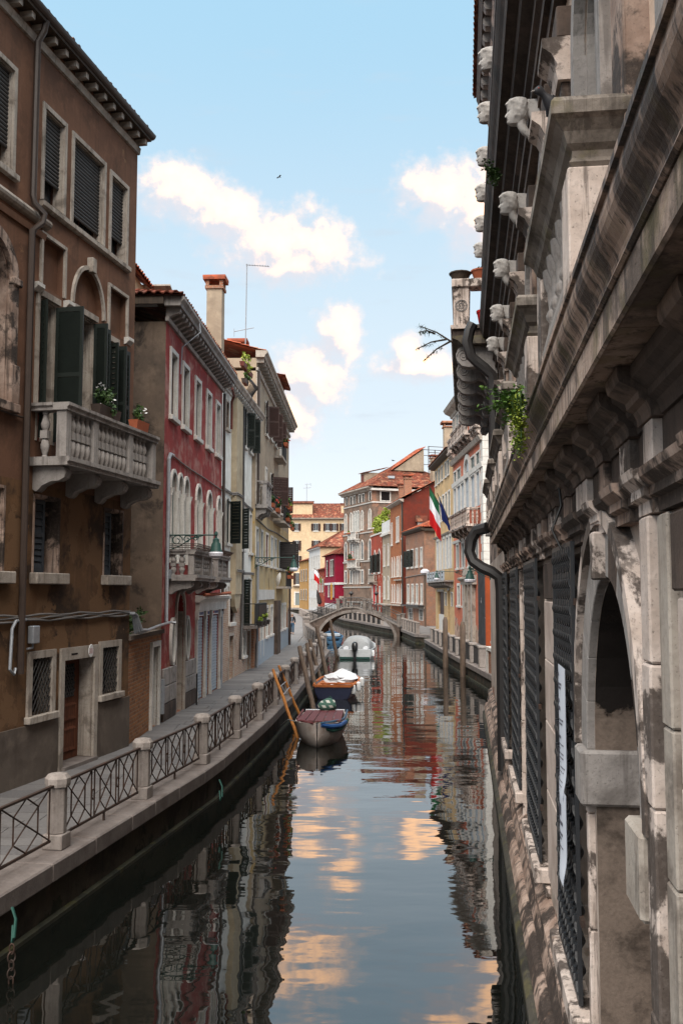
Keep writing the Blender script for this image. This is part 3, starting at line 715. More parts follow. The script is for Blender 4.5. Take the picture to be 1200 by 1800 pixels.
# ground floor
def grille(parent, u0, u1, z0, z1, o=.02, step=.17, name='diamond_grille', mat='iron', r=.011):
    mb = MB(); x0, x1 = u0, u1; n = int((x1 - x0 + z1 - z0) / step)
    for sgn in (1, -1):
        for i in range(-n, 2 * n):
            pts = []
            c = i * step
            for t in range(0, 61):
                x = x0 + (x1 - x0) * t / 60
                z = z0 + sgn * (x - x0) * 1.35 + c
                if z0 <= z <= z1: pts.append((x, -o - (.006 if sgn > 0 else -.006), z))
            if len(pts) > 2: mb.tube([pts[0], pts[-1]], r, 4)
    return mb.build(name, M[mat], parent)
for a, c, z0, z1, zb in ((-4.27, -3.53, 1.94, 2.98, 1.8), (-1.4, -.6, 2.03, 3.02, 1.92), (-7.2, -6.3, 1.94, 2.98, 1.8)):
    wn = B.window(a, c, z0, z1, fw=.13, fp=.05, depth=.25, trim='trimworn', pane='dark', sash=None, sill=.13)
    grille(wn, a + .01, c - .01, z0, z1, .0, mat='iron')
B.hole(-3.05, -1.76, Q, 2.86, 0, .42)
dr = MB().box(-3.2, -.05, Q, -3.05, .015, 3.1).box(-1.76, -.05, Q, -1.6, .015, 3.1).box(-3.05, -.05, 2.86, -1.76, .015, 3.1).build('door_surround', M['trimworn'], B.root)
B.box('doorstep', M['kerb'], -3.1, -1.7, -.4, .12, Q, Q + .07, dr)
MB().box(-1.79, .016, Q + .08, -1.758, .29, 2.86).build('door_reveal', M['trimworn'], dr)
d = MB(); yd = .30
d.box(-2.66, yd, Q + .08, -1.76, yd + .05, 2.86)
dl = d.build('door', M['door'], B.root)
MB().quad((-3.06, yd + .08, Q), (-1.75, yd + .08, Q), (-1.75, yd + .08, 2.87), (-3.06, yd + .08, 2.87)).build('side_leaf', M['door'], dl)
pm = MB()
for z0, z1 in ((Q + .2, Q + .72), (Q + .82, Q + 1.2)):
    pm.rings([[(-2.56, yd - .002, z0), (-1.9, yd - .002, z0), (-1.9, yd - .002, z1), (-2.56, yd - .002, z1)], [(-2.52, yd - .035, z0 + .05), (-1.94, yd - .035, z0 + .05), (-1.94, yd - .035, z1 - .05), (-2.52, yd - .035, z1 - .05)], [(-2.44, yd - .02, z0 + .12), (-2.02, yd - .02, z0 + .12), (-2.02, yd - .02, z1 - .12), (-2.44, yd - .02, z1 - .12)]], smooth=False)
pm.build('door_panel', M['door'], dl)
MB().box(-2.44, yd - .012, Q + 1.32, -2.02, yd + .002, Q + 1.98).build('door_glass', M['glass'], dl); grille(dl, -2.44, -2.02, Q + 1.32, Q + 1.98, -yd + .03, .14)
MB().lathe([(.035, 0), (.05, .02), (.03, .05), (0, .055)], 10).build('door_knob', M['iron'], dl, (-2.55, yd - .001, Q + 1.02), (R(90), 0, 0))
pl = MB().lathe([(.105, 0), (.11, .006), (.10, .016), (0, .018)], 20).build('number_plate', M['fender'], B.root, (-1.98, -.05, 2.99), (R(90), 0, 0))
pl.scale = (1.0, 1.25, 1)
def text(s, size, mat, parent, loc, rot, ext=.001, name='lettering', ax='CENTER'):
    c = bpy.data.curves.new(name, 'FONT'); c.body = s; c.size = size; c.align_x = ax; c.extrude = ext; c.resolution_u = 2; c.materials.append(mat)
    o = link(name, c); me = bpy.data.meshes.new_from_object(o); bpy.data.objects.remove(o)
    return link(name, me, parent, loc, rot)
text('311', .13, M['inkred'], pl, (0, -.045, .020), (0, 0, 0), name='house_number')
B.box('letter_slot', M['dark'], -2.8, -2.55, .05, .056, 2.955, 2.985, dr)
B.hole(-14, -13.9, 1, 1.1, 0, .1)
B.wall(M['brown'], -13.5, 0, 6.2, 14.75, 9); B.wall(M['brown_low'], -13.5, 0, Q - .1, 6.2, 9)
# pipes and cables of the house front
B.pipe('drain_pipe', 'pipe', [(-4.8, .28, 14.82), (-4.8, .24, 14.62), (-4.82, .13, 14.4), (-4.82, .12, 11.45), (-4.80, .14, 11.32), (-4.66, .27, 11.15), (-4.70, .25, 10.98), (-4.82, .12, 10.8), (-4.82, .12, 2.75)], .062)
B.pipe('thin_cable', 'pipe', [(-4.66, .03, 14.2), (-4.64, .03, 11.4), (-4.6, .2, 11.1), (-4.68, .04, 10.7), (-4.68, .04, 3.7)], .016)
B.pipe('wall_cable', 'pipe', [(-13, .04, 7.35), (-5.0, .04, 7.33), (-4.84, .06, 7.33)], .018)
for k, dz_ in enumerate((0, .05, -.045)):
    B.pipe('cable_bundle', 'cable', [(-13, .06, 3.72 + dz_)] + [(-5.3 + i * .4, .05 + .015 * math.sin(i * 2.1 + k), 3.72 + dz_ + .018 * math.sin(i * 1.7 + k * 2)) for i in range(14)], .02)
B.pipe('conduit', 'zinc', [(-4.6, .07, 3.70), (-4.95, .08, 3.68), (-5.06, .08, 3.55), (-5.1, .08, 2.85), (-4.98, .09, 2.76), (-4.93, .09, 2.86)], .03)
eb = B.box('meter_box', M['zinc'], -4.44, -4.2, .02, .14, 3.26, 3.58, bevel=.015)
B.pipe('conduit', 'zinc', [(-4.3, .06, 3.26), (-4.32, .06, 3.18), (-4.5, .06, 3.17)], .02)
# flower boxes on the balcony rail
p = B.world(-2.75, .66, 7.67); planter('long box of white flowers on the grey stone balcony of the brown house', p, .95, B.ang, 'flower', 'leaf_d', .42, 420, 'pipe', lf=.045)
p = B.world(-1.15, .66, 7.67); planter('terracotta box of leaves with few white flowers at the far end of the stone balcony', p, .62, B.ang, 'flower', 'leaf_d', .44, 300, lf=.045)

# ------------------------------------------------------------------ brick courtyard wall between the first two houses
gw = Bld('garden_wall', 'low brown brick wall with a grey doorway between the brown house and the red house', (-4.80, 22.0), .004, cat='wall')
B = gw
B.hole(2.55, 3.45, Q, 2.80, 0, .5)
B.wall(M['brick_brown'], .0, 4.0, Q - .1, 3.1, 3, name='wall')
ds = MB().box(2.43, -.07, Q, 2.55, .02, 2.93).box(3.45, -.07, Q, 3.57, .02, 2.93).box(2.55, -.07, 2.80, 3.45, .02, 2.93).build('door_surround', M['trim'], B.root)
MB().box(3.42, .02, Q, 3.45, .26, 2.8).build('door_reveal', M['trim'], ds)
MB().box(2.5, .26, Q, 3.5, .32, 2.85).build('door', M['glassgrey'], B.root)
B.box('coping', M['cement'], -.02, 4.05, -.5, .06, 3.1, 3.2)
B.box('post_box', M['zinc'], 3.68, 3.86, .01, .12, Q + .25, Q + 1.15)
for k in range(4): B.pipe('conduit', 'zinc', [(-.15, .05 + k * .03, 3.72), (.05, .08 + k * .03, 3.66), (.22, .1 + k * .05, 3.27 + k * .02), (.9, .1 + k * .05, 3.24 + k * .02), (2.5, .08 + k * .05, 3.30 + k * .02), (4.1, .06 + k * .05, 3.34 + k * .015)], .032)
wd = thing('wall_weeds', 'small green weeds growing on the ledge of the brick courtyard wall', 'weeds', B.world(1.5, -.3, 3.2), B.ang)
foliage(MB(), (.2, 0, .2), (1.6, .25, .35), 420, .05).build('leaves', M['leaf_d'], wd, kind='stuff')

# ------------------------------------------------------------------ second house (red)
b2 = Bld('red_house', 'faded red house with white framed windows and a bracketed eave cornice', (-4.70, 27.88), .0401)
B = b2
for a, c in ((-1.38, -.62), (.29, 1.06), (2.22, 3.0), (4.22, 4.98), (6.08, 6.86)):
    B.window(a, c, 9.08, 10.88, fw=.12, fp=.05, depth=.11, pane='glass', sash='sash', bars=(1, 0), sill=.14)
def colonette(par, u, z0, z1):
    mb = MB(); mb.lathe([(.06, z0), (.06, z0 + .1), (.035, z0 + .13), (.035, z1 - .22), (.045, z1 - .2), (.035, z1 - .17), (.08, z1 - .03), (.085, z1)], 10, (u, -.05, 0))
    return mb.build('colonette', M['trim'], par)
for a, c in ((-1.2, -.44), (-.26, .39), (.57, 1.3), (2.52, 3.33), (4.44, 5.3), (6.44, 7.12)):
    wn = B.window(a, c, 5.0, 7.05, rise=.5, fw=.10, fp=.06, depth=.10, pane='glassgrey', sash='glassgrey', bars=(1, 0), sill=0)
    for u in (a - .07, c + .07): colonette(wn, u, 5.0, 7.07)
ba = B.balcony(-1.35, 1.6, 4.66, 5.36, .72, M['istria_grey'], (3, 3), side=2, brk=3, bk_h=.34, wt=.16)
bb = B.balcony(2.6, 4.75, 4.66, 5.36, .72, M['istria_grey'], (2, 3), side=2, brk=2, bk_h=.34, wt=.16)
for bq, a, c in ((ba, -1.35, 1.6), (bb, 2.6, 4.75)):
    mb = MB()
    for k in range(3):
        o = .78 + .05 * k; z = 5.40 + .05 * k
        mb.tube([(a - .1, -.05, z), (a - .1, -o, z), (c + .1, -o, z), (c + .1, -.05, z)], .012, 4)
    for i in range(18): u = a + (c - a) * i / 17; mb.tube([(u, -.7, 5.36), (u, -.88, 5.5)], .008, 4)
    mb.build('plant_rack', M['rust'], bq)
# rusticated ground floor, arched door, oval windows, shop shutters
B.hole(-.2, .88, Q, 3.62, .56, .5)
i_ = arch_pts(-.2, .88, 3.62, .56, 14); e_ = arch_pts(-.32, 1.0, 3.62, .70, 14)
fr = MB().rings([[(p[0], -.06, p[1]), (q[0], -.06, q[1]), (q[0], .02, q[1]), (p[0], .02, p[1])] for p, q in zip(i_, e_)], smooth=False).box(-.32, -.06, Q, -.2, .02, 3.62).box(.88, -.06, Q, 1.0, .02, 3.62).build('door_surround', M['trimworn'], B.root)
MB().box(-.2, .02, Q, -.165, .49, 3.62).box(.845, .02, Q, .88, .49, 3.62).build('door_reveal', M['trimworn'], fr); MB().box(-.22, .36, Q, .9, .42, 2.75).build('door', M['blueshut'], fr); MB().box(-.22, .34, 2.75, .9, .44, 2.95).build('transom', M['soot'], fr); MB().box(-.3, .47, 2.7, .95, .49, 4.3).build('fanlight', M['dark'], fr)
blk = {}
for col, us in ((0, (-1.95, -.34)), (1, (1.02, 2.62))):
    for r_ in range(3):
        z0 = Q + r_ * .47; a, c = us
        if r_ % 2: parts_ = ((a, a + .55), (a + .57, c))
        else: parts_ = ((a, a + .95), (a + .97, c))
        for p0, p1 in parts_: MB().box(p0, -.075, z0, p1 - .01, 0, z0 + .455).build('stone_block', M['istria_grey'] if r_ else M['soot'], B.root, bevel=.018)
for uc in (1.3, -.72):
    ov = MB().rings([[(uc + (.24 + dw) * math.cos(t), yy, 2.82 + (.58 + dw) * math.sin(t)) for t in [2 * PI * i / 24 for i in range(24)]] for dw, yy in ((0, .0), (0, -.08), (.085, -.08), (.085, 0.0))], caps=False, smooth=False).build('oval_window', M['trim'], B.root)
    MB().quad(*[(uc + .25 * math.cos(2 * PI * i / 24), -.012, 2.82 + .59 * math.sin(2 * PI * i / 24)) for i in range(24)]).build('pane', M['glass'], ov)
shop = B.box('shop_lintel', M['trim'], 2.7, 8.0, .0, .14, 3.58, 3.86)
B.mould('shop_cornice', M['trim'], 2.65, 8.05, [(0, 3.863), (.16, 3.863), (.2, 3.92), (.30, 3.97), (.30, 4.05), (0, 4.09)], shop)
B.pipe('awning_rail', 'terracotta', [(1.9, .42, 4.10), (5.0, .4, 4.12), (7.6, .34, 4.16)], .05)
for a, c in ((2.86, 4.05), (4.62, 5.1), (5.62, 6.92)):
    B.hole(a, c, Q, 3.4, 0, .3)
    st_ = MB()
    for k in range(26):
        zz = Q + .02 + k * .1
        st_.prism([(0, 0), (.02, .01), (.03, .05), (.02, .09), (0, .1)], lambda o, z: (a + .005, .045 - o, zz + z), lambda o, z: (c - .005, .045 - o, zz + z))
    st_.build('roller_shutter', M['steelshut'], shop)
    sg_ = B.box('shop_sign', M['fender'], a, c, -.1, .03, 3.42, 3.575, shop)
    fx = MB(); cc = a + (c - a) * .25
    fx.box(a + .06, -.034, 3.45, a + (c - a) * .28, -.0305, 3.545); fx.build('sign_mark', M['inkred'], sg_)
    fx = MB(); n = max(3, int((c - a) / .16))
    for k in range(n):
        q = a + (c - a) * (.34 + .62 * k / n); fx.box(q, -.034, 3.45, q + .07, -.0305, 3.545)
    fx.build('sign_pattern', M['bluepipe'], sg_)
for u in (2.75, 4.22, 5.28, 7.1):
    cm = MB().box(u - .1, -.09, Q, u + .1, .02, Q + .3).box(u - .075, -.075, Q + .3, u + .075, .02, 3.3).box(u - .1, -.10, 3.3, u + .1, .02, 3.58)
    cm.build('shop_pilaster', M['trim'], B.root)
B.pipe('drain_pipe', 'zinc', [(7.35, .08, 3.5), (7.35, .08, Q)], .05); B.pipe('drain_pipe', 'pipe', [(7.42, .09, 11.5), (7.42, .09, 3.4)], .055)
B.pipe('conduit', 'zinc', [(-1.0, .03, 8.0), (-1.45, .05, 7.98), (-1.66, .06, 7.82), (-1.68, .06, 3.4), (-1.62, .3, 3.36)], .05)
B.box('junction_box', M['zinc'], -1.5, -1.25, .02, .12, 4.55, 4.8)
B.pipe('wall_cable', 'cable', [(-1.1, .03, 8.0), (1, .03, 7.93), (4, .03, 7.93), (7.3, .03, 7.9), (8.8, .03, 8.05)], .022)
B.pipe('pole', 'iron', [(2.05, .2, Q), (2.05, .2, Q + .95)], .025)
B.wall(M['red'], -2.0, 7.45, Q - .1, 11.55, 7, sidemat=M['blackstain'])
B.mould('cornice', M['istria_grey'], -2.1, 7.55, [(0, 11.55), (.08, 11.55), (.10, 11.66), (0, 11.66)])
B.brackets('cornice_bracket', M['istria_grey'], -1.95, 7.4, 23, .16, .0, .40, 11.66, 11.92, True)
B.mould('cornice', M['istria_grey'], -2.25, 7.7, [(0, 11.925), (.44, 11.925), (.46, 12.02), (.54, 12.10), (.54, 12.18), (0, 12.2)])
hip('roof', [(-2.4, -.5, 12.2), (7.7, -.5, 12.2), (7.7, 7.3, 12.2), (-2.4, 7.3, 12.2)], [(1.2, 3.4, 13.5), (5, 3.4, 13.5)], M['tile'], B.root)
MB().box(-2.35, .0, 11.95, -2.0, 7.2, 12.17).build('eave_board', M['bark'], B.root)
B.pipe('gutter', 'zinc', [(-2.2, -.2, 12.0), (-2.2, -4.5, 12.0)], .1)
B.pipe('wall_cable', 'zinc', [(.1, .5, 12.2), (.05, .56, 11.8), (-.2, .08, 11.3), (-.2, .05, 10.5)], .02)
tl = Vector((0, 0, 0))
# roof terrace, dormer and chimneys behind the red eave
dm = MB().box(1.6, 2.2, 12.6, 4.2, 5.2, 14.55).build('dormer', M['cream'], B.root)
MB().prism([(2.2, 14.55), (3.7, 15.5), (5.2, 14.55)], lambda y, z: (1.6, y, z), lambda y, z: (4.2, y, z)).build('gable', M['cream'], dm)
tiled('dormer_roof', (1.4, 1.9, 14.5), (4.4, 1.9, 14.5), (4.4, 3.7, 15.65), (1.4, 3.7, 15.65), M['tilehot'], dm)
MB().box(4.2, 2.5, 12.9, 5.5, 2.6, 14.3).build('terrace_screen', M['glassgrey'], B.root)
MB().prism([(0, 0), (1.9, -.55), (1.9, -.5), (0, .05)], lambda x, z: (4.3 + x, 1.3, 14.6 + z), lambda x, z: (4.3 + x, 3.2, 14.6 + z)).build('awning', M['greeniron'] if 0 else M['trimworn'], B.root)
for i, u in enumerate((4.6, 5.6)): planter(('terracotta trough on the red house roof terrace, next to the awning', 'terracotta trough on the red house roof terrace, next to the tall chimney')[i], B.world(u, -1.2, 12.75), .95, B.ang, None, 'leaf', .2, 60, group='planters on the roof terraces')

# ------------------------------------------------------------------ third house (white with a beige chimney breast)
b3 = Bld('white_house', 'narrow white plastered house with a beige chimney breast and dark green shutters', (-4.49, 36.96), .0531)
B = b3
B.window(.16, .75, 10.55, 11.6, fw=.05, fp=.03, trim='trimworn', sash='sash', bars=(0, 1))
for a, c in ((4.55, 5.25), (6.15, 6.9)): B.window(a, c, 10.5, 12.05, fw=.07, sash='sashw', shut=(('n', 165, 'green', .36), ('f', 105, 'green', .36)))
B.window(.3, 1.2, 6.08, 7.75, fw=.07, sash='sashw', shut=(('n', 168, 'green', .45), ('f', 60, 'green', .5)))
B.window(3.95, 4.75, 6.0, 7.7, fw=.08, sash='sashw', shut=(('n', 130, 'green', .42),)); B.window(6.4, 7.0, 5.95, 7.66, fw=.08, sash='brownshut', pane='dark')
B.window(4.75, 5.3, 2.75, 4.72, fw=.06, sash='green', pane='dark', sill=0, shut=(('n', 120, 'green', .3),)); B.window(6.5, 7.1, 2.75, 4.74, fw=.06, sash='green', pane='dark', sill=0)
B.window(1.25, 2.35, 2.98, 3.93, fw=.08, pane='dark', sash='sash', sill=.14)
B.window(4.75, 5.5, 1.45, 2.5, fw=.07, pane='glass', sash='sashw')
for a, c in ((1.3, 2.3), (5.9, 6.85)):
    B.hole(a, c, Q, 2.45, 0, .3); f = MB().box(a - .1, -.04, Q, a, .02, 2.55).box(c, -.04, Q, c + .1, .02, 2.55).box(a, -.04, 2.45, c, .02, 2.55).build('door_surround', M['trimworn'], B.root); B.box('door', M['brownshut'], a - .02, c + .02, -.3, -.2, Q, 2.46, f)
bl = B.box('balcony', M['kerb'], 4.4, 8.3, 0, .62, 2.62, 2.75)
mb = MB()
for i in range(30): u = 4.45 + 3.8 * i / 29; mb.tube([(u, -.58, 2.75), (u, -.58, 3.68)], .014, 4)
for z in (2.82, 3.68): mb.tube([(4.43, 0, z), (4.43, -.58, z), (8.27, -.58, z), (8.27, 0, z)], .02, 4)
mb.build('balcony_railing', M['iron'], bl)
MB().box(5.6, -.60, 2.76, 8.2, -.585, 3.6).build('railing_cloth', M['blackshut'], bl)
for i, u in enumerate((5.3, 6.4, 7.5)): planter(('lime green plant in a box hanging on the iron balcony, nearest of three', 'lime green plant in a box hanging on the iron balcony, middle of three', 'lime green plant in a box hanging on the iron balcony, farthest of three')[i], B.world(u, .7, 2.72), .7, B.ang, None, 'leaf_y', .3, 90, 'blackshut')
B.box('chimney_breast', M['beige'], 1.52, 3.05, .0, .22, 4.1, 12.0)
MB().prism([(1.52, 4.098), (3.05, 4.098), (2.85, 3.6), (2.28, 3.35), (1.72, 3.6)], lambda x, z: (x, -.18, z), lambda x, z: (x, 0, z)).build('chimney_breast', M['beige'], B.root)
B.wall(M['white'], -.9, 8.4, Q - .1, 12.0, 7, sidemat=M['white'])
B.brackets('cornice_bracket', M['trim'], .2, 8.1, 17, .15, 0, .3, 12.05, 12.28, True)
B.mould('cornice', M['trim'], -.6, 8.5, [(0, 12.0), (.06, 12.0), (.08, 12.05), (0, 12.05)]); B.mould('cornice', M['trimworn'], -.6, 8.55, [(0, 12.28), (.32, 12.28), (.36, 12.38), (.42, 12.46), (.42, 12.54), (0, 12.56)])
B.roof(-.7, 8.5, 12.55, 14.0, over=.3, depth=5, mat='tilehot')
chimney(B, 1.5, -.7, 12.5, 16.4, .62, 'greybeige', 'tilehot')
for k, z in enumerate((8.08, 8.14)): B.pipe('cable_bundle', 'cable', [(-.8, .05, z), (1.4, .05, z - .03), (1.55, .25, z), (3.1, .25, z), (3.2, .05, z + .02), (5.5, .05, z - .15), (8.4, .05, z - .2)], .03)
for k, z in enumerate((5.0, 5.06)): B.pipe('cable_bundle', 'cable', [(1.5, .3, z), (3.1, .3, z), (4.5, .1, z - .05), (8.4, .12, z)], .03)
B.pipe('drain_pipe', 'iron', [(4.05, .09, 12.1), (4.05, .09, 2.9), (3.9, .1, 2.7), (3.6, .1, 1.4)], .06)
B.pipe('drain_pipe', 'redshut', [(-.2, .3, 12.0), (.8, .2, 11.9), (.9, .1, 11.7), (.9, .1, 10.6)], .05)
# terrace with plants on its roof
tr = B.box('roof_terrace', M['beige'], 3.6, 4.8, -2.2, -.4, 12.7, 13.9)
mb = MB()
for i in range(22): t = i / 21; mb.tube([(4.9 + 1.6 * t, .1, 12.7), (4.9 + 1.6 * t, -.25 - .2 * math.sin(PI * t), 13.3), (4.9 + 1.6 * t, .05, 13.9)], .012, 4)
mb.build('terrace_cage', M['iron'], tr)
planter('long crimson planter with lime green plant on the white house roof terrace', B.world(5.3, .0, 13.9), 2.6, B.ang, None, 'leaf_y', .5, 260, 'redshut', group='planters on the roof terraces', lf=.07)
planter('small planter of green leaves low on the white house roof terrace', B.world(4.6, .05, 13.2), .8, B.ang, None, 'leaf', .35, 120, 'pipe', group='planters on the roof terraces', lf=.06)

# ------------------------------------------------------------------ fourth house (yellow)
b4 = Bld('yellow_house', 'tall yellow and grey plastered house with purple brown shutters, farthest in the left row', (-3.94, 44.5), .0230)
B = b4
for a, c, z0, z1, sh in ((3.9, 5.0, 12.15, 13.75, 1), (6.2, 7.3, 12.3, 13.8, 1), (8.7, 9.8, 12.35, 13.8, 1), (12.3, 13.1, 12.2, 13.7, 0), (14.9, 15.8, 12.2, 13.7, 0)):
    B.window(a, c, z0, z1, fw=.09, sash='sashw', shut=(('n', 168, 'brownshut', .5), ('f', 105, 'brownshut', .55)) if sh else ())
for a, c, sh in ((4.0, 4.65, 0), (6.6, 7.6, 1), (10.6, 11.5, 0), (13.0, 13.9, 2), (15.1, 16.0, 0), (17.1, 18.0, 0)):
    B.window(a, c, 8.85, 10.4, fw=.10, sash='sashw', pane='glass', shut=((('n', 165, 'brownshut', .6), ('f', 120, 'brownshut', .9)) if sh == 1 else (('n', 100, 'brownshut', .7),) if sh else ()))
for i, (a, c) in enumerate(((-.1, .75), (2.0, 2.9), (4.3, 5.5), (7.0, 8.1), (9.2, 10.2), (12, 13), (14.2, 15.2))):
    B.window(a, c, 5.55, 7.1, fw=.10, sash=('glassgrey', 'glassgrey', 'redshut', 'lightshut')[i % 4], pane=('lightshut', 'lightshut', 'redshut', 'lightshut')[i % 4], bars=(1, 0), shut=(('n', 90, 'blackshut', .95), ('f', 150, 'blackshut', .9)) if i in (5, 6) else ())
B.window(2.1, 3.4, 1.05, 3.4, fw=.12, sash='sashw', pane='glass', bars=(1, 1), sill=0)
for a, c in ((4.6, 5.7), (7.0, 8.2), (12.0, 13.0), (14.0, 15.0), (16, 17)): B.window(a, c, 1.95, 3.38, fw=.14, sash='sashw')
B.box('dado', M['steelshut'], .05, 8.9, 0, .04, Q, 1.85); B.box('dado', M['steelshut'], 11.4, 19.2, 0, .04, Q, 1.85)
B.box('fascia_board', M['trim'], .3, 8.9, 0, .06, 3.8, 4.3); B.box('shop_pier', M['soot'], 9.2, 11.1, 0, .22, Q, 3.7)
B.wall(M['yellow'], -.4, 19.4, Q - .1, 8.0, 9); B.wall(M['greybeige'], -.4, 19.4, 8.0, 14.4, 9)
B.mould('cornice', M['trimworn'], -.45, 19.5, [(0, 14.4), (.08, 14.42), (.12, 14.55), (0, 14.56)]); B.mould('cornice', M['trimworn'], -.6, 19.8, [(0, 15.0), (.4, 15.0), (.44, 15.12), (.55, 15.2), (.55, 15.3), (0, 15.32)])
B.box('frieze', M['greybeige'], -.4, 19.4, -8, .02, 14.56, 15.0); B.brackets('cornice_bracket', M['trimworn'], -.3, 19.3, 26, .2, .02, .36, 14.78, 15.0)
B.roof(-.5, 19.7, 15.3, 16.8, over=.45, depth=5, mat='tilehot')
B.box('corner_pilaster', M['trimworn'], -.42, .9, .0, .06, 8.2, 14.35)
lg = B.balcony(-.2, 2.2, 8.2, 9.3, .5, M['istria_grey'], (3, 3), side=1, brk=3, bk_h=.4)
for a, c, z, o in ((4.9, 8.5, 8.35, .4), (8.6, 13.0, 8.1, .6), (8.5, 11.5, 11.7, .5), (10.5, 14.5, 4.5, .6)):
    sl = B.box('balcony', M['trimworn'], a, c, 0, o, z - .12, z); mb = MB()
    for i in range(16): u = a + (c - a) * i / 15; mb.tube([(u, -o + .04, z), (u, -o + .04, z + .85)], .014, 4)
    mb.tube([(a, 0, z + .85), (a, -o + .04, z + .85), (c, -o + .04, z + .85), (c, 0, z + .85)], .02, 4); mb.build('balcony_railing', M['iron'], sl)
FB = [(4.9, .3, 8.5, .9, 'flower_r', 'leaf_d'), (6.4, .45, 8.36, 1.2, 'flower_r', 'leaf_d'), (9.2, .72, 8.9, 1.0, None, 'leaf'), (11.2, .72, 8.9, 1.2, None, 'leaf_y'), (10.4, .68, 8.15, 1.4, 'flower_r', 'leaf_d'), (14.5, .3, 8.3, 1.2, None, 'leaf'), (17, .3, 8.25, 1.2, None, 'leaf'), (19, .3, 8.2, 1.0, None, 'leaf_d'),
      (9.4, .62, 12.3, 1.0, 'flower_r', 'leaf_d'), (11.8, .66, 4.95, 1.2, 'flower_r', 'leaf'), (13.4, .66, 4.95, 1.0, None, 'leaf_y')]
FL = ['red flowering box under the nearest second floor window of the yellow house', 'second red flowering box of the yellow house, just beyond the first', 'green leafy box on the yellow house balcony rail, beside the lime one', 'lime green box on the rail of the yellow house balcony', 'dark leafy box with red flowers on the yellow house balcony floor', 'green box under a small window beyond the yellow house balcony', 'green box on the wall between the two end boxes of the yellow house', 'dark green box at the far end of the yellow house wall', 'topmost box of red flowers, on the upper balcony of the yellow house', 'red flowering box on the lowest balcony, behind the far street lamp', 'lime green box at the far end of the lowest balcony']
for (u, o, z, L, fl, lf), lb in zip(FB, FL): planter(lb, B.world(u, o, z), L, B.ang, fl, lf, .5, 130, lf=.08)
B.pipe('wall_cable', 'cable', [(-.3, .05, 7.55), (5, .05, 7.4), (10, .05, 7.5), (19, .05, 7.5)], .035)
B.pipe('drain_pipe', 'pipe', [(-.2, .1, 14.4), (-.2, .1, 8.3)], .07); B.pipe('drain_pipe', 'zinc', [(0, .1, 6.5), (0, .1, Q)], .06); B.pipe('drain_pipe', 'pipe', [(19.1, .12, 7), (19.1, .12, Q)], .08)
dish = MB().lathe([(0, 0), (.2, .03), (.36, .11), (.38, .13), (.2, .05), (0, .02)], 16).build('satellite_dish', M['fender'], B.root, (6.1, -.4, 4.85), (R(100), 0, R(20)))
chimney(B, 4.6, -1.5, 15.4, 16.6, .7, 'brick', 'tilehot'); chimney(B, 7.5, -1.2, 15.4, 16.3, .8, 'brick', 'tilehot')
MB().box(15, .3, 15.3, 19, 4, 17.6).build('attic', M['brick'], B.root); tiled('roof', (14.7, -.1, 17.6), (19.3, -.1, 17.6), (19.3, 4.2, 18.4), (14.7, 4.2, 18.4), M['tile'], B.root)
at = thing('roof_antenna', 'tall television antenna mast on the left bank roofs, beside the chimney', 'antenna', (-4.7, 46.5, 15.3))
MB().tube([(0, 0, 0), (.05, 0, 5.0)], .03, 6).build('mast', M['zinc'], at)
mb = MB().tube([(.0, 0, 4.95), (1.1, .5, 5.05)], .02, 4)
for i in range(9): q = i / 8; mb.tube([(.05 + 1.0 * q, .02 + .46 * q - .14, 4.96 + .09 * q), (.05 + 1.0 * q, .02 + .46 * q + .14, 4.96 + .09 * q)], .008, 4)
mb.tube([(-.55, 0, 1.6), (.4, .2, 1.85)], .018, 4); mb.tube([(-.55, 0, 1.35), (-.55, 0, 1.75)], .012, 4); mb.build('aerial', M['zinc'], at, kind='stuff')

# street lamps on scrolled brackets
def wall_lamp(label, B, u, z, L=1.3, s=1.0, mat='greeniron'):
    a = B.ang - PI / 2 if B.sg > 0 else B.ang - PI / 2
    t = thing('street_lamp', label, 'lamp', B.world(u, .02, z), a, 'street lamps on wall brackets')
    mb = MB().tube([(0, 0, 0), (L * s, 0, 0)], .022 * s, 6)
    for c0, r0 in ((.22, .16), (.5, .12), (.74, .08)):
        pts = [(c0 * s + (r0 * (1 - k / 26)) * s * math.cos(k * .42), 0, -.17 * s * (1 - c0 * .6) + (r0 * (1 - k / 26)) * s * math.sin(k * .42)) for k in range(20)]
        mb.tube(pts, .014 * s, 4)
    mb.tube([(0, 0, -.42 * s), (.3 * s, 0, -.30 * s), (.6 * s, 0, -.10 * s), (.95 * s, 0, -.01)], .017 * s, 5); mb.box(-.02, -.05 * s, -.5 * s, .015, .05 * s, .1 * s)
    mb.build('bracket', M[mat], t)
    MB().lathe([(.02, .1), (.05, .06), (.05, 0), (.03, -.02), (.03, -.08), (.09, -.12), (.09, -.2), (.13, -.25), (.15, -.42), (.18, -.46)], 14, (L * s, 0, 0)).build('lamp_shade', M[mat], t).scale = (1, 1, s)
    MB().lathe([(.17, -.46), (.20, -.5), (.19, -.58), (.12, -.63), (0, -.64)], 14, (L * s, 0, 0)).build('lamp_glass', M['lampglass'], t).scale = (1, 1, s)
    return t
wall_lamp('green iron lamp on a scrolled bracket beside the red house balcony', b2, -1.32, 5.75, 1.3)
wall_lamp('green iron lamp on a scrolled bracket at the near corner of the yellow house', b4, -.3, 5.75, 1.75)
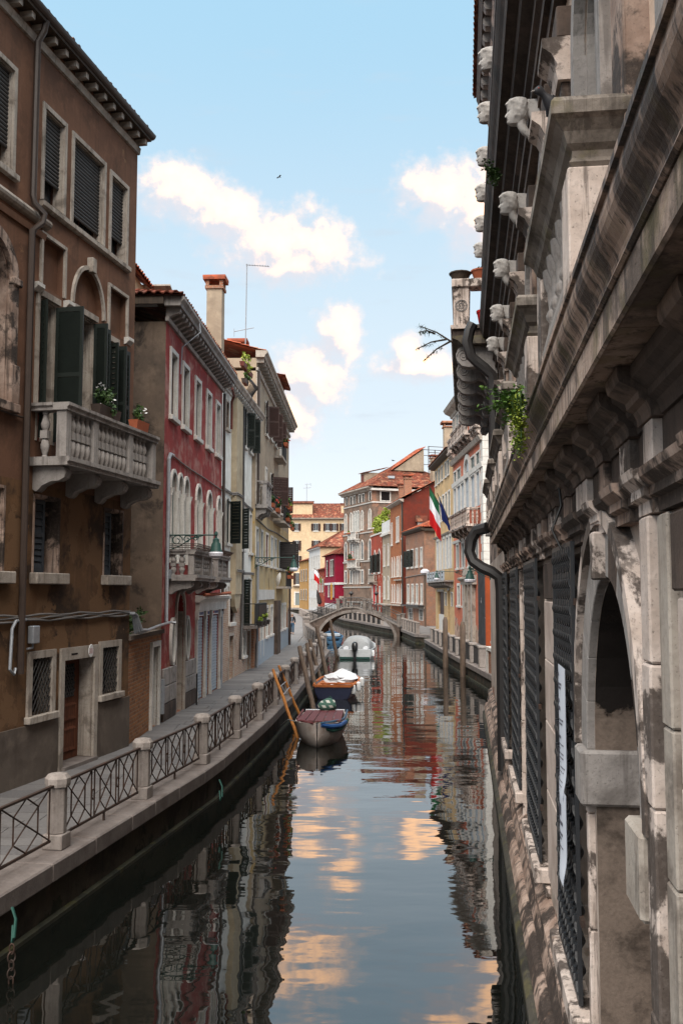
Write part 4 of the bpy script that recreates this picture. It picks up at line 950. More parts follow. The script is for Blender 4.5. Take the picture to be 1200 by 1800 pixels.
# ------------------------------------------------------------------ water, land, quays
# slab material: each stone its own tone
_m, _k, _b = newmat('paving_slab_toned', .75, .3); M['slabt'] = _m
_gp = _k.n('NewGeometry').outputs['Position']; _r = _k.n('ObjectInfo').outputs['Random']
_c = _k.mix(_r, (.105, .100, .102), (.165, .156, .153))
_c = _k.mix(_k.m('MULTIPLY', _k.ramp(_k.noise(_gp, 1.7, 7, .65), .45, .7), .55), _c, (.085, .078, .076))
_c = _k.mix(_k.m('MULTIPLY', _k.ramp(_k.noise(_gp, 25, 4), .4, .75), .3), _c, (.25, .235, .23))
_k.put(_b.inputs['Base Color'], _c); bump(_k, _b, _k.noise(_gp, 18, 5), .3, .01)

MB().quad((-300, -40, 0), (300, -40, 0), (300, 420, 0), (-300, 420, 0)).build('water', M['water'], kind='structure')
LK = [(-5.35, 4.0), (-4.62, 8.8), (-3.85, 13.4), (-3.34, 16.55), (-2.81, 19.84), (-2.52, 23.26), (-2.26, 26.5), (-2.07, 29.96), (-1.89, 32.9), (-1.76, 36.7), (-1.60, 40.2), (-1.47, 43.4), (-1.34, 47.0), (-1.23, 50.6), (-1.11, 54.2), (-1.0, 57.6)]
LB = LK + [(-1.5, 61.5), (-2.1, 67), (-2.6, 73), (-2.85, 79), (-2.8, 90), (-2.75, 104), (-4.3, 122), (-6.2, 146), (-10, 178), (-22, 208)]
RB = [(5.55, 34.6), (6.45, 38.0), (6.42, 44.6), (6.36, 48.8), (6.34, 54), (6.3, 59.3), (6.28, 67.1), (6.28, 72), (7.3, 72.3), (7.3, 78), (6.2, 79.5), (5.7, 92.3), (4.2, 101), (2.2, 115), (.6, 124), (-1.6, 146), (-4.0, 165), (-8, 190), (-15, 205)]
def offs(pl, d):
    """polyline moved d metres to its right"""
    out = []
    for i, p in enumerate(pl):
        a = Vector(pl[max(0, i - 1)]); b = Vector(pl[min(len(pl) - 1, i + 1)]); t = (b - a).normalized()
        out.append((p[0] + t.y * d, p[1] - t.x * d))
    return out
lo = offs(LB, .27); ro = offs(RB, -.22)
def sheet(name, pts, z, mat): return MB().quad(*[(x, y, z) for x, y in pts]).build(name, mat, kind='structure')
sheet('ground', lo[::-1][:1] + [(-200, 208), (-200, 4)] + lo, .695, M['slab'])
sheet('ground', ro + [(-15, 400), (200, 400), (200, 34.6)], .695, M['slab'])
_mb = MB()
def wallstrip(name, pl, z0, z1, mat, thick=.5, side=1):
    q = offs(pl, -thick * side); mb = MB()
    mb.rings([[(a[0], a[1], z0), (a[0], a[1], z1), (b[0], b[1], z1), (b[0], b[1], z0)] for a, b in zip(pl, q)], smooth=False)
    return mb.build(name, mat, kind='structure')
M['quay'] = plaster('wet_quay_brick', (.055, .044, .032), (.036, .030, .022), (.008, .008, .007), .7, (.085, .05, .034), (.58, .68), low=(.016, .019, .011), lowz=-.05, streak=.6, bmp=.6, seed=30)
lq = wallstrip('quay_wall', offs(lo, -.06), -1.0, .5, M['quay'])
rq = wallstrip('quay_wall', offs(ro, .06), -1.0, .5, M['quay'], side=-1)
wallstrip('quay_footing', offs(lo[:16], .03), -1.0, .05, M['algae'], .3); wallstrip('quay_footing', offs(ro, -.04), -1.0, .07, M['algae'], .3, -1)
def along(pl):
    d = [0]
    for a, b in zip(pl, pl[1:]): d.append(d[-1] + (Vector(b) - Vector(a)).length)
    def f(t):
        for i in range(len(pl) - 1):
            if t <= d[i + 1] or i == len(pl) - 2:
                k = (t - d[i]) / (d[i + 1] - d[i]); a, b = Vector(pl[i]), Vector(pl[i + 1]); p = a.lerp(b, k)
                return p, math.atan2(b.y - a.y, b.x - a.x)
    return f, d[-1]
def kerbstones(pl, parent, side, lim, wd=.5, step=1.35, z=.5, h=.25):
    f, L = along(pl); L = min(L, lim); t = 0; rnd = random.Random(5); g0 = 0
    while t < L - .3:
        l = step * rnd.uniform(.75, 1.25); p, a = f(t); p2, a2 = f(min(L, t + l - .012)); n1 = Vector((math.sin(a), -math.cos(a))) * side; n2 = Vector((math.sin(a2), -math.cos(a2))) * side
        dz_ = rnd.uniform(-.006, .006)
        lo_ = [(p.x + n1.x * .04, p.y + n1.y * .04), (p2.x + n2.x * .04, p2.y + n2.y * .04), (p2.x - n2.x * wd, p2.y - n2.y * wd), (p.x - n1.x * wd, p.y - n1.y * wd)]
        MB().rings([[(x, y, z) for x, y in lo_], [(x, y, z + h + dz_) for x, y in lo_]], smooth=False).build('kerb_stone', M['kerb'], parent, bevel=.02)
        t += l
kerbstones(lo[:16], lq, 1, 60); kerbstones(lo[15:21], lq, 1, 50, step=2.2); kerbstones(ro[:11], rq, -1, 60, step=2.0)
kerbstones(lo[20:], lq, 1, 60, step=4); kerbstones(ro[10:], rq, -1, 75, step=4)
# pavement of the left quay: separate slabs near, a jointed sheet beyond
pav = sheet('pavement', [(-6, 4)] + [(p[0] - .2, p[1]) for p in LK] + [(-1.6, 61.5), (-2.9, 79), (-2.95, 104), (-9, 108), (-20, 108), (-20, 64), (-3.2, 63.8), (-3.85, 44.5), (-4.4, 36.9), (-4.7, 27), (-4.7, 22), (-7.5, 9)], .715, M['slab'])
box1 = {}
def ubox(mat): 
    if mat not in box1: box1[mat] = MB().box(-.5, -.5, -.5, .5, .5, .5).mesh('slab', M[mat])
    return box1[mat]
rnd = random.Random(11); y = 9.5; cnt = 0
fw = lambda y_: (-4.79 - .2095 * (21.99 - y_)) if y_ < 22 else (-4.79 if y_ < 26 else (-4.70 + .0401 * (y_ - 27.88) if y_ < 36 else (-4.49 + .0531 * (y_ - 36.96) if y_ < 45 else -3.94 + .023 * (y_ - 44.5))))
fk = lambda y_: next(a[0] + (b[0] - a[0]) * (y_ - a[1]) / (b[1] - a[1]) for a, b in zip(LK, LK[1:]) if a[1] <= y_ <= b[1])
while y < 50 and cnt < 292:
    dpt = rnd.uniform(.42, .62) * (1 if y < 28 else 1.35); x0, x1 = fw(y + dpt / 2) - .02, fk(y + dpt / 2) - .24; n = 3 if y < 34 else 2
    cuts = sorted([x0 + (x1 - x0) * (i + rnd.uniform(-.22, .22)) / n for i in range(1, n)]); e = [x0] + cuts + [x1]
    for a, b in zip(e, e[1:]):
        o = link('slab', ubox('slabt'), pav, ((a + b) / 2, y + dpt / 2, .722 + rnd.uniform(-.002, .005))); o.scale = (b - a - .014, dpt - .014, .06); o.rotation_euler = (rnd.uniform(-.004, .004), rnd.uniform(-.004, .004), 0); cnt += 1
    y += dpt
_mb = MB(); y = max(y, 36)
while y < 100:
    x0, x1 = fw(y + .3) if y < 63 else -14, (fk(y + .3) - .24 if y < 57 else -3.0 if y > 66 else -2.4); n = 2 if y < 63 else 6
    c_ = [x0 + (x1 - x0) * (i + rnd.uniform(-.2, .2)) / n if 0 < i < n else (x0 if i == 0 else x1) for i in range(n + 1)]
    for a, b in zip(c_, c_[1:]): _mb.box(a + .008, y + .008, .70, b - .008, y + .69, .75 + rnd.uniform(-.003, .004))
    y += .7
_mb.build('far_slabs', M['slabt'], pav, kind='stuff')

# stone posts and iron railings of the left quay
pm = MB().box(-.165, -.165, 0, .165, .165, .2)
pm.rings([[(.155 * math.cos(PI / 8 + i * PI / 4), .155 * math.sin(PI / 8 + i * PI / 4), z) for i in range(8)] for z in (.2, .82)], smooth=False)
cp = MB().rings([[(r_ * math.cos(PI / 8 + i * PI / 4), r_ * math.sin(PI / 8 + i * PI / 4), z) for i in range(8)] for r_, z in ((.19, .82), (.20, .86), (.20, .93), (.15, .985), (.05, 1.0))], smooth=False)
shaft_me = pm.mesh('shaft', M['post'], .012); cap_me = cp.mesh('cap', M['post'])
ordn = lambda i: ORD[i] if i < len(ORD) else str(i)
posts = []
for i, (x, y) in enumerate(LK[1:]):
    a = math.atan2(LK[i + 1][1] - LK[i][1], LK[i + 1][0] - LK[i][0])
    t = thing('stone_post', f'octagonal stone post, {ordn(i)} from the near end of the left quay railing', 'post', (x, y, .75), a, 'stone posts of the left quay railing')
    link('shaft', shaft_me, t).scale = (.86, .86, 1); link('cap', cap_me, t).scale = (.86, .86, 1); posts.append((x, y))
def rail_panel(p, q, label, fine=True, z=.75, h=.86, mat='rust', group='iron railing panels of the left quay'):
    p, q = Vector(p), Vector(q); L = (q - p).length; a = math.atan2(q.y - p.y, q.x - p.x)
    t = thing('railing', label, 'railing', (p.x, p.y, z), a, group); s0, s1 = .2, L - .2; W_ = s1 - s0
    MB().box(s0 - .06, -.025, h - .03, s1 + .06, .025, h).build('top_rail', M[mat], t); MB().box(s0, -.015, .12, s1, .015, .15).build('bottom_rail', M[mat], t)
    n = 3; cw = W_ / n; b, tp = .15, h - .03
    for k in range(n):
        c0 = s0 + k * cw + .0; c1 = c0 + cw; g_ = .11
        i0, i1 = c0 + (g_ if k else .02), c1 - (.02 if k == n - 1 else 0)
        bars = [((i0, b), (i0, tp)), ((i1, b), (i1, tp)), ((i0, b), (i1, tp)), ((i0, tp), (i1, b))]
        m = (i0 + i1) / 2; q4 = (i1 - i0) / 4; hz = (tp - b) / 4
        bars += [((i0 + q4, b + hz), (i0 + q4, tp - hz)), ((i1 - q4, b + hz), (i1 - q4, tp - hz)), ((i0 + q4, tp - hz), (m, tp)), ((m, tp), (i1 - q4, tp - hz)), ((i0 + q4, b + hz), (m, b)), ((m, b), (i1 - q4, b + hz))]
        mk = lambda A, B_: MB().tube([(A[0], .004 if A[1] < B_[1] else -.004, A[1]), (B_[0], .004 if A[1] < B_[1] else -.004, B_[1])], .0125, 4)
        if fine:
            for A, B_ in bars: mk(A, B_).build('bar', M[mat], t)
        else:
            mb = MB()
            for A, B_ in bars: mb.tube([(A[0], 0, A[1]), (B_[0], 0, B_[1])], .0125, 4)
            mb.build('bars', M[mat], t)
        if k:
            r0 = c0 + g_ / 2
            MB().tube([(r0 + .045 * math.cos(j * PI / 7), 0, .47 + .075 * math.sin(j * PI / 7)) for j in range(15)], .011, 4).build('ring', M[mat], t)
    MB().box(W_ / 2 + s0 - .015, -.015, 0, W_ / 2 + s0 + .015, .015, .12).build('foot', M[mat], t)
for i, (p, q) in enumerate(zip(posts, posts[1:])):
    rail_panel(p, q, f'black iron railing with crossed bars, {ordn(i)} panel from the near end of the left quay', i < 5)
# stone balustrade turning back towards the bridge
ret = [(-1.0, 57.6), (-1.32, 60.2), (-1.6, 62.8), (-1.86, 65.4), (-2.1, 68), (-2.34, 70.6), (-2.54, 73.2), (-2.7, 76), (-2.85, 79)]
me2 = MB().box(-.16, -.16, 0, .16, .16, .86).box(-.19, -.19, .86, .19, .19, .98).mesh('shaft', M['post'], .02)
for i, (x, y) in enumerate(ret[1:]):
    t = thing('stone_post', f'square stone post, {ordn(i)} after the bend of the left quay towards the bridge', 'post', (x, y, .75), 1.8, 'square stone posts before the bridge')
    o = link('shaft', me2, t); o.scale = (1.5, 1.5, 1.45) if i == 7 else (1, 1, 1)
for i, (p, q) in enumerate(zip(ret, ret[1:])):
    p, q = Vector(p), Vector(q); a = math.atan2(q.y - p.y, q.x - p.x)
    t = thing('parapet', f'low stone parapet, {ordn(i)} stretch after the bend of the left quay', 'parapet', (p.x, p.y, .75), a, 'parapet stretches before the bridge')
    L = (q - p).length; MB().box(.17, -.09, .62, L - .17, .09, .80).build('coping', M['kerb'], t); MB().box(.17, -.05, 0, L - .17, .05, .62).build('panel', M['greyweather'] if 'greyweather' in M else M['istria_grey'], t)

def bar_fence(pl, label0, post_step, mat='iron', z=.75, h=.9, pillar='post', dark=True, group='', skip=()):
    """short stone pillars with barred panels between, along a line of points"""
    f, L = along(pl); n = max(1, int(L / post_step)); pts = [f(L * i / n)[0] for i in range(n + 1)]
    for i, p in enumerate(pts):
        a = f(L * i / n)[1]
        t = thing('stone_post', f'{label0} post, {ordn(i)} from the near end', 'post', (p.x, p.y, z), a, group + ' posts')
        link('shaft', me2, t)
    for i, (p, q) in enumerate(zip(pts, pts[1:])):
        if i in skip: continue
        l = (q - p).length; t = thing('railing', f'{label0} barred panel, {ordn(i)} from the near end', 'railing', (p.x, p.y, z), math.atan2(q.y - p.y, q.x - p.x), group + ' panels')
        mb = MB(); k = max(3, int(l / .13))
        for j in range(1, k): mb.box(l * j / k - .012, -.012, .08, l * j / k + .012, .012, h - .06)
        mb.build('bars', M[mat], t); MB().box(.16, -.02, h - .06, l - .16, .02, h - .02).box(.16, -.02, .05, l - .16, .02, .08).build('rails', M[mat], t)
bar_fence(RB[2:7], 'right quay', 2.6, group='right quay fence')
bar_fence(RB[10:12], 'right quay near the bridge', 1.9, group='bridge end fence')
bar_fence(RB[12:17], 'far right bank', 3.0, group='far right bank fence')
bar_fence(LB[21:24], 'far left bank', 2.4, group='far left bank fence')
# end parapet with a brick panel where the right quay meets the palace
t = thing('end_parapet', 'brick panelled parapet with white stone cap at the near end of the right quay', 'parapet', (6.45, 40.2, .75), R(90))
MB().box(-2.2, -.16, 0, 1.6, .16, .95).build('panel', M['brick'], t); MB().box(-2.3, -.24, .95, 1.8, .24, 1.1).build('cap', M['trim'], t); MB().box(1.6, -.22, 0, 2.0, .22, .95).build('pier', M['trim'], t)
MB().lathe([(.05, 0), (.08, .06), (.16, .16), (.17, .24), (.12, .34), (.04, .4)], 12).build('ball_finial', M['trim'], t, (1.0, 0, 1.1))
# water steps
for k in range(4): MB().box(6.55 + .0, 72.4, .55 - k * .2 - .2, 7.3 - .18 * k if 0 else 7.3, 77.6 - k * .5, .55 - k * .2).build('water_step', M['algae'], rq)

# ------------------------------------------------------------------ bridge
Lp, Rp = Vector((-3.3, 93.6)), Vector((5.7, 91.6)); Lb = (Rp - Lp).length; ab = math.atan2(Rp.y - Lp.y, Rp.x - Lp.x)
br = thing('arch_bridge', 'small stone and brick footbridge with iron railings arching over the canal', 'bridge', (Lp.x, Lp.y, 0), ab)
hw = 1.5; deck = lambda x: .95 + 1.72 * (1 - max(0, abs(2 * x / Lb - 1) - .13) / .87) ** .92
xc, ha = Lb * .56, 3.55
cz = lambda x: -.15 + 2.42 * math.sqrt(max(0, 1 - ((x - xc) / ha) ** 2))
xs = [Lb * i / 40 for i in range(41)]
for sy in (-1, 1):
    y0, y1 = sy * hw, sy * (hw - .3)
    xs2 = sorted(xs + [xc - ha, xc + ha])
    MB().rings([[(x, y0, max(-.6, cz(x)) if abs(x - xc) < ha + .001 else -.6), (x, y0, deck(x) - .02), (x, y1, deck(x) - .02), (x, y1, max(-.6, cz(x)) if abs(x - xc) < ha + .001 else -.6)] for x in xs2], smooth=False).build('spandrel', M['brickdark'] if 'brickdark' in M else M['soot'], br)
    MB().rings([[(x, sy * (hw + .06), deck(x) - .02), (x, sy * (hw + .06), deck(x) + .10), (x, sy * (hw - .24), deck(x) + .10), (x, sy * (hw - .24), deck(x) - .02)] for x in xs], smooth=False).build('coping', M['bridgestone'], br)
    rg = [(xc - ha * math.cos(PI * i / 30), 2.42 * math.sin(PI * i / 30) - .15) for i in range(31)]; r2 = [(xc - (ha + .26) * math.cos(PI * i / 30), 2.68 * math.sin(PI * i / 30) - .15) for i in range(31)]
    MB().rings([[(p[0], sy * (hw + .05), p[1]), (q[0], sy * (hw + .05), q[1]), (q[0], sy * (hw - .2), q[1]), (p[0], sy * (hw - .2), p[1])] for p, q in zip(rg, r2)], smooth=False).build('arch_ring', M['bridgestone'], br)
    rl = MB(); bs = MB(); y = sy * (hw - .14)
    for i in range(61):
        x = Lb * i / 60; bs.box(x - .014, y - .014, deck(x) + .1, x + .014, y + .014, deck(x) + .98)
        if i % 3 == 0 and i: x2 = Lb * (i - 2) / 60; bs.tube([(x2, y, deck(x2) + .15), (x, y, deck(x) + .9)], .011, 4)
    bs.build('balusters', M['iron'], br)
    for h_ in (.22, .98): MB().tube([(x, y, deck(x) + h_) for x in xs], .028, 5).build('hand_rail', M['iron'], br)
    for x in (.1, Lb * .365, Lb * .64, Lb - .1): MB().box(x - .16, y - .15, deck(x) - .1, x + .16, y + .15, deck(x) + 1.02).box(x - .2, y - .19, deck(x) + 1.02, x + .2, y + .19, deck(x) + 1.14).build('pedestal', M['bridgestone'], br)
MB().rings([[(x, -hw + .2, cz(x)), (x, hw - .2, cz(x)), (x, hw - .3, deck(x) - .21), (x, -hw + .3, deck(x) - .21)] for x in [xc + ha * .999 * (i / 16 - 1) for i in range(33)]], smooth=False).build('vault', M['brick_brown'], br)
MB().rings([[(x, -hw + .3, deck(x) - .2), (x, hw - .3, deck(x) - .2), (x, hw - .3, deck(x) - .01), (x, -hw + .3, deck(x) - .01)] for x in xs], smooth=False).build('deck', M['slab'], br)
for i, x in enumerate((Lb * .43, Lb * .7)):
    bl_ = thing('bridge_lantern', ('small lantern post on the bridge nearer the middle', 'small lantern post on the bridge towards the right bank')[i], 'lantern', br.matrix_basis @ Vector((x, hw + .2, 2.3)), ab, 'lantern posts behind the bridge rail')
    MB().tube([(0, 0, 0), (0, 0, 1.5)], .04, 6).build('pole', M['iron'], bl_); MB().lathe([(.05, 1.5), (.2, 1.7), (.24, 1.74), (.05, 1.95)], 8).build('lantern_head', M['iron'], bl_)

# ------------------------------------------------------------------ mooring piles and poles
def pile(label, base, top, r, mat='pile', name='mooring_pile', cat='mooring pile', group='leaning mooring piles along the left quay'):
    b, t_ = Vector(base), Vector(top); d = t_ - b; n = 7
    t = tag(MB().tube([b - b + d * (-.28) + Vector((0, 0, 0))] + [d * (i / n) + Vector((math.sin(i * 1.9) * .012, math.cos(i * 2.3) * .012, 0)) for i in range(n)] + [d * .985, d], [r * 1.05] + [r * (1.04 - .12 * i / n) for i in range(n)] + [r * .9, r * .55], 9).build(name, M[mat], None, base), label, cat, group)
    return t
for lb, b_, t_, r_ in (('nearest thick leaning mooring pile beyond the orange poles', (-1.0, 35.1, 0), (-1.55, 36, 2.2), .092), ('second leaning mooring pile, by the orange boat transom', (-.96, 38.9, 0), (-1.4, 39.6, 2.13), .09),
                       ('dark mooring pile just behind the second one', (-.96, 45.7, 0), (-1.5, 46, 1.97), .10), ('tallest reddish mooring pile beside the quay posts', (-.72, 48.3, 0), (-1.24, 48.6, 2.5), .11), ('mooring pile leaning in front of the white motorboat', (-.28, 61.9, 0), (-.72, 62, 2.4), .11)):
    pile(lb, b_, t_, r_)
pile('orange wooden pole leaning on the left quay, nearer of the pair', (-1.26, 28.3, 0), (-2.03, 28.9, 1.92), .048, 'oarwood', 'mooring_pole', 'pole', 'orange poles leaning on the left quay')
pile('orange wooden pole leaning on the left quay, farther of the pair', (-1.33, 32.4, 0), (-2.07, 32.2, 1.78), .048, 'oarwood', 'mooring_pole', 'pole', 'orange poles leaning on the left quay')
t = thing('rope_ladder', 'small white metal bracket hung between the two orange poles', 'bracket', (-1.75, 29.6, 1.3)); MB().tube([(-.12, -.6, .05), (-.02, 1.4, .05)], .02, 4).tube([(.0, -.6, -.18), (.1, 1.4, -.12)], .02, 4).tube([(-.07, .1, .05), (.04, .2, -.17)], .02, 4).build('bars', M['zinc'], t)
for lb, b_, h_ in (('pointed dark mooring post standing by the right quay, farther of the two', (5.78, 54.3), 2.78), ('pointed dark mooring post standing by the right quay, nearer of the two', (6.0, 48.3), 2.72)):
    tag(MB().lathe([(.15, -1), (.15, .4), (.14, 1.5), (.14, h_ - .2), (.07, h_), (.02, h_ + .01)], 10).build('mooring_post', M['pile'], None, (*b_, 0)), lb, 'mooring post', 'mooring posts of the right quay')

# ------------------------------------------------------------------ boats
def hull(secs, mat, parent, name='hull', inner=True):
    """secs: (y, half beam at rail, half beam at chine, rail z, keel z); closed shell with thickness"""
    rs = []
    for y, bw, cw, rz, kz in secs:
        sgm = [(bw, rz), (bw * .5 + cw * .5 + .03, rz * .5 + kz * .5), (cw, kz + .10), (cw * .35, kz)]
        out = [(x, y, z) for x, z in sgm] + [(-x, y, z) for x, z in sgm[::-1]]
        t = min(.05, bw * .4); inn = [(-bw + t, y, rz), (-max(.0, cw - t) - .0, y, kz + .22), (max(.0, cw - t), y, kz + .22), (bw - t, y, rz)]
        rs.append(out + inn)
    return MB().rings(rs, smooth=True).build(name, mat, parent)
def boat(name, label, bow, stern, secs, mat):
    b, s_ = Vector(bow), Vector(stern); a = math.atan2(s_.y - b.y, s_.x - b.x) - PI / 2
    t = thing(name, label, 'boat', (b.x, b.y, 0), a, 'boats moored along the left quay'); hull(secs, mat, t); return t
# A: maroon covered dinghy, bow towards us
A = boat('covered_dinghy', 'small grey white dinghy with maroon wooden cover, nearest boat, bow towards us', (-.66, 26.5), (-.5, 30.2), [(0, .05, .03, .66, .10), (.12, .24, .10, .645, -.02), (.5, .52, .30, .61, -.1), (1.2, .70, .50, .57, -.12), (2.4, .74, .56, .54, -.12), (3.7, .60, .48, .53, -.08)], M['hull_white'])
for k in range(5):
    x0 = -.62 + k * .25; MB().rings([[(x0 + .01, .55 + abs(x0 + .12) * .35, .62), (x0 + .235, .55 + abs(x0 + .12) * .35, .62), (x0 + .235, .55 + abs(x0 + .12) * .35, .645), (x0 + .01, .55 + abs(x0 + .12) * .35, .645)], [(x0 * .92 + .01, 3.5, .565), (x0 * .92 + .225, 3.5, .565), (x0 * .92 + .225, 3.5, .59), (x0 * .92 + .01, 3.5, .59)]], smooth=False).build('cover_board', M['maroon'], A)
for sx in (1, -1):
    pts = [(sx * (.06 + .62 * min(1, (y_ / 1.5)) ** .6), y_, .66 - .1 * min(1, y_ / 2)) for y_ in (.02, .15, .4, .8, 1.4, 2.2, 3.0, 3.7)]
    MB().tube(pts, .035, 6).build('gunwale', M['maroon'] if sx < 0 else M['bluetarp'], A)
MB().tube([(.14, .12, .52), (.40, .30, .42), (.62, .8, .40), (.72, 1.4, .46), (.75, 2.0, .5)], .045, 6).build('rope_fender', M['greenrope'], A); MB().tube([(.10, .05, .61), (.36, .22, .54), (.58, .6, .51), (.72, 1.3, .53)], .06, 7).build('tube_fender', M['bluepipe'], A)
MB().tube([(0, -.012, .66), (0, -.012, .1), (0, .1, -.05)], .014, 5).build('stem_band', M['iron'], A)
MB().tube([(-.6, 3.72, .55), (.6, 3.72, .55)], .045, 6).build('transom_rail', M['zinc'], A); MB().tube([(-.66, .9, .58), (-.9, 1.2, .6), (-1.2, 2.2, .3)], .015, 4).build('mooring_rope', M['cable'], A)
# striped bag on its stern
bag = thing('striped_bag', 'green and white checked cloth bag lying on the dinghy stern', 'bag', (-.46, 30.0, .53)); bag.scale = (.9, .9, .68)
rs = []
for k in range(9):
    f = k / 8; rr = .31 * math.sin(PI * min(.98, .12 + f * .86)) ** .6
    rs.append([(.08 * f + rr * (1 + .12 * math.sin(3 * a_ + k)) * math.cos(a_), rr * .75 * math.sin(a_), .62 * f) for a_ in [2 * PI * i / 14 for i in range(14)]])
_m, _k, _b = newmat('checked_cloth', .8, .2); _x, _y, _z = _k.sep(objco(_k)); 
_sx = _k.m('GREATER_THAN', _k.m('FRACT', _k.m('MULTIPLY', _k.m('ADD', _x, _k.m('MULTIPLY', _z, .5)), 4.2)), .5); _sz = _k.m('GREATER_THAN', _k.m('FRACT', _k.m('MULTIPLY', _z, 4.6)), .5)
_k.put(_b.inputs['Base Color'], _k.mix(_k.m('MAXIMUM', _k.m('MULTIPLY', _sx, .9), _k.m('MULTIPLY', _sz, .9)), (.50, .52, .48), (.012, .085, .06))); M['check'] = _m
MB().rings(rs).build('bag_body', M['check'], bag); MB().tube([(.05, 0, .6), (.12, .02, .70), (.18, 0, .62)], .02, 5).build('bag_handle', M['greenrope'], bag)
# B: varnished boat with navy transom towards us
Bt = boat('varnished_boat', 'orange varnished open boat with navy transom and a white sheet inside', (-.34, 38.3), (.12, 42.8), [(0, .74, .56, .53, -.05), (.02, .76, .58, .53, -.1), (1.4, .86, .66, .53, -.12), (2.8, .80, .56, .57, -.1), (3.8, .45, .25, .65, 0), (4.4, .06, .03, .73, .2)], M['navy'])
MB().rings([[(sx_ * .70, y_, .50), (sx_ * .3, y_, .14), (-sx_ * .3, y_, .14), (-sx_ * .70, y_, .50), (-sx_ * .64, y_, .51), (-sx_ * .27, y_, .17), (sx_ * .27, y_, .17), (sx_ * .64, y_, .51)] for sx_, y_ in ((.98, .06), (1.1, 1.4), (1.02, 2.8), (.55, 3.8))], smooth=False).build('planking', M['orangewood'], Bt)
for sx in (1, -1): MB().tube([(sx * .75, 0, .54), (sx * .87, 1.4, .54), (sx * .81, 2.8, .58), (sx * .46, 3.8, .66), (sx * .05, 4.4, .74)], .05, 6).build('gunwale', M['orangewood'], Bt)
MB().quad((-.74, -.004, .53), (-.65, -.004, .2), (-.56, -.004, .05), (-.2, -.004, -.06), (.2, -.004, -.06), (.56, -.004, .05), (.65, -.004, .2), (.74, -.004, .53)).build('transom', M['navy'], Bt)
MB().box(-.72, -.03, .47, .72, .05, .56).build('transom_cap', M['orangewood'], Bt)
for y_ in (.5, 1.5): MB().box(-.8, y_, .44, .8, y_ + .28, .49).build('thwart', M['orangewood'], Bt)
for x_, y_, z_ in ((.93, .9, .42), (.98, 1.9, .5), (.78, .25, .36)): MB().lathe([(.02, -.2), (.09, -.15), (.11, 0), (.09, .15), (.02, .2)], 10, (x_, y_, z_)).build('fender', M['fender'], Bt)
tp = thing('white_sheet', 'crumpled white tarpaulin heaped in the orange varnished boat', 'tarpaulin', (.02, 41.1, .42))
rs = []; rnd = random.Random(4)
for k in range(10):
    v_ = k / 9; ring = []
    for i in range(18):
        a_ = 2 * PI * i / 18; rr = (1 - v_ ** 2.2) * (1 + rnd.uniform(-.16, .16)); ring.append((.78 * rr * math.cos(a_), .9 * rr * math.sin(a_), .52 * v_ + rnd.uniform(-.05, .05)))
    rs.append(ring)
MB().rings(rs).build('sheet', M['tarp'], tp)
# C: white motorboat, stern towards us
C_ = boat('white_motorboat', 'white motorboat under a grey cover with a black outboard motor', (.82, 60.6), (1.5, 66.4), [(0, 1.02, .9, .62, .05), (.05, 1.05, .94, .62, -.1), (2, 1.12, .96, .68, -.14), (4, .95, .65, .8, -.1), (5.3, .5, .2, .92, .1), (6.0, .05, .02, 1.0, .4)], M['boatwhite'])
rs = []
for y_, w_, h_ in ((.75, .82, .02), (.78, .86, .45), (.95, .84, .66), (1.7, .84, .76), (2.6, .86, .70), (3.4, .85, .46), (4.6, .55, .32), (5.5, .15, .25)):
    rs.append([(w_ * math.cos(a_) * (1 + .02 * math.sin(9 * a_)), y_, .66 + h_ * math.sin(a_) ** .55) for a_ in [PI * i / 16 for i in range(17)]] + [(-w_, y_, .55), (w_, y_, .55)])
MB().rings(rs).build('boat_cover', M['greytarp'], C_)
MB().quad((-1.02, -.004, .62), (-.9, -.004, .15), (-.3, -.004, .05), (.3, -.004, .05), (.9, -.004, .15), (1.02, -.004, .62)).build('transom', M['boatwhite'], C_)
MB().box(-.95, .02, .5, .95, .75, .60).build('stern_deck', M['boatwhite'], C_); MB().box(-.95, -.02, .02, .95, .02, .16).build('boot_stripe', M['greeniron'], C_)
for sx in (-1, 1): MB().rings([[(sx * .62 + .16 * math.cos(a_), .5, .66 + .13 * math.sin(a_)) for a_ in [2 * PI * i / 12 for i in range(12)]], [(sx * .62 + .16 * math.cos(a_), .9, .66 + .13 * math.sin(a_)) for a_ in [2 * PI * i / 12 for i in range(12)]]]).build('stern_seat', M['tarp'], C_)
mo = MB().rings([[(.02 + w_ * math.cos(a_), y0_ + d_ * math.sin(a_), z_) for a_ in [2 * PI * i / 12 for i in range(12)]] for z_, w_, d_, y0_ in ((.55, .10, .14, -.12), (.62, .19, .24, -.15), (.85, .2, .27, -.16), (1.02, .17, .22, -.12), (1.10, .08, .1, -.1))]).build('outboard_motor', M['motor'], C_)
MB().box(-.07, -.24, -.2, .11, -.04, .58).build('motor_leg', M['motor'], mo)
for x_ in (-1.02, 1.1): MB().lathe([(.02, -.22), (.1, -.16), (.12, 0), (.1, .16), (.02, .22)], 10, (x_, .4, .35)).build('fender', M['fender'], C_)
# D: blue boat behind
D_ = boat('blue_boat', 'small dark blue boat moored behind the white motorboat by the bridge', (-.55, 77.5), (-.9, 83), [(0, .62, .5, .55, -.05), (.05, .66, .52, .55, -.1), (2.2, .85, .62, .6, -.1), (4.2, .6, .3, .75, 0), (5.4, .05, .02, .95, .3)], M['bluetarp'])
MB().box(-.75, 1.4, .42, .75, 1.8, .5).build('thwart', M['bluetarp'], D_); MB().box(-.6, 2.6, .55, .6, 4.0, .72).build('foredeck', M['lightshut'], D_)

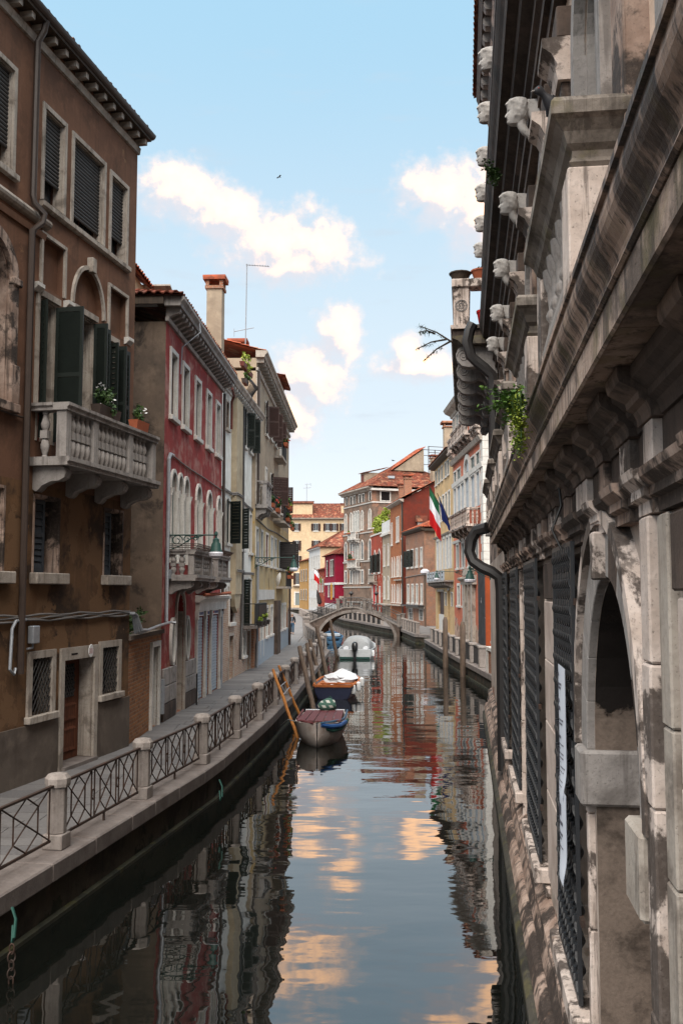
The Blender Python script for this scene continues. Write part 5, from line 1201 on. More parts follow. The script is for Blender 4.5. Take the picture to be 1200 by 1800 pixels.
# ropes and rings on the quay wall
for i, (x, y) in enumerate(((-3.98, 10.9), (-2.62, 18.1))):
    t = thing('mooring_line', ('green rope and chain hanging at the near end of the left quay wall', 'green rope loop hanging on the left quay wall below the second railing')[i], 'rope', (x + .38, y, .7), 0, 'ropes on the quay wall')
    MB().tube([(0, 0, .06), (.06, -.05, -.05), (.07, -.12, -.22), (.03, -.05, -.3), (-.0, .05, -.15)], .016, 5).build('rope', M['greenrope'], t)
    if i == 0:
        for k in range(7): MB().tube([(.05 + (.03 if k % 2 else .0) * math.cos(j * PI / 6) + (0 if k % 2 else .025 * math.cos(j * PI / 6)), -.12 + (.03 * math.cos(j * PI / 6) if k % 2 else 0), -.34 - k * .085 + .055 * math.sin(j * PI / 6)) for j in range(13)], .009, 4).build('chain_link', M['rust'], t)

# ------------------------------------------------------------------ person walking on the left quay
def skin_fig(name, verts, edges, radii, mat, parent=None, sub=2, root=0):
    me = bpy.data.meshes.new(name); me.from_pydata(verts, edges, []); o = link(name, me, parent)
    sk = o.modifiers.new('skin', 'SKIN'); sk.use_smooth_shade = True
    for v, r_ in zip(me.skin_vertices[0].data, radii): v.radius = (r_, r_) if not isinstance(r_, tuple) else r_; v.use_root = False
    me.skin_vertices[0].data[root].use_root = True
    ss = o.modifiers.new('sub', 'SUBSURF'); ss.levels = sub; ss.render_levels = sub
    me.materials.append(mat); return o
pr = thing('person', 'person in black jacket, grey shirt and blue jeans walking on the left quay', 'person', (-4.0, 79, .75))
V_ = [(0, 0, .92), (0, .01, 1.12), (0, .0, 1.32), (0, 0, 1.44), (0, -.02, 1.52), (0, -.03, 1.62),           # pelvis..head
      (.17, 0, 1.38), (.23, .02, 1.12), (.22, -.10, .90), (.21, -.14, .82), (-.17, 0, 1.38), (-.23, .02, 1.12), (-.23, .06, .90), (-.22, .06, .82),
      (.09, 0, .86), (.10, -.14, .50), (.09, -.10, .10), (.09, -.22, .04), (-.09, 0, .86), (-.09, .04, .48), (-.08, .22, .14), (-.08, .12, .05)]
E_ = [(0, 1), (1, 2), (2, 3), (3, 4), (4, 5), (2, 6), (6, 7), (7, 8), (8, 9), (2, 10), (10, 11), (11, 12), (12, 13), (0, 14), (14, 15), (15, 16), (16, 17), (0, 18), (18, 19), (19, 20), (20, 21)]
Rr = [.13, .12, .13, .06, .055, .10, .065, .048, .038, .035, .065, .048, .038, .035, .10, .07, .05, .04, .10, .07, .05, .04]
skin_fig('body', V_, E_, Rr, M['skin'], pr)
skin_fig('jeans', [(0, 0, .95), (.09, 0, .86), (.10, -.14, .50), (.09, -.10, .12), (-.09, 0, .86), (-.09, .04, .48), (-.08, .22, .16)], [(0, 1), (1, 2), (2, 3), (0, 4), (4, 5), (5, 6)], [.145, .115, .085, .065, .115, .085, .065], M['jeans'], pr)
skin_fig('jacket', [(0, .015, .95), (0, .015, 1.15), (0, .02, 1.34), (.17, .0, 1.39), (.235, .02, 1.12), (.22, -.10, .93), (-.17, 0, 1.39), (-.235, .02, 1.12), (-.23, .06, .93)], [(0, 1), (1, 2), (2, 3), (3, 4), (4, 5), (2, 6), (6, 7), (7, 8)], [.155, .15, .15, .08, .065, .055, .08, .065, .055], M['jacket'], pr)
MB().rings([[(w_ * math.cos(a_), -.10 + .075 * math.sin(a_), z_) for a_ in [PI + PI * i / 8 for i in range(9)]] for z_, w_ in ((.93, .06), (1.1, .055), (1.3, .05), (1.42, .02))], closed=False, caps=False).build('shirt', M['shirt'], pr)
skin_fig('hair', [(0, .02, 1.66), (0, .06, 1.56), (.05, .07, 1.42), (-.05, .07, 1.42)], [(0, 1), (1, 2), (1, 3)], [.115, .10, .06, .06], M['hair'], pr)
for sx in (1, -1): MB().lathe([(.05, 0), (.055, .04), (.03, .08)], 8).build('shoe', M['jacket'], pr, (sx * .085, -.16 if sx > 0 else .16, 0.005)).scale = (1, 2.1, 1)
MB().lathe([(.012, -.02), (.02, 0), (.012, .02)], 6).build('nose', M['skin'], pr, (0, -.135, 1.61))
# ------------------------------------------------------------------ right bank beyond the palace
SL = -.0254
pk = Bld('pink_palazzo', 'salmon pink palazzo with white stone balconies and quoins on the right quay', (9.08, 72.29), SL, True)
B = pk
for a, c in ((1.4, 2.7), (-.95, .35), (-3.2, -1.9), (-6.2, -4.9), (3.4, 4.4), (-8.2, -7.2)):
    B.window(a, c, 16.2, 17.95, fw=.13, fp=.08, sash='sashw', pane='glassgrey', sill=0)
for a, c in ((.75, 2.45), (-1.15, .45), (-5.9, -4.2), (-7.9, -6.5), (3.0, 4.3)):
    B.window(a, c, 10.0, 12.3, fw=.14, fp=.08, sash='lightshut', pane='lightshut', bars=(1, 0), sill=0)
for a, c in ((.75, 2.45), (-5.9, -4.2), (-7.9, -6.5), (3.0, 4.3)):
    B.window(a, c, 12.85, 13.6, fw=.11, fp=.06, sash='glassgrey', pane='glassgrey', sill=0)
B.window(-3.6, -1.6, 10.0, 13.0, rise=.8, fw=.35, fp=.12, sash='lightshut', pane='lightshut', bars=(1, 1), sill=0)
for a, c in ((1.9, 3.2), (-1.0, .4), (-7.0, -5.8), (-4.2, -2.6)): B.window(a, c, 6.0, 7.8, fw=.13, fp=.08, sash='lightshut', pane='glassgrey', bars=(1, 0), sill=.15)
for a, c in ((1.7, 2.9), (-.95, .2)): B.window(a, c, 3.15, 4.65, fw=.2, fp=.06, sash='sashw', sill=.16)
B.hole(-3.9, -2.2, .75, 4.5, 0, .5)
f = B.box('portal', M['trimworn'], -5.4, -4.7, 0, .25, .75, 4.7); B.box('portal_pilaster', M['trimworn'], -3.95, -3.6, -.05, .3, .75, 4.7, f); B.box('portal_pilaster', M['trimworn'], -2.4, -2.05, -.05, .3, .75, 4.7, f); B.box('portal_pilaster', M['trimworn'], -1.5, -1.0, 0, .25, .75, 4.7, f)
B.box('portal_door', M['redshut'], -3.6, -2.4, -.4, -.3, .75, 4.5, f); B.mould('portal_cornice', M['trimworn'], -6.0, -.6, [(0, 4.7), (.3, 4.7), (.35, 4.95), (.55, 5.1), (.55, 5.2), (0, 5.35)], f); B.mould('portal_pediment', M['trimworn'], -5.2, -1.6, [(0, 5.35), (.35, 5.35), (.3, 5.8), (0, 5.8)], f)
for a, c, o in ((2.9, 4.7, .45), (-2.3, 1.2, .7), (-6.0, -2.5, .7), (-9.0, -6.6, .5)): B.balcony(a, c, 15.2, 16.2, o, M['istria'], (3, 4) if c - a > 3 else (4,), side=1, brk=3, bk_h=.5)
B.balcony(-7.6, .4, 8.75, 9.85, .9, M['istria'], (4, 6, 4), side=2, brk=5, bk_h=.6)
B.mould('band', M['trim'], -9.2, 4.9, [(0, 12.42), (.12, 12.42), (.16, 12.75), (0, 12.75)]); B.mould('band', M['trimworn'], -9.2, 4.9, [(0, 14.2), (.2, 14.2), (.35, 14.5), (0, 14.55)])
B.mould('band', M['trim'], -9.2, 4.9, [(0, 7.95), (.12, 7.95), (.16, 8.15), (0, 8.15)])
B.mould('cornice', M['trimworn'], -9.4, 5.1, [(0, 18.1), (.15, 18.1), (.2, 18.3), (.6, 18.5), (.75, 18.75), (0, 18.8)])
qn = MB()
for k in range(24): z = 5.8 + k * .52; qn.box(8.15 if k % 2 else 8.45, -.06, z, 9.24, .4, z + .5)
qn.build('quoins', M['trim'], B.root)
B.box('lower_black_wall', M['black'], -9.25, -6.75, 0, .05, .75, 5.7)
B.wall(M['pink'], -9.2, 4.9, .7, 18.15, 12, sidemat=M['orange'])
B.roof(-9.3, 5.0, 18.8, 20.2, over=.5, depth=6)
for u, o, z in ((2.2, -.6, 18.9), (-.8, -.8, 18.9)): chimney(B, u, o, z, z + 2.6, .8, 'brick', 'tile')
yb = Bld('yellow_palazzo', 'pale yellow palazzo with tall narrow windows next to the pink one', (9.08, 72.29), SL, True); B = yb
for a, c in ((15.3, 16.2), (13.1, 14.2), (11.1, 12.1), (8.7, 9.7), (7.1, 8.1)):
    B.window(a, c, 13.9, 15.1, fw=.1, pane='glassgrey', sash='glassgrey', sill=.14)
for a, c in ((15.1, 16.1), (12.7, 13.8), (10.4, 11.4), (8.6, 9.5), (6.7, 7.7)): B.window(a, c, 10.4, 12.45, fw=.14, pane='glassgrey', sash='glassgrey', sill=.14)
for a, c in ((14.4, 15.6), (12.4, 13.3), (10.2, 11.1), (8.0, 9.1), (6.2, 7.2)): B.window(a, c, 6.1, 8.72, fw=.25, fp=.06, pane='lightshut', sash='lightshut', bars=(1, 0), sill=0)
for a, c in ((9.3, 10.4), (5.6, 6.6)): B.window(a, c, 3.0, 4.1, fw=.08, pane='dark', sash=None, sill=0)
for a, c, h in ((11.2, 15.5, 4.2), (7.6, 8.6, 4.3)):
    B.hole(a, c, .75, h, 0, .35); f = B.box('door_lintel', M['trimworn'], a - .15, c + .15, 0, .06, h, h + .2)
    for k in range(int((c - a) / 1.05)): B.box('door_leaf', M['brownshut'], a + k * 1.07, a + k * 1.07 + .98, -.25, -.2, .75, h, f)
    if c - a > 2: B.box('low_white_panel', M['trim'], a, c, -.2, -.1, .75, 2.2, f)
B.hole(3.3, 4.4, .75, 4.2, .45, .35); B.box('door_leaf', M['brownshut'], 3.2, 4.5, -.3, -.25, .75, 4.7)
B.wall(M['ycream'], 4.9, 17.1, .7, 15.5, 10)
B.mould('eave_cornice', M['bark'], 4.9, 17.4, [(0, 15.4), (.3, 15.45), (.55, 15.6), (.55, 15.72), (0, 15.75)])
B.roof(4.9, 17.4, 15.75, 17.2, over=.6, depth=5)
B.mould('band', M['trimworn'], 4.9, 17.2, [(0, 8.98), (.15, 9.0), (.22, 9.12), (0, 9.16)])
sl = B.box('balcony', M['istria_grey'], 5.2, 17.3, 0, .8, 5.0, 5.12)
for k in range(6):
    p0 = 5.4 + k * 1.98; pn = B.box('balcony_panel', M['lightshut'], p0, p0 + 1.7, .7, .78, 5.13, 5.9, sl)
    cr = MB(); x = -(p0 + .85)
    for dz_ in (.2, .55): cr.box(x - .3, -.80, 5.13 + dz_, x + .3, -.782, 5.13 + dz_ + .1)
    cr.build('panel_slots', M['dark'], pn); B.box('panel_pier', M['istria_grey'], p0 + 1.72, p0 + 1.96, .66, .82, 5.12, 5.95, sl)
B.brackets('balcony_corbel', M['istria_grey'], 5.6, 17.0, 9, .25, 0, .7, 4.5, 4.995, True)
chimney(B, 12.2, -.7, 15.6, 18.6, .95, 'greybeige', 'tile')
# flags
def flag(label, p, top, strips, name='flag', swing=0):
    t = thing(name, label, 'flag', p, 0)
    d = Vector(top) - Vector(p); MB().tube([(0, 0, 0), d], .035, 6).build('pole', M['bark'], t)
    return t, d
bp = pk.world(1.0, .95, 9.6); tp_ = bp + Vector((-1.5, -.5, 2.6))
t, d = flag('green white and red striped flag hanging from a pole on the pink palazzo balcony', bp, tp_, None)
def cloth(t, d, s0, s1, f0, f1, H, mat, name, lean, dy=0):
    """hanging folds between fractions s0..s1 of the pole, drop f0..f1 of H"""
    rows = []
    for i in range(9):
        v_ = f0 + (f1 - f0) * i / 8; row = []
        for j in range(13):
            u_ = j / 12; q = d * (s0 + (s1 - s0) * u_); w_ = .10 * math.sin(u_ * 9 + v_ * 2) * (.3 + v_)
            row.append((q.x + lean * v_ * (1 - .5 * u_) + w_ * .5, q.y + w_ + dy, q.z - H * v_ * (1 - .35 * u_ * (1 - v_))))
        rows.append(row)
    back = [[(x + .012, y + .012, z) for x, y, z in r_] for r_ in rows]
    MB().rings(rows, closed=False, caps=False).rings(back, closed=False, caps=False).build(name, M[mat], t)
def vflag(t, d, mats, lean, H):
    n = len(mats)
    for k, m in enumerate(mats): cloth(t, d, .50, .98, k / n, (k + 1) / n, H, m, 'flag_stripe', lean)
# the flag hangs nearly straight down in three bands
vflag(t, d, ('flag_g', 'flag_w', 'flag_r'), .12, 2.9)
t2, d2 = flag('dark blue flag hanging folded behind the striped one at the pink palazzo', pk.world(.7, .95, 9.6), pk.world(.7, .95, 9.6) + Vector((-.9, -.3, 2.0)), None)
cloth(t2, d2, .3, .85, 0, 1, 1.7, 'flag_b', 'cloth', .5)
wall_lamp('iron lamp on a long straight bracket at the portal of the pink palazzo', pk, -1.8, 5.65, 2.2, 1.0)

# brick house, orange house, beige house, red house, grey gothic palace
bk = Bld('brick_house', 'low patched brick house with a hipped tile roof beside the yellow palazzo', (8.5, 99.5), -.125, True); B = bk
for i, (a, c) in enumerate(((.9, 1.7), (3.3, 4.2), (5.6, 6.6), (8.0, 9.0))):
    B.window(a, c, 6.9, 8.7, fw=.16, pane='glass', sash='sashw', sill=.2, shut=(('n', 150, 'green', .7), ('f', 160, 'green', .7)) if i > 1 else ())
    B.window(a, c, 3.0, 4.9, fw=.16, pane='glass', sash='sashw', sill=.2)
B.window(.8, 2.6, 1.2, 2.4, fw=.1, sash='sashw', sill=0); B.window(6.2, 8.4, .9, 2.4, fw=.1, sash='sashw', sill=0)
B.box('shop_awning', M['iron'], 0, 9.8, 0, .7, 2.65, 2.78); B.box('shop_fascia', M['trimworn'], 0, 9.8, 0, .08, 2.42, 2.64)
B.wall(M['brickpink'], 0, 10, .7, 10.6, 11); B.mould('eave', M['bark'], -.3, 10.2, [(0, 10.5), (.3, 10.55), (.5, 10.75), (.5, 10.85), (0, 10.85)])
MB().box(0, .0, 10.45, .35, 11, 10.7).build('eave', M['bark'], B.root)
hip('roof', [(.4, -.5, 10.85), (.4, 11.3, 10.85), (-10.3, 11.3, 10.85), (-10.3, -.5, 10.85)], [(-4, 5.4, 13.4), (-6.5, 5.4, 13.4)], M['tilehot'], B.root)
MB().box(0, 1.2, 4.3, .04, 2.0, 4.75).box(0, 1.2, 3.75, .04, 2.0, 4.15).build('wall_notice', M['trim'], B.root)
B.pipe('wall_cable', 'cable', [(.0, .05, 6.0), (10, .05, 5.8)], .05)
og = Bld('orange_brick_house', 'tall orange brick house with a dark red gable wall and brick chimneys', (7.1, 111), -.1, True); B = og
for a, c, z0, z1 in ((.4, 1.0, 10.4, 13.5), (3.0, 3.9, 10.2, 13.0), (4.2, 5.0, 10.2, 13.0), (8.2, 9.0, 10.0, 12.6)): B.window(a, c, z0, z1, fw=.12, pane='redshut', sash=None, sill=.2)
for a, c in ((1.2, 1.8), (3.0, 3.6), (4.4, 5.0), (6.4, 7.0), (8.2, 8.8)): B.window(a, c, 6.0, 7.6, rise=.7, pointed=.6, fw=.14, pane='pinkshut' if 0 else 'glassgrey', sash=None, sill=.1); B.window(a, c, 2.9, 4.4, rise=.6, pointed=.6, fw=.14, pane='redshut', sash=None, sill=.1)
B.wall(M['brick_orange'], 0, 10, .7, 14.8, 12, sidemat=M['darkred'])
MB().quad((.002, 0, 14.8), (.002, 12, 14.8), (.002, 12, 15.0), (.002, 6, 18.0)).build('gable', M['darkred'], B.root)
tiled('roof', (.35, -.5, 14.85), (-10.3, -.5, 14.85), (-10.3, 6, 18.1), (.35, 6, 18.1), M['tilehot'], B.root); tiled('roof', (.35, 12, 15.0), (-10.3, 12, 15.0), (-10.3, 6, 18.1), (.35, 6, 18.1), M['tile'], B.root)
B.mould('eave', M['trimworn'], -.35, 10.2, [(0, 14.5), (.2, 14.55), (.5, 14.75), (.5, 14.85), (0, 14.85)])
chimney(B, 2.2, -.9, 15.2, 17.4, .85, 'brick', 'tilehot'); chimney(B, 6.0, -.9, 15.2, 16.8, .85, 'brick', 'tilehot')
ch = MB().box(.0, 1.6, 9.0, .5, 2.5, 12.2).build('wall_flue', M['istria_grey'], B.root); MB().box(-.1, 1.4, 12.2, .65, 2.7, 12.9).build('flue_cap', M['tile'], ch)
B.pipe('drain_pipe', 'iron', [(.1, .12, 14.6), (.1, .12, 1)], .09); B.box('canopy', M['trimworn'], 0, 9, 0, .6, 2.55, 2.7)
MB().box(-6, -.25, 5.5, -.4, 0, 5.65).build('band', M['trimworn'], B.root)
bg_ = Bld('beige_house', 'narrow beige house with a white roof terrace wall, left of the orange brick house', (6.1, 121), -.1, True); B = bg_
for a, c in ((1.2, 2.0), (4.6, 5.6)): B.window(a, c, 7.6, 10.2, fw=.1, pane='redshut', sash=None, sill=.2); B.window(a, c, 3.3, 5.6, rise=.5, pointed=.5, fw=.14, pane='glassgrey', sash=None)
B.wall(M['greybeige'], 0, 7, .7, 11.4, 9); B.box('terrace_wall', M['trim'], -.2, 7, -.1, .3, 11.4, 11.7); B.box('terrace_parapet', M['whitefar'], 0, 6.8, -.2, .1, 11.7, 13.2); B.box('canopy', M['trimworn'], 0, 7, 0, .8, 2.5, 2.7)
rd = Bld('small_red_house', 'small red house with big dark green shutters and an ivy hedge on its terrace', (5.35, 128), -.13, True); B = rd
for a, c in ((1.4, 2.8), (5.0, 6.4)): B.window(a, c, 6.8, 9.2, rise=.6, pointed=.7, fw=.16, pane='dark', sash=None, sill=.2, shut=(('n', 150, 'green', 1.1), ('f', 165, 'green', 1.2)))
for a, c in ((1.3, 2.1), (4.4, 5.2), (7.4, 8.2)): B.window(a, c, 2.6, 4.8, fw=.14, pane='glassgrey', sash=None, sill=.15); B.window(a, c, .9, 2.0, fw=.1, pane='dark', sash=None, sill=0)
B.box('bright_door', M['flag_r'], 5.6, 6.9, 0, .05, 2.4, 5.4)
B.wall(M['redhouse'], 0, 9, .7, 11.9, 9); B.box('coping', M['trim'], -.1, 9.1, -.2, .12, 11.9, 12.1); B.balcony(3.6, 7.6, 5.6, 6.6, .6, M['trimworn'], (3, 3), side=1, brk=2)
hg = thing('ivy_hedge', 'bright lime green hedge growing on the terrace of the small red house', 'hedge', B.world(4.6, -1.0, 12.1), B.ang)
mb = MB(); rnd = random.Random(21)
for _ in range(26): foliage(mb, (rnd.uniform(-4.2, 4.6), rnd.uniform(-.6, .6), rnd.uniform(.4, 3.0 - abs(rnd.uniform(-1, 1)))), (.95, .7, .75), 110, .17, rnd)
mb.build('leaves', M['leaf_y'], hg, kind='stuff'); MB().tube([(0, 0, 0), (.1, 0, 1.6)], .12, 6).build('stem', M['bark'], hg)
gp = Bld('gothic_palace', 'large grey and brick gothic palace with pale arched windows and a hipped red roof', (4.45, 140), -.37, True); B = gp
for u in (.8, 3.5, 4.9, 7.2, 8.6, 10.5): B.window(u - .45, u + .35, 17.5, 18.7, fw=.12, pane='dark', sash=None, sill=0)
for u in (.9, 4.0, 8.6, 10.9): 
    B.window(u - .5, u + .4, 13.4, 15.5, rise=.65, pointed=.3, fw=.18, pane='trimworn', sash=None, sill=.15); B.window(u - .5, u + .4, 9.0, 11.1, rise=.65, pointed=.4, fw=.18, pane='glass', sash=None, sill=.15)
    B.window(u - .45, u + .35, 5.5, 7.3, fw=.18, pane='glass', sash=None, sill=.15); B.window(u - .4, u + .3, 1.2, 2.4, fw=.12, pane='dark', sash=None, sill=0)
for u in (5.5, 6.4, 7.3):
    B.window(u - .32, u + .32, 13.2, 15.8, rise=.5, fw=.14, pane='glassgrey', sash='sashw', sill=0); B.window(u - .32, u + .32, 9.0, 11.0, rise=.5, fw=.14, pane='dark', sash='sashw', sill=0); B.window(u - .3, u + .3, 5.3, 7.3, fw=.14, pane='sash', sash=None, sill=0)
for z in (17.2, 12.9, 8.7, 4.9, 2.7): B.mould('band', M['trim'], -.1, 11.9, [(0, z - .12), (.1, z - .12), (.14, z + .05), (0, z + .05)])
B.balcony(4.9, 8.0, 12.1, 13.2, .8, M['trim'], (3, 3), side=1, brk=3); B.balcony(4.6, 8.2, 7.9, 8.95, .8, M['trim'], (3, 3), side=1, brk=3)
planter('yellow flowering box on the upper balcony of the gothic palace', B.world(7.4, .9, 12.9), 1.3, B.ang, None, 'leaf_y', .5, 60, lf=.12); planter('long red flowering planter on the lower balcony of the gothic palace', B.world(6.2, .95, 8.9), 3.0, B.ang, 'flower_r', 'leaf_d', .9, 160, lf=.14)
B.wall(M['gothic'], 0, 11.8, .7, 19.1, 15)
B.mould('eave', M['trimworn'], -.3, 12.3, [(0, 18.9), (.25, 18.95), (.35, 19.15), (.75, 19.3), (.75, 19.5), (0, 19.5)]); MB().box(0, -.3, 18.9, .6, 15, 19.2).build('eave', M['trim'], B.root)
MB().box(0, .0, 17.1, .12, 15, 17.3).build('band', M['trim'], B.root); MB().box(0, .0, 13.3, .12, 3.6, 13.5).build('band', M['trim'], B.root)
wn = MB().box(0, 1.2, 17.35, .1, 2.9, 18.85).build('window', M['trim'], B.root); MB().box(.05, 1.4, 17.5, .13, 2.7, 18.75).build('pane', M['dark'], wn)
wn = MB().rings([[(.0, c_ + .95 * s_ * math.cos(q), 13.6 + .95 * s_ * math.sin(q)) for q in [PI * i / 14 for i in range(15)]] for c_, s_ in ((2.0, 1.0),)] + [[(.12, 2.0 + .95 * math.cos(q), 13.6 + .95 * math.sin(q)) for q in [PI * i / 14 for i in range(15)]]], smooth=False).build('window', M['trim'], B.root); MB().rings([[(x, 2.0 + .72 * math.cos(q), 13.6 + .72 * math.sin(q)) for q in [PI * i / 14 for i in range(15)]] for x in (.05, .15)], smooth=False).build('pane', M['brick'], wn)
hip('roof', [(.7, -.7, 19.5), (.7, 15.5, 19.5), (-12.5, 15.5, 19.5), (-12.5, -.7, 19.5)], [(-5.6, 6.2, 23.6), (-6.2, 9.0, 23.6)], M['tile'], B.root)
dm = MB().box(-8.6, 1.6, 20.2, -6.8, 4.6, 22.4).build('dormer', M['greybeige'], B.root); tiled('dormer_roof', (-6.5, 1.3, 22.3), (-8.9, 1.3, 22.3), (-8.9, 5.4, 23.3), (-6.5, 5.4, 23.3), M['tile'], dm); MB().box(-8.2, 1.55, 20.8, -7.3, 1.6, 22.1).build('dormer_window', M['redshut'], dm)
al = MB().prism([(5, 22.5), (10, 26.0), (10, 22.5)], lambda y, z: (-6.6, y, z), lambda y, z: (-3.6, y, z)).build('attic', M['greybeige'], B.root); tiled('attic_roof', (-3.4, 4.6, 22.5), (-6.8, 4.6, 22.5), (-6.8, 10.2, 26.3), (-3.4, 10.2, 26.3), M['tilehot'], al)
chimney(B, 1.2, -10.6, 20.2, 24.2, 1.0, 'greybeige', 'tile')
mb = MB()
for y_ in (9.4, 12.0, 14.6): mb.box(-.8, y_, 21.5, -.7, y_ + .1, 26.0).box(-4, y_, 21.5, -3.9, y_ + .1, 26.0)
for z in (23.6, 25.0, 25.9): mb.box(-.8, 9.4, z, -.72, 16.5, z + .08).box(-4, 9.4, z, -3.92, 16.5, z + .08)
mb.build('altana_frame', M['rust'], B.root); MB().box(-2.6, 3.2, 20.95, -1.2, 4.1, 21.3).build('skylight', M['lightshut'], B.root)
# buildings round the bend
mg = Bld('crimson_house', 'crimson house with a white band and dark tile roof round the canal bend', (-.95, 152), -.146, True); B = mg
for a, c in ((2.2, 3.8), (4.6, 6.0), (9, 10.6)): B.window(a, c, 6.8, 9.2, fw=.18, pane='dark', sash=None, sill=.15, shut=(('n', 170, 'blackshut', .7),))
for a, c in ((1.5, 2.6), (7, 8.4)): B.window(a, c, 3.4, 5.2, fw=.15, pane='dark', sash=None)
B.wall(M['magenta'], 0, 13, 2.3, 10.1, 9); B.wall(M['whitefar'], 0, 13, .7, 2.3, 9, name='shop_front')
MB().box(-13, -.12, 5.3, .12, .2, 5.65).box(0, .2, 5.3, .12, 9, 5.65).build('band', M['whitefar'], B.root)
MB().box(0, .6, 2.9, .06, 4.4, 3.5).build('wall_sign', M['trimworn'], B.root); MB().box(0, 0, 2.3, .5, 9, 2.45).build('shop_awning', M['bark'], B.root)
for y_ in (1.0, 3.0, 5.0): wn = MB().box(0, y_, .8, .08, y_ + 1.2, 2.1).build('window', M['trim'], B.root); MB().box(.05, y_ + .12, .85, .1, y_ + 1.08, 2.0).build('pane', M['glass'], wn)
hip('roof', [(.5, -.5, 10.1), (.5, 9.5, 10.1), (-13.4, 9.5, 10.1), (-13.4, -.5, 10.1)], [(-4.5, 5, 13.0), (-9, 5, 13.0)], M['tile'], B.root); chimney(B, 3, -2.2, 10.8, 12.6, .9, 'magenta', 'tile')
t, d = flag('red and white flag on a pole at the far orange house', B.world(13.5, .2, 6.6), B.world(13.5, 1.8, 8.2), None); vflag(t, d, ('flag_w', 'flag_r'), .1, 2.0)
t = thing('yellow_banner', 'yellow vertical banner with dark characters hanging on the crimson house', 'banner', B.world(1.1, .5, 2.95), B.ang); MB().box(-.45, -.03, 0, .45, .03, 2.6).build('banner_cloth', M['flag_y'], t)
mb = MB()
for k in range(5): z = .25 + k * .46; mb.box(-.25, -.036, z, .25, -.031, z + .07).box(-.25, -.036, z + .2, .22, -.031, z + .27).box(-.05, -.0365, z, .03, -.0312, z + .36)
mb.build('characters', M['ink'], t)
t = thing('closed_umbrella', 'dark folded market umbrella leaning out beside the crimson house', 'umbrella', B.world(4.2, 1.6, .75)); MB().lathe([(.04, 0), (.04, 1.4), (.4, 1.7), (.26, 3.0), (.05, 3.8)], 8).build('canopy', M['blackshut'], t); t.rotation_euler = (0, R(-12), 0)
oh = Bld('small_orange_house', 'small orange house with a green bush on its balcony between crimson and white houses', (-2.95, 166), -.17, True); B = oh
for a, c in ((1, 2.4), (4.2, 5.6)): B.window(a, c, 4.2, 6.2, fw=.2, pane='glassgrey', sash=None)
B.wall(M['redhouse'], 0, 7.5, .7, 8.0, 8); hip('roof', [(.4, -.4, 8.0), (.4, 8, 8.0), (-7.8, 8, 8.0), (-7.8, -.4, 8.0)], [(-3, 4, 9.4), (-5, 4, 9.4)], M['tile'], B.root)
planter('green bush hanging over the balcony of the small orange house', B.world(1, .4, 5.4), 1.2, B.ang, None, 'leaf_y', .9, 70, lf=.18)
wh = Bld('far_white_house', 'bright white house with tall narrow windows far along the bend', (-3.85, 175), -.165, True); B = wh
for i in range(6):
    u = 1.2 + i * 2.4
    for z0, z1 in ((8.2, 10.8), (4.4, 6.6), (1.2, 3.0)): B.window(u - .45, u + .45, z0, z1, fw=.12, pane='glassgrey', sash=None, sill=0)
B.wall(M['whitefar'], 0, 15.5, .7, 12.2, 10, sidemat=M['cream']); B.mould('eave', M['whitefar'], -.2, 15.7, [(0, 12.0), (.4, 12.1), (.4, 12.3), (0, 12.3)])
hip('roof', [(.5, -.5, 12.3), (.5, 10.5, 12.3), (-16, 10.5, 12.3), (-16, -.5, 12.3)], [(-4, 5, 15.6), (-12, 5, 15.6)], M['tile'], B.root)
yf = Bld('far_ochre_house', 'small ochre house with pale shutters in front of the cream building', (-6.7, 192), -.19, True); B = yf
for i in range(3):
    u = 1.5 + i * 3.4
    for z0, z1 in ((6.4, 8.6), (2.6, 4.6)): B.window(u - .5, u + .5, z0, z1, fw=.15, pane='lightshut', sash=None, shut=(('n', 160, 'lightshut', .6),))
B.wall(M['ochre'], 0, 11, .7, 10.4, 8); hip('roof', [(.4, -.4, 10.4), (.4, 8, 10.4), (-11.4, 8, 10.4), (-11.4, -.4, 10.4)], [(-4, 4, 12), (-7, 4, 12)], M['tile'], B.root)
cr_ = Bld('cream_building', 'large cream building with dark shuttered windows and a red hipped roof closing the canal', (0, 215), 0, ang=0.0); B = cr_
for a, c, z0, z1 in ((-10.4, -9.6, 17.7, 19.3), (-6.2, -5.2, 17.7, 19.3), (-3.5, -2.6, 17.7, 19.3), (-2.1, -1.2, 17.7, 19.3), (.1, 1.0, 17.7, 19.3), (3.5, 4.5, 17.7, 19.3), (-10.3, -9.5, 13.3, 15.5), (-6.1, -5.2, 13.3, 15.5), (-2.4, -1.4, 13.3, 15.5), (-10.1, -9.4, 9.7, 12.1), (-6.1, -5.2, 9.7, 12.1), (-10.1, -9.4, 5.8, 8.3), (-6, -5.2, 5.8, 8.3)):
    B.window(a, c, z0, z1, fw=.12, pane='glass', sash='sashw', bars=(1, 0), sill=.2, shut=(('n', 172, 'brownshut', .55), ('f', 172, 'brownshut', .55)))
B.window(-10.2, -9.2, 1.2, 3.9, fw=.3, pane='glassgrey', sash=None, sill=0); B.box('balcony', M['trimworn'], -10.8, -8.6, 0, .6, 5.4, 5.6)
B.wall(M['cream'], -16, 9, .7, 20.3, 14); B.mould('eave', M['trimworn'], -16.4, 9.4, [(0, 20.1), (.3, 20.2), (.7, 20.4), (.7, 20.55), (0, 20.55)])
hip('roof', [(-16.6, -.7, 20.55), (9.6, -.7, 20.55), (9.6, 14.6, 20.55), (-16.6, 14.6, 20.55)], [(-8, 7, 24.4), (2, 7, 24.4)], M['tile'], B.root, 14)
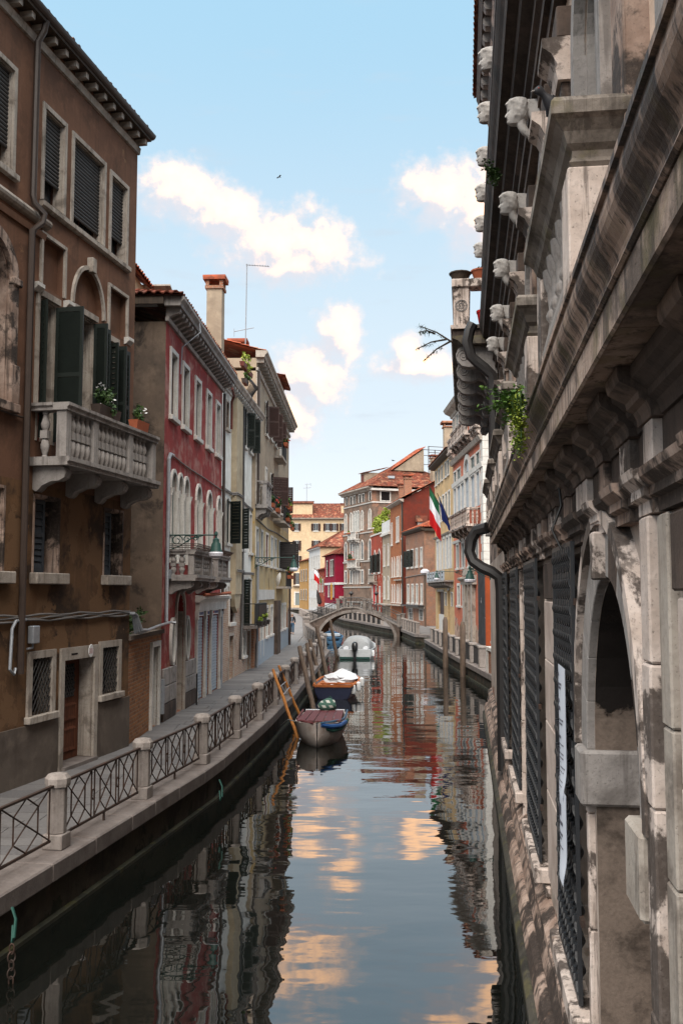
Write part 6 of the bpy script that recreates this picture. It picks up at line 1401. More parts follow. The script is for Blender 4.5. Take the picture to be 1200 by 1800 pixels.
MB().box(-11.6, 1.0, 20.6, -6.5, 5, 23.9).build('roof_room', M['cream'], B.root); tiled('roof', (-11.9, .7, 23.9), (-6.2, .7, 23.9), (-6.2, 5, 24.8), (-11.9, 5, 24.8), M['tile'], B.root); chimney(B, .4, -2.2, 21.0, 23.5, 1.0, 'cream', 'tile')
at = thing('roof_antenna', 'thin television antenna on the roof of the cream building', 'antenna', (-7.9, 219, 23.5)); MB().tube([(0, 0, 0), (0, 0, 5.2)], .06, 5).build('mast', M['zinc'], at); MB().tube([(-.8, 0, 4.2), (1.0, 0, 4.3)], .05, 4).tube([(-.4, 0, 5.1), (.9, 0, 5.15)], .05, 4).tube([(.9, 0, 4.7), (.9, 0, 5.3)], .04, 4).build('aerial', M['zinc'], at, kind='stuff')
at = thing('roof_antenna', 'television antenna on the yellow palazzo roof beside its chimney', 'antenna', yb.world(15.2, -2, 16.5)); MB().tube([(0, 0, 0), (0, 0, 3.2)], .05, 5).build('mast', M['zinc'], at); MB().tube([(-.9, 0, 2.4), (1.2, 0, 2.5)], .035, 4).tube([(-.7, 0, 3.1), (.9, 0, 3.2)], .035, 4).build('aerial', M['zinc'], at, kind='stuff')
t = thing('street_lamp', 'tall grey lamp post beside the brick house on the right quay', 'lamp', (8.3, 96.5, .75)); MB().tube([(0, 0, 0), (0, 0, 5.2)], .1, 8).build('pole', M['pile'], t); MB().lathe([(.1, 5.1), (.45, 5.3), (.45, 5.5), (.2, 5.7)], 10).build('lamp_head', M['lampglass'], t)
# plain house backs that stand behind the rows, seen only past gaps or from a step to the side
for nm, lb, x0, y0, x1, y1, h, mt in (('rear_house', 'plain ochre house behind the brown house', -22, 10, -14.5, 30, 11, 'ochre'), ('rear_house', 'plain beige house behind the white house', -20, 34, -12, 62, 10, 'greybeige')):
    t = thing(nm, lb, 'building', ((x0 + x1) / 2, (y0 + y1) / 2, .7)); w_, d_ = (x1 - x0) / 2, (y1 - y0) / 2
    MB().box(-w_, -d_, 0, w_, d_, h).build('wall', M[mt], t); tiled('roof', (-w_, -d_, h), (w_, -d_, h), (w_, d_, h + .3), (-w_, d_, h + .3), M['tile'], t, 8, )
# ------------------------------------------------------------------ palace on the right, beside the camera
M['palace'] = plaster('pale_palace_wall', (.47, .40, .35), (.35, .285, .245), (.10, .07, .055), .5, (.58, .53, .50), (.60, .68), low='brick', lowz=.95, streak=.6, seed=40, brk=((.24, .075, .05), (.16, .06, .045), (.28, .22, .18)))
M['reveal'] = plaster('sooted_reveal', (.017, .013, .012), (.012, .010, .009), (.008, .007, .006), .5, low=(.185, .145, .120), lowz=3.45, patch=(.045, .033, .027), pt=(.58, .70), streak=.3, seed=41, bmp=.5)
M['whitewash'] = plaster('mottled_whitewash', (.56, .475, .43), (.45, .37, .325), (.22, .15, .12), .45, (.29, .21, .175), (.60, .74), streak=.25, seed=42)
M['corona'] = stone('streaked_fascia', (.50, .385, .32), (.34, .25, .20), (.045, .034, .028), .85, (.44, .60), 1.8, .8, moss=.35)
M['consoles'] = stone('browned_console_stone', (.20, .145, .115), (.12, .088, .072), (.028, .021, .018), .8, (.45, .58), 2.2, .5)
M['algae2'] = stone('dark_water_ledge', (.075, .068, .055), (.045, .042, .034), (.014, .013, .011), .7, (.45, .6), 1.6, .5, moss=.4)
M['soffit'] = stone('stained_soffit', (.085, .064, .054), (.055, .042, .036), (.018, .014, .012), .7, (.45, .62), 1.2, .3)
pc = Bld('palace', 'ornate soot stained stone palace with iron grilles, heads and balconies, filling the right side', (.9, 0), .1265, True)
B = pc
U0, UE = -4.0, 20.6
# openings of the ground floor
WIN = [(8.05, .74), (12.05, 1.0), (16.05, 1.0), (19.75, .85)]
for uc, hw_ in WIN: B.hole(uc - hw_, uc + hw_, 1.22, 4.5, 0, .5)
B.hole(4.86, 6.93, .15, 3.1, 1.19, .95)
B.wall(M['palace'], U0, 34.2, -1.0, 5.15, 14, name='wall')
# deep arch: lining, imposts, voussoirs, keystone, door at the back
X = lambda u: -u
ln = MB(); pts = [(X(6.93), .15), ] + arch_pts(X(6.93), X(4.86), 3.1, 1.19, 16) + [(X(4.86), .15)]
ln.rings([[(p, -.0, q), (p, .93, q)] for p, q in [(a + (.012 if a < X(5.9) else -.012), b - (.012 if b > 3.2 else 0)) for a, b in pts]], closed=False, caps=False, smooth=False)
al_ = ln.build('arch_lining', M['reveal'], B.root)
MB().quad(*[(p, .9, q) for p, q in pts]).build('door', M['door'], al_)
B.box('impost', M['istria_grey'], 6.86, 7.22, -.9, .11, 2.72, 3.1, bevel=.02); B.box('impost', M['trimworn'], 4.52, 4.93, -.9, .12, 2.70, 3.1, bevel=.02)
nv = 11; ia = arch_pts(X(6.93), X(4.86), 3.1, 1.19, nv * 3); ea = arch_pts(X(6.93) - .30, X(4.86) + .30, 3.1, 1.50, nv * 3)
for k in range(nv):
    s_ = slice(k * 3, k * 3 + 4); g_ = .006
    MB().rings([[(p[0], -.055, p[1]), (q[0], -.055, q[1]), (q[0], .02, q[1]), (p[0], .02, p[1])] for p, q in zip(ia[s_], ea[s_])], smooth=False).build('voussoir', M['istria_grey'] if k not in (6, 9) else M['soot'], B.root, bevel=.006)
mo_ = arch_pts(X(6.93) - .31, X(4.86) + .31, 3.1, 1.51, 28); mo2 = arch_pts(X(6.93) - .40, X(4.86) + .40, 3.1, 1.6, 28)
MB().rings([[(p[0], -.055, p[1]), (p[0], -.10, p[1]), (q[0], -.10, q[1]), (q[0], .0, q[1]), (p[0], 0, p[1])] for p, q in zip(mo_, mo2)], smooth=False).build('archivolt', M['istria'], B.root)
MB().prism([(-.05, 4.27), (.05, 4.27), (.075, 4.56), (-.075, 4.56)], lambda a, z: (X(5.9) + a, -.13, z), lambda a, z: (X(5.9) + a, .0, z)).build('keystone', M['istria'], B.root, bevel=.012)
# pilaster strips, jamb strips, panels between the openings
for a, c, z0, z1, o, m in ((7.0, 7.10, .4, 4.54, .05, 'istria'), (7.11, 7.26, .4, 4.54, .025, 'soot'), (8.82, 8.98, .9, 4.54, .04, 'sootmix'), (9.3, 10.75, 1.15, 4.1, .03, 'whitewash'), (9.3, 10.75, 4.12, 4.5, .03, 'soot'), (4.3, 4.50, .4, 4.54, .09, 'istria'), (4.08, 4.28, .4, 4.54, .05, 'trimworn'), (3.0, 4.0, 1.2, 4.18, .035, 'whitewash'), (2.9, 4.02, 4.2, 4.53, .05, 'soot'), (1.0, 2.8, .5, 4.5, .06, 'istria_grey'),
                        (13.1, 13.3, .8, 4.54, .06, 'istria'), (13.5, 14.6, 1.15, 4.2, .03, 'whitewash'), (14.85, 15.02, .8, 4.54, .06, 'istria'), (17.1, 17.3, .8, 4.54, .06, 'istria'), (17.5, 18.6, 1.15, 4.2, .03, 'palace'), (6.95, 7.0, 3.12, 4.54, .045, 'soot')):
    z = z0; rnd = random.Random(int(a * 100)); st_ = None
    while z < z1 - .02:
        zn = min(z1, z + rnd.uniform(.55, .95)); zn = z1 if z1 - zn < .25 else zn
        d_ = rnd.uniform(-.004, .004); B.box('stone_block', M[m], a + abs(d_), c - abs(d_), -.05, o + d_, z + .003, zn - .003, bevel=.010); z = zn
# window grilles of overlapping iron scales
def scale_grille(w_, h):
    """wavy vertical bars meeting at nodes: rows of almond shaped openings"""
    mb = MB(); n = max(5, round(w_ / .15)); cw = w_ / n; per = .21; m = int(h / per * 10)
    for i in range(n + 1):
        for sg in (-1, 1):
            if (i == 0 and sg < 0) or (i == n and sg > 0): continue
            rs = []
            for k in range(m + 1):
                z = h * k / m; x = i * cw + sg * cw * .5 * (.5 - .5 * math.cos(2 * PI * z / per)); y = -.018 * math.sin(2 * PI * z / per)
                rs.append([(x - .008, y - .022, z), (x + .008, y - .022, z), (x + .008, y + .022, z), (x - .008, y + .022, z)])
            mb.rings(rs, smooth=False)
    for k in range(int(h / per) + 1):
        for i in range(n):
            c = (i + .5) * cw; z = min(h, (k + .5) * per); mb.box(c - .022, -.035, z - .022, c + .022, -.015, z + .022)
    return mb
gm_ = {}
for i, (uc, hw_) in enumerate(WIN):
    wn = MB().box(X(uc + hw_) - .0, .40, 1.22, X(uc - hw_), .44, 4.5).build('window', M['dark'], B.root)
    if hw_ not in gm_: gm_[hw_] = scale_grille(2 * hw_ - .05, 3.24).mesh('scale_grille', M['ironblue'] if 'ironblue' in M else M['iron'])
    link('scale_grille', gm_[hw_], wn, (X(uc + hw_) + .025, -.08, 1.28))
    x0, x1 = X(uc + hw_), X(uc - hw_)
    MB().box(x0 - .02, -.105, 1.22, x0 + .025, -.075, 4.58).box(x1 - .025, -.105, 1.22, x1 + .02, -.075, 4.58).box(x0 + .025, -.104, 4.54, x1 - .025, -.076, 4.58).box(x0 + .025, -.104, 1.22, x1 - .025, -.076, 1.26).build('grille_frame', M['ironblue'], wn)
    for z in (1.8, 2.9, 4.1): MB().box(x1, -.09, z, x1 + .12, -.06, z + .05).build('grille_hook', M['rust'], wn)
    B.box('window_sill', M['istria'], uc - hw_ - .2, uc + hw_ + .2, -.1, .17, 1.04, 1.2, wn, .015)
# base mouldings down to the water
B.mould('base_moulding', M['sootmix'], U0, 34.0, [(0, .42), (.13, .42), (.16, .50), (.13, .60), (.10, .66), (.13, .72), (.13, .80), (.02, .90), (0, .90)])
B.mould('base_moulding', M['sootmix'], U0, 34.0, [(0, .16), (.24, .16), (.26, .24), (.22, .36), (.17, .415), (0, .415)])
B.mould('base_ledge', M['algae2'], U0, 33.8, [(0, -.9), (.30, -.9), (.32, .10), (.28, .155), (0, .155)])
for k in (0, 1, 3, 6, 7, 10, 12):
    u = 1.5 + k * 1.55; B.box('base_block', M['whitewash'] if k % 3 else M['istria'], u, u + 1.3, .0, .055, .91, 1.02, bevel=.01)
# architrave, frieze, bed moulding, corona, gutter
B.mould('architrave', M['sootmix'], U0, UE, [(0, 4.55), (.05, 4.55), (.05, 4.61), (.085, 4.62), (.085, 4.66), (.13, 4.70), (.14, 4.735), (0, 4.735)])
B.box('frieze', M['soffit'], U0, UE, -.2, .012, 4.736, 5.0)
B.mould('bed_moulding', M['soffit'], U0, UE, [(0, 4.98), (.03, 4.98), (.035, 5.01), (.05, 5.04), (.08, 5.06), (.085, 5.09), (.10, 5.10), (.12, 5.12), (.15, 5.14), (.155, 5.17), (.155, 5.20), (0, 5.20)])
brks = [2.1, 3.15, 4.4, 5.05, 5.9, 6.75, 7.1, 8.05, 8.95, 9.5, 10.5, 11.1, 12.05, 13.2, 13.9, 14.9, 16.0, 17.2, 18.2, 19.0, 20.2]
prof_a = [(0, 4.548), (.075, 4.548), (.075, 4.605), (.11, 4.62), (.11, 4.66), (.155, 4.70), (.165, 4.74), (0, 4.742)]
prof_b = [(0, 4.975), (.07, 4.975), (.075, 5.01), (.09, 5.04), (.12, 5.055), (.125, 5.085), (.14, 5.095), (.17, 5.11), (.205, 5.13), (.215, 5.16), (.215, 5.197), (0, 5.197)]
for i, u in enumerate(brks):
    w_ = .17 if i % 3 else .24; m = M['istria'] if u in (5.9, 4.4, 10.5) else M['sootmix']
    B.mould('architrave_block', m, u - w_, u + w_, prof_a); B.box('frieze_strip', M['istria'] if i % 3 != 1 else M['sootmix'], u - w_ * .62, u + w_ * .62, 0, .06, 4.743, 4.974, bevel=.006); B.mould('console', M['consoles'], u - w_, u + w_, prof_b)
    if i + 1 < len(brks): B.box('frieze_panel', M['soot'], u + w_ + .06, max(u + w_ + .1, brks[i + 1] - .3), 0, .03, 4.78, 4.95)
seg = [U0, 1.4, 3.6, 5.9, 8.3, 10.6, 13.0, 15.4, 17.9, UE]
for i, (a, c) in enumerate(zip(seg, seg[1:])):
    B.mould('corona', M['corona'], a + .004, c - .004, [(0, 5.2), (.30, 5.2), (.312, 5.19), (.325, 5.20), (.325, 5.335), (0, 5.335)])
    B.mould('gutter_moulding', M['gutterstone'], a + .004, c - .004, [(0, 5.338), (.332, 5.338), (.345, 5.35), (.34, 5.365), (.325, 5.375), (.322, 5.395), (.326, 5.42), (.338, 5.445), (.355, 5.468), (.371, 5.49), (.383, 5.515), (.389, 5.545), (.386, 5.575), (.385, 5.588), (.402, 5.592), (.402, 5.62), (0, 5.62)])
# balustraded balconies over the cornice
def parapet(u0, u1, zs=5.62, zt=6.86, out=.315, n=5):
    x0, x1 = B.X(u0, u1); w_ = .34; r = MB()
    pr = [(-.34, 6.50), (-.03, 6.50), (-.01, 6.53), (-.03, 6.56), (-.03, 6.60), (.0, 6.63), (.02, 6.69), (.06, 6.74), (.09, 6.76), (.09, 6.83), (.07, 6.86), (-.42, 6.86)]
    r.prism(pr, lambda o, z: (x0 - o, -out - o, z), lambda o, z: (x1 + o, -out - o, z), caps=False)
    for xx, s_ in ((x0, -1), (x1, 1)): r.prism(pr, lambda o, z: (xx + s_ * o, -out - o, z), lambda o, z: (xx + s_ * o, .15, z), caps=False)
    root = r.build('balcony', M['railstone'], B.root)
    for a, c in ((x0, x0 + w_), (x1 - w_, x1)): MB().box(a, -out, zs, c, -out + w_, 6.5).build('pedestal', M['istria'], root, bevel=.01); MB().box(a - .02, -out - .025, zs, c + .02, -out + w_, zs + .16).build('pedestal_base', M['istria_grey'], root, bevel=.01)
    b_ = MB().lathe([(.07, 0), (.07, .05), (.045, .08), (.085, .2), (.09, .28), (.05, .42), (.04, .5), (.06, .53), (.06, .56), (.04, .6), (.05, .72), (.075, .78), (.08, .88)], 12).mesh('baluster', M['istria_grey'])
    for i in range(n): link('baluster', b_, root, (x0 + w_ + (x1 - x0 - 2 * w_) * (i + .5) / n, -out + .085, zs))
    for xx in (x0 + .17, x1 - .17): link('baluster', b_, root, (xx, -out + .50, zs)); 
    return root
for u in (5.08, 8.6, 12.2, 15.85, 19.4, 22.9): parapet(u, u + 2.25)
# first floor: plaster, tall windows, pilasters with capitals
hs = B.holes; B.holes = []
WU = [3.6, 7.0, 10.9, 13.2, 15.75, 18.2, 20.7, 23.3]
for i, u in enumerate(WU):
    B.window(u - .62, u + .62, 5.7, 8.55, rise=.62, fw=.2, fp=.09, depth=.32, trim='istria_grey', pane='glassgrey', sash='glassgrey', bars=(1, 2), sill=0, o=-.12, name='tall_window')
for u in (2.4, 5.2, 8.3, 9.6, 12.05, 14.5, 17.0, 19.4, 22.0, 24.6):
    B.box('pilaster', M['sootmix'], u - .2, u + .2, -.3, .02, 5.63, 8.6, bevel=.01)
    B.mould('capital', M['istria'], u - .24, u + .24, [(-.2, 8.6), (.05, 8.6), (.07, 8.7), (.05, 8.74), (.10, 8.84), (.18, 8.90), (.18, 8.98), (-.2, 9.0)])
    B.box('impost_block', M['soot'], u - .22, u + .22, -.3, .05, 9.0, 9.28, bevel=.01)
B.wall(M['peach'], U0, 26.2, 5.3, 10.4, 12, o=-.12, name='upper_wall')
# entablature between the floors
B.mould('entablature', M['soot'], U0, 26.4, [(-.2, 9.75), (.0, 9.75), (.0, 9.92), (.06, 9.93), (.06, 10.08), (.12, 10.12), (.12, 10.16), (-.2, 10.16)])
B.mould('entablature', M['soffit'], U0, 26.4, [(-.2, 10.165), (.10, 10.165), (.10, 10.42), (.22, 10.48), (.24, 10.56), (.24, 10.62), (.36, 10.64), (.38, 10.76), (.42, 10.84), (.45, 10.92), (.45, 10.98), (-.2, 11.0)])
B.holes = []
for u in (4, 7, 10, 13, 16, 19, 22, 24.6): B.window(u - .6, u + .6, 13.6, 16.2, fw=.2, fp=.08, trim='istria_grey', pane='glass', sash='sashw', o=-.2, sill=.2)
B.wall(M['peach'], U0, 26.0, 11.0, 17.6, 12, o=-.2, name='upper_wall')
B.mould('attic_band', M['soot'], U0, 26.1, [(-.25, 12.6), (.1, 12.6), (.2, 12.8), (.34, 13.0), (.34, 13.2), (-.25, 13.25)])
B.mould('attic_band', M['sootmix'], U0, 26.1, [(-.25, 16.9), (.05, 16.9), (.15, 17.2), (-.25, 17.2)])
B.brackets('eave_bracket', M['istria_grey'], 4, 26.0, 34, .24, -.2, .32, 17.3, 17.7, True)
B.mould('eave', M['soot'], U0, 26.3, [(-.3, 17.7), (.34, 17.7), (.38, 17.85), (.42, 17.95), (.42, 18.1), (-.3, 18.1)])
B.roof(U0, 26.4, 18.1, 20.2, over=.50, depth=6)
B.holes = hs

# carved heads on the keystones
def bust():
    """classical head: horizontal rings over a face profile, with hair, ears and a draped neck"""
    PR = [(-.02, -.36, .20), (.03, -.45, .235), (.07, -.465, .26), (.11, -.435, .285), (.14, -.475, .30), (.17, -.452, .315), (.20, -.478, .325), (.24, -.45, .335), (.28, -.465, .345), (.34, -.465, .355), (.40, -.455, .36),
          (.44, -.44, .365), (.48, -.47, .37), (.52, -.485, .375), (.60, -.48, .375), (.66, -.475, .37), (.70, -.48, .365), (.76, -.47, .35), (.84, -.42, .31), (.91, -.32, .25), (.96, -.20, .17), (1.0, -.05, .06)]
    n = 48; rs = []
    for z, fy, w_ in PR:
        ring = []; bk = .46 * (w_ / .37) ** .8
        for i in range(n):
            a = 2 * PI * i / n; x = w_ * math.sin(a); c = math.cos(a)
            y = fy * (abs(c) ** .8 if c > 0 else 0) if c > 0 else bk * abs(c) ** .8
            if c > 0:
                if .24 <= z <= .50: y -= .115 * max(0, 1 - abs(z - .29) / .21 if z > .29 else 1 - (.29 - z) / .05) * math.exp(-(x / .055) ** 2)
                y += .055 * math.exp(-((abs(x) - .15) / .07) ** 2 - ((z - .43) / .045) ** 2)
                y -= .02 * math.exp(-((abs(x) - .15) / .06) ** 2 - ((z - .425) / .018) ** 2)
                y -= .025 * math.exp(-((abs(x) - .2) / .08) ** 2 - ((z - .30) / .08) ** 2)
                y += .02 * math.exp(-((x) / .13) ** 2 - ((z - .17) / .012) ** 2)
            ex = max(0, min(1, (z - .62 + .0) / .08)) if c > .2 else max(0, min(1, (z - .10) / .1)) * min(1, (.35 - c) / .3)
            if ex > 0:
                k = 1 + ex * (.13 + .055 * math.sin(26 * z + 6 * a) + .03 * math.sin(15 * a - 12 * z)); x *= k; y *= k
            ring.append((x * .42, y * .42, (z - .5) * .48))
        rs.append(ring)
    mb = MB().rings(rs)
    mb.rings([[(.42 * w_ * math.sin(a), .02 + d - .42 * w_ * 1.05 * math.cos(a), zz) for a in [2 * PI * i / 16 for i in range(16)]] for zz, w_, d in ((-.12, .24, .05), (-.20, .23, .05), (-.25, .22, .06), (-.30, .21, .08), (-.36, .22, .12), (-.43, .20, .17), (-.50, .10, .22))])
    mb.rings([[(.10 * math.cos(a), .17, .06 + .14 * math.sin(a)) for a in [2 * PI * i / 10 for i in range(10)]], [(.12 * math.cos(a), .42, -.1 + .3 * math.sin(a)) for a in [2 * PI * i / 10 for i in range(10)]]])
    return mb.mesh('carved_head', M['marble'])
hm = bust()
HL = ['largest carved stone head, nearest on the palace keystones', 'second carved stone head from the near end of the palace keystones', 'third carved stone head from the near end of the palace keystones', 'fourth carved head, just above the upper drain pipe', 'fifth carved stone head, nearest the corbelled terrace']
for i, (u, z) in enumerate(((10.9, 9.78), (13.2, 9.62), (15.9, 9.6), (18.0, 9.45), (20.9, 9.6))):
    o = link('carved_head', hm, B.root, (X(u), -.22, z), (R(-4 + i * 2), 0, R((i * 37) % 15 - 7))); o.scale = (.62, .62, .66); o['label'] = HL[i]
for i in range(6): link('carved_head', hm, B.root, (X(16.4 + i * 1.92), -.36, 13.55), (R(3), 0, 0)).scale = (.85, .85, .85)
# drain pipes
B.pipe('drain_pipe', 'iron', [(20.55, .40, 5.55), (20.7, .62, 5.50), (20.75, .74, 5.30), (20.75, .78, 5.05), (20.7, .70, 4.84), (20.65, .5, 4.70), (20.6, .32, 4.62), (20.6, .16, 4.50), (20.6, .13, 4.2), (20.6, .13, .5)], .125)
B.pipe('drain_pipe', 'iron', [(23.2, .62, 10.7), (23.2, .70, 10.55), (23.2, .76, 10.25), (23.2, .68, 9.9), (23.2, .5, 9.72), (23.2, .36, 9.6), (23.2, .16, 9.4), (23.2, .13, 9.0), (23.2, .13, 5.7)], .13)
B.pipe('wall_cable', 'iron', [(8.0, .12, 5.18), (7.95, .1, 4.9), (7.9, .18, 4.7), (7.85, .05, 4.4), (7.8, .05, 4.2)], .012)
# terrace wing beyond, with its corbelled balcony
B.holes = []
B.window(28, 29.2, 6.3, 9.0, fw=.2, trim='istria_grey', pane='glass', sash='sashw')
B.wall(M['sootmix'], 26.2, 34.2, 5.15, 10.6, 10, name='wing_wall')
tb = B.box('terrace', M['soot'], 24.4, 34.2, -.2, 1.12, 10.72, 10.9); B.mould('terrace_moulding', M['mossy'], 24.3, 34.3, [(0, 10.5), (.9, 10.5), (1.0, 10.6), (1.14, 10.66), (1.14, 10.715), (0, 10.715)], tb)
B.mould('terrace_moulding', M['istria'], 24.32, 34.3, [(0, 10.903), (1.15, 10.903), (1.18, 10.95), (1.18, 11.0), (0, 11.0)], tb)
for a, c, o0, o1 in ((24.4, 24.85, .7, 1.1), (28.9, 29.3, .72, 1.08), (33.7, 34.1, .72, 1.08), (24.42, 24.8, -.1, .1)): B.box('terrace_pier', M['istria'], a, c, o0, o1, 11.0, 12.0, tb, .01)
x0, x1 = X(34.2), X(24.34); MB().box(x0, -1.14, 12.0, x1, -.66, 12.22).box(x1 - .46, -.659, 12.0, x1, .1, 12.219).build('terrace_rail', M['istria'], tb, bevel=.02)
bs_ = MESH[[k for k in MESH if k[0] == 'bal'][0]]
for i in range(16):
    u = 25.2 + i * .55
    if abs(u - 29.1) > .4: o = link('baluster', bs_, tb, (X(u), -.9, 11.0)); o.scale = (1.2, 1.2, 1.0 / .86)
rd_ = MB()
for r_ in (.15, .125, .07): rd_.tube([(X(24.4) + .006, -.9 + r_ * math.cos(2 * PI * k / 24), 11.52 + r_ * math.sin(2 * PI * k / 24)) for k in range(25)], .010, 5)
for k in range(8): a = k * PI / 4; rd_.tube([(X(24.4) + .006, -.9 + .02 * math.cos(a), 11.52 + .02 * math.sin(a)), (X(24.4) + .006, -.9 + .12 * math.cos(a), 11.52 + .12 * math.sin(a))], .008, 4)
rd_.build('roundel', M['istria_grey'], tb)
sc_ = MB(); D_o = 1.05
prof = [(0, -.75), (.10, -.88), (.24, -.86), (.30, -.74), (.24, -.62), (.32, -.50), (.46, -.46), (.56, -.52), (.70, -.54), (.90, -.50), (1.02, -.36), (1.05, -.2), (1.0, -.06), (.9, 0), (0, 0)]
sc_.prism(prof, lambda o, z: (-.16, -o, z), lambda o, z: (.16, -o, z))
for s_ in (-.165, .165):
    for c0, c1, r0 in ((.86, -.24, .17), (.17, -.74, .11)):
        sc_.tube([(s_, -(c0 + r0 * (1 - k / 30) * math.cos(k * .5)), c1 + r0 * (1 - k / 30) * math.sin(k * .5)) for k in range(26)], .018, 4)
cm_ = sc_.mesh('scroll_corbel', M['istria_grey'])
for i in range(6): link('scroll_corbel', cm_, tb, (X(24.75 + i * 1.75), 0, 10.5))
def pot(label, p, r=.2, h=.26, leaf=None, mat='terracotta', group='terracotta pots on the terrace'):
    t = thing('flower_pot', label, 'flower pot', p, 0, group); MB().lathe([(r * .65, 0), (r, h), (r * 1.08, h), (r * 1.08, h * 1.15), (r * .9, h * 1.15), (r * .85, h * .9)], 12).build('pot', M[mat], t)
    if leaf: foliage(MB(), (0, 0, h * 1.3), (r * 1.1, r * 1.1, r * .7), 90, .05).build('leaves', M[leaf], t, kind='stuff')
pot('shallow dark pot on the outer end of the terrace rail', B.world(24.7, .92, 12.22), .27, .22, None, 'bark'); pot('terracotta pot with low green plant on the terrace rail, next to the wall', B.world(24.7, .38, 12.22), .25, .26, 'leaf')
pot('bright red plastic pot inside the terrace balustrade opening', B.world(24.75, .3, 11.0), .2, .4, None, 'flag_r')
t = thing('fir_twig', 'dark spiky twig growing out below the terrace balcony', 'twig', B.world(25.2, 1.1, 10.75), B.ang)
mb = MB(); tips = []
for (a, b_) in (((0, 0, 0), (.2, -.9, .45)), ((.05, -.2, .1), (-.1, -1.0, -.1)), ((.0, -.1, .05), (.4, -.8, -.55)), ((.1, -.5, .25), (.5, -.9, .2))):
    mb.tube([a, tuple((Vector(a) + Vector(b_)) / 2 + Vector((0, 0, .06))), b_], [.03, .02, .008], 5); tips.append((a, b_))
mb.build('branch', M['bark'], t); mb = MB(); rnd = random.Random(8)
for a, b_ in tips:
    for k in range(60):
        p = Vector(a).lerp(Vector(b_), rnd.uniform(.3, 1.02)); d = Vector((rnd.gauss(0, 1), rnd.gauss(0, 1), rnd.gauss(0, .8))).normalized() * rnd.uniform(.07, .15); s_ = d.cross(Vector((0, 0, 1))).normalized() * .011
        mb.quad(tuple(p - s_), tuple(p + d), tuple(p + s_))
mb.build('needles', M['leaf_d'], t, kind='stuff')
wall_lamp('small lamp on a thin straight bracket at the far corner of the palace', pc, 33.6, 5.0, .85, .8)
# plants rooted in the gutter and by the heads
def sprig(label, p, n, size, leaf='leaf', lf=.035, seed=1):
    t = thing('wall_fern', label, 'plant', p, B.ang, 'plants rooted in the palace walls'); mb = MB(); lm = MB(); rnd = random.Random(seed)
    for k in range(n):
        d = Vector((rnd.gauss(0, .55) * size[0], -abs(rnd.gauss(.2, .4)) * size[1], rnd.uniform(-.6, 1) * size[2])); q = [Vector((0, 0, 0)).lerp(d, s_ / 6) + Vector((0, 0, .25 * size[2] * math.sin(PI * s_ / 6))) for s_ in range(7)]
        mb.tube([tuple(v) for v in q], .004, 3)
        for v in q[1:]:
            for _ in range(5):
                c = v + Vector((rnd.gauss(0, .02), rnd.gauss(0, .02), rnd.gauss(0, .02))); a = Vector((rnd.gauss(0, 1), rnd.gauss(0, 1), rnd.gauss(0, .5))).normalized() * lf * rnd.uniform(.5, 1.2); b_ = a.cross(Vector((rnd.gauss(0, .4), rnd.gauss(0, .4), 1))).normalized() * lf * .4
                lm.quad(tuple(c), tuple(c + a * .5 + b_), tuple(c + a), tuple(c + a * .5 - b_))
    mb.build('stems', M['leaf_d'], t); lm.build('leaves', M[leaf], t, kind='stuff'); return t
sprig('bright green leafy plant sprouting from the palace gutter moulding', B.world(7.5, .45, 5.6), 34, (.22, .25, .2), 'leaf', .042, 2); sprig('trailing lime green plant hanging under the leafy one on the palace gutter', B.world(7.1, .46, 5.50), 30, (.16, .10, -.30), 'leaf_y', .028, 3)
sprig('small green tuft growing beside the second carved head', B.world(12.7, .4, 9.75), 14, (.22, .22, .25), 'leaf_d', .05, 4)
# posters on the nearest grille
def poster(label, u0, u1, z0, z1, o, lines, seed):
    t = thing('notice_sheet', label, 'notice', B.world((u0 + u1) / 2, o, z0), B.ang, 'paper notices on the iron grille'); w_ = u1 - u0; h = z1 - z0; n = 14; rows = []
    bend = lambda s_, z: -.02 * math.cos(PI * s_ / w_) - .03 * math.exp(-((z - 0) / .12) ** 2) * (s_ / w_ + .5)
    rw = [[(-w_ / 2 + w_ * i / 8, bend(-w_ / 2 + w_ * i / 8, h * j / n), h * j / n + .02 * math.sin(PI * i / 8)) for i in range(9)] for j in range(n + 1)]
    MB().rings(rw, closed=False, caps=False).rings([[(x, y + .003, z) for x, y, z in r_] for r_ in rw], closed=False, caps=False).build('paper', M['paper'], t)
    mb = MB(); rnd = random.Random(seed)
    for f, th, l in lines:
        z = h * f; x = -w_ * .42
        while x < -w_ * .42 + w_ * .84 * l:
            ww = rnd.uniform(.012, .05); x2 = min(x + ww, w_ * .43)
            if rnd.random() > .12: mb.quad((x, bend(x, z) - .004, z), (x2, bend(x2, z) - .004, z), (x2, bend(x2, z) - .004, z + th), (x, bend(x, z) - .004, z + th))
            x = x2 + .008
    mb.build('print', M['ink'], t, kind='stuff'); return t
poster('upper long printed notice sheet tied to the nearest iron grille', 7.36, 7.84, 2.66, 3.62, .155, [(.93, .03, .5), (.86, .018, .8), (.83, .018, .7), (.72, .03, .7), (.66, .03, .6), (.58, .014, .9), (.55, .014, .8), (.44, .022, .6)] + [(.04 + .035 * i, .010, .9 if i % 3 else .6) for i in range(11)], 5)
poster('lower notice sheet with large print curling off the nearest iron grille', 7.30, 7.76, 2.05, 2.70, .17, [(.72, .09, .55), (.62, .03, .8), (.5, .02, .7), (.45, .02, .6), (.36, .012, .8), (.32, .012, .5), (.12, .03, .3)], 6)
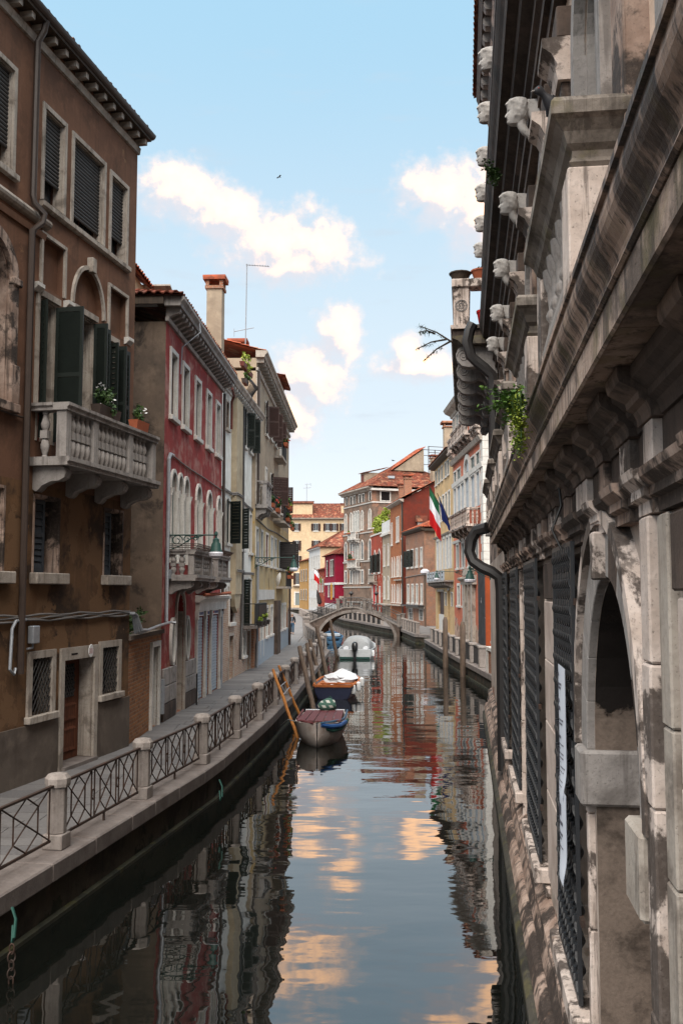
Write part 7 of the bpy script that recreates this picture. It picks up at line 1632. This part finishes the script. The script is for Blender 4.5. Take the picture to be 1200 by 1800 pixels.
# pigeon
pg = thing('pigeon', 'dark pigeon perched on the corner of the nearest palace balcony', 'bird', B.world(5.32, .36, 6.86), B.ang + R(20)); pg.scale = (.8, .8, .9)
rs = []
for y_, z_, rx, rz in ((-.150, .205, .004, .004), (-.140, .207, .016, .017), (-.118, .212, .027, .030), (-.095, .208, .030, .033), (-.078, .188, .030, .030), (-.060, .158, .040, .042), (-.03, .125, .060, .062), (.02, .105, .068, .066), (.075, .090, .058, .052), (.125, .072, .038, .032), (.165, .058, .030, .016), (.235, .040, .034, .008), (.25, .037, .030, .004)):
    rs.append([(rx * math.cos(a), y_, z_ + rz * math.sin(a)) for a in [2 * PI * i / 14 for i in range(14)]])
MB().rings(rs).build('body', M['pigeon'], pg)
MB().rings([[(r_ * math.cos(a), y_, z_ + r_ * .8 * math.sin(a)) for a in [2 * PI * i / 6 for i in range(6)]] for y_, z_, r_ in ((-.142, .207, .009), (-.160, .202, .006), (-.172, .196, .002))]).build('beak', M['istria_grey'], pg)
for sx in (-1, 1):
    MB().rings([[(sx * (.056 - .02 * f) + .012 * math.cos(a), -.03 + .21 * f, .120 - .05 * f + (.050 - .035 * f) * math.sin(a)) for a in [2 * PI * i / 10 for i in range(10)]] for f in (0, .12, .4, .7, .95, 1.0)]).build('wing', M['pigeon'], pg)
    MB().lathe([(.0, -.004), (.005, 0), (0, .004)], 8).build('eye', M['flower_r'], pg, (sx * .026, -.122, .216), (0, R(90), 0))
    MB().tube([(sx * .022, 0, .055), (sx * .022, -.005, .015), (sx * .022, -.03, .004)], .005, 5).tube([(sx * .022, -.005, .012), (sx * .03, -.03, .004)], .004, 4).build('leg', M['flower_r'], pg)

# birds in the air
for lb, p, sz, a in (('tiny dark bird flying high in the open sky over the canal', (-5.3, 80, 39.5), .34, .5), ('small gull gliding just above the gothic palace dormer roof', (8.1, 150, 24.6), .6, -.3)):
    t = thing('flying_bird', lb, 'bird', p, a, 'birds flying over the roofs')
    MB().rings([[(sz * x, r_ * sz * math.cos(q), r_ * sz * math.sin(q)) for q in [2 * PI * i / 8 for i in range(8)]] for x, r_ in ((-.5, .02), (-.3, .07), (0, .1), (.3, .07), (.42, .05), (.5, .01))]).build('body', M['pigeon'], t)
    for s_ in (-1, 1): MB().rings([[(sz * (.15 - .1 * f), s_ * sz * f, sz * (.28 * f - .2 * f * f)), (sz * (-.2 - .15 * f), s_ * sz * f, sz * (.28 * f - .2 * f * f)), (sz * (-.2 - .15 * f), s_ * sz * f, sz * (.28 * f - .2 * f * f) + .01), (sz * (.15 - .1 * f), s_ * sz * f, sz * (.28 * f - .2 * f * f) + .015)] for f in (0, .3, .6, .85, 1.05)], smooth=False).build('wing', M['pigeon'], t)
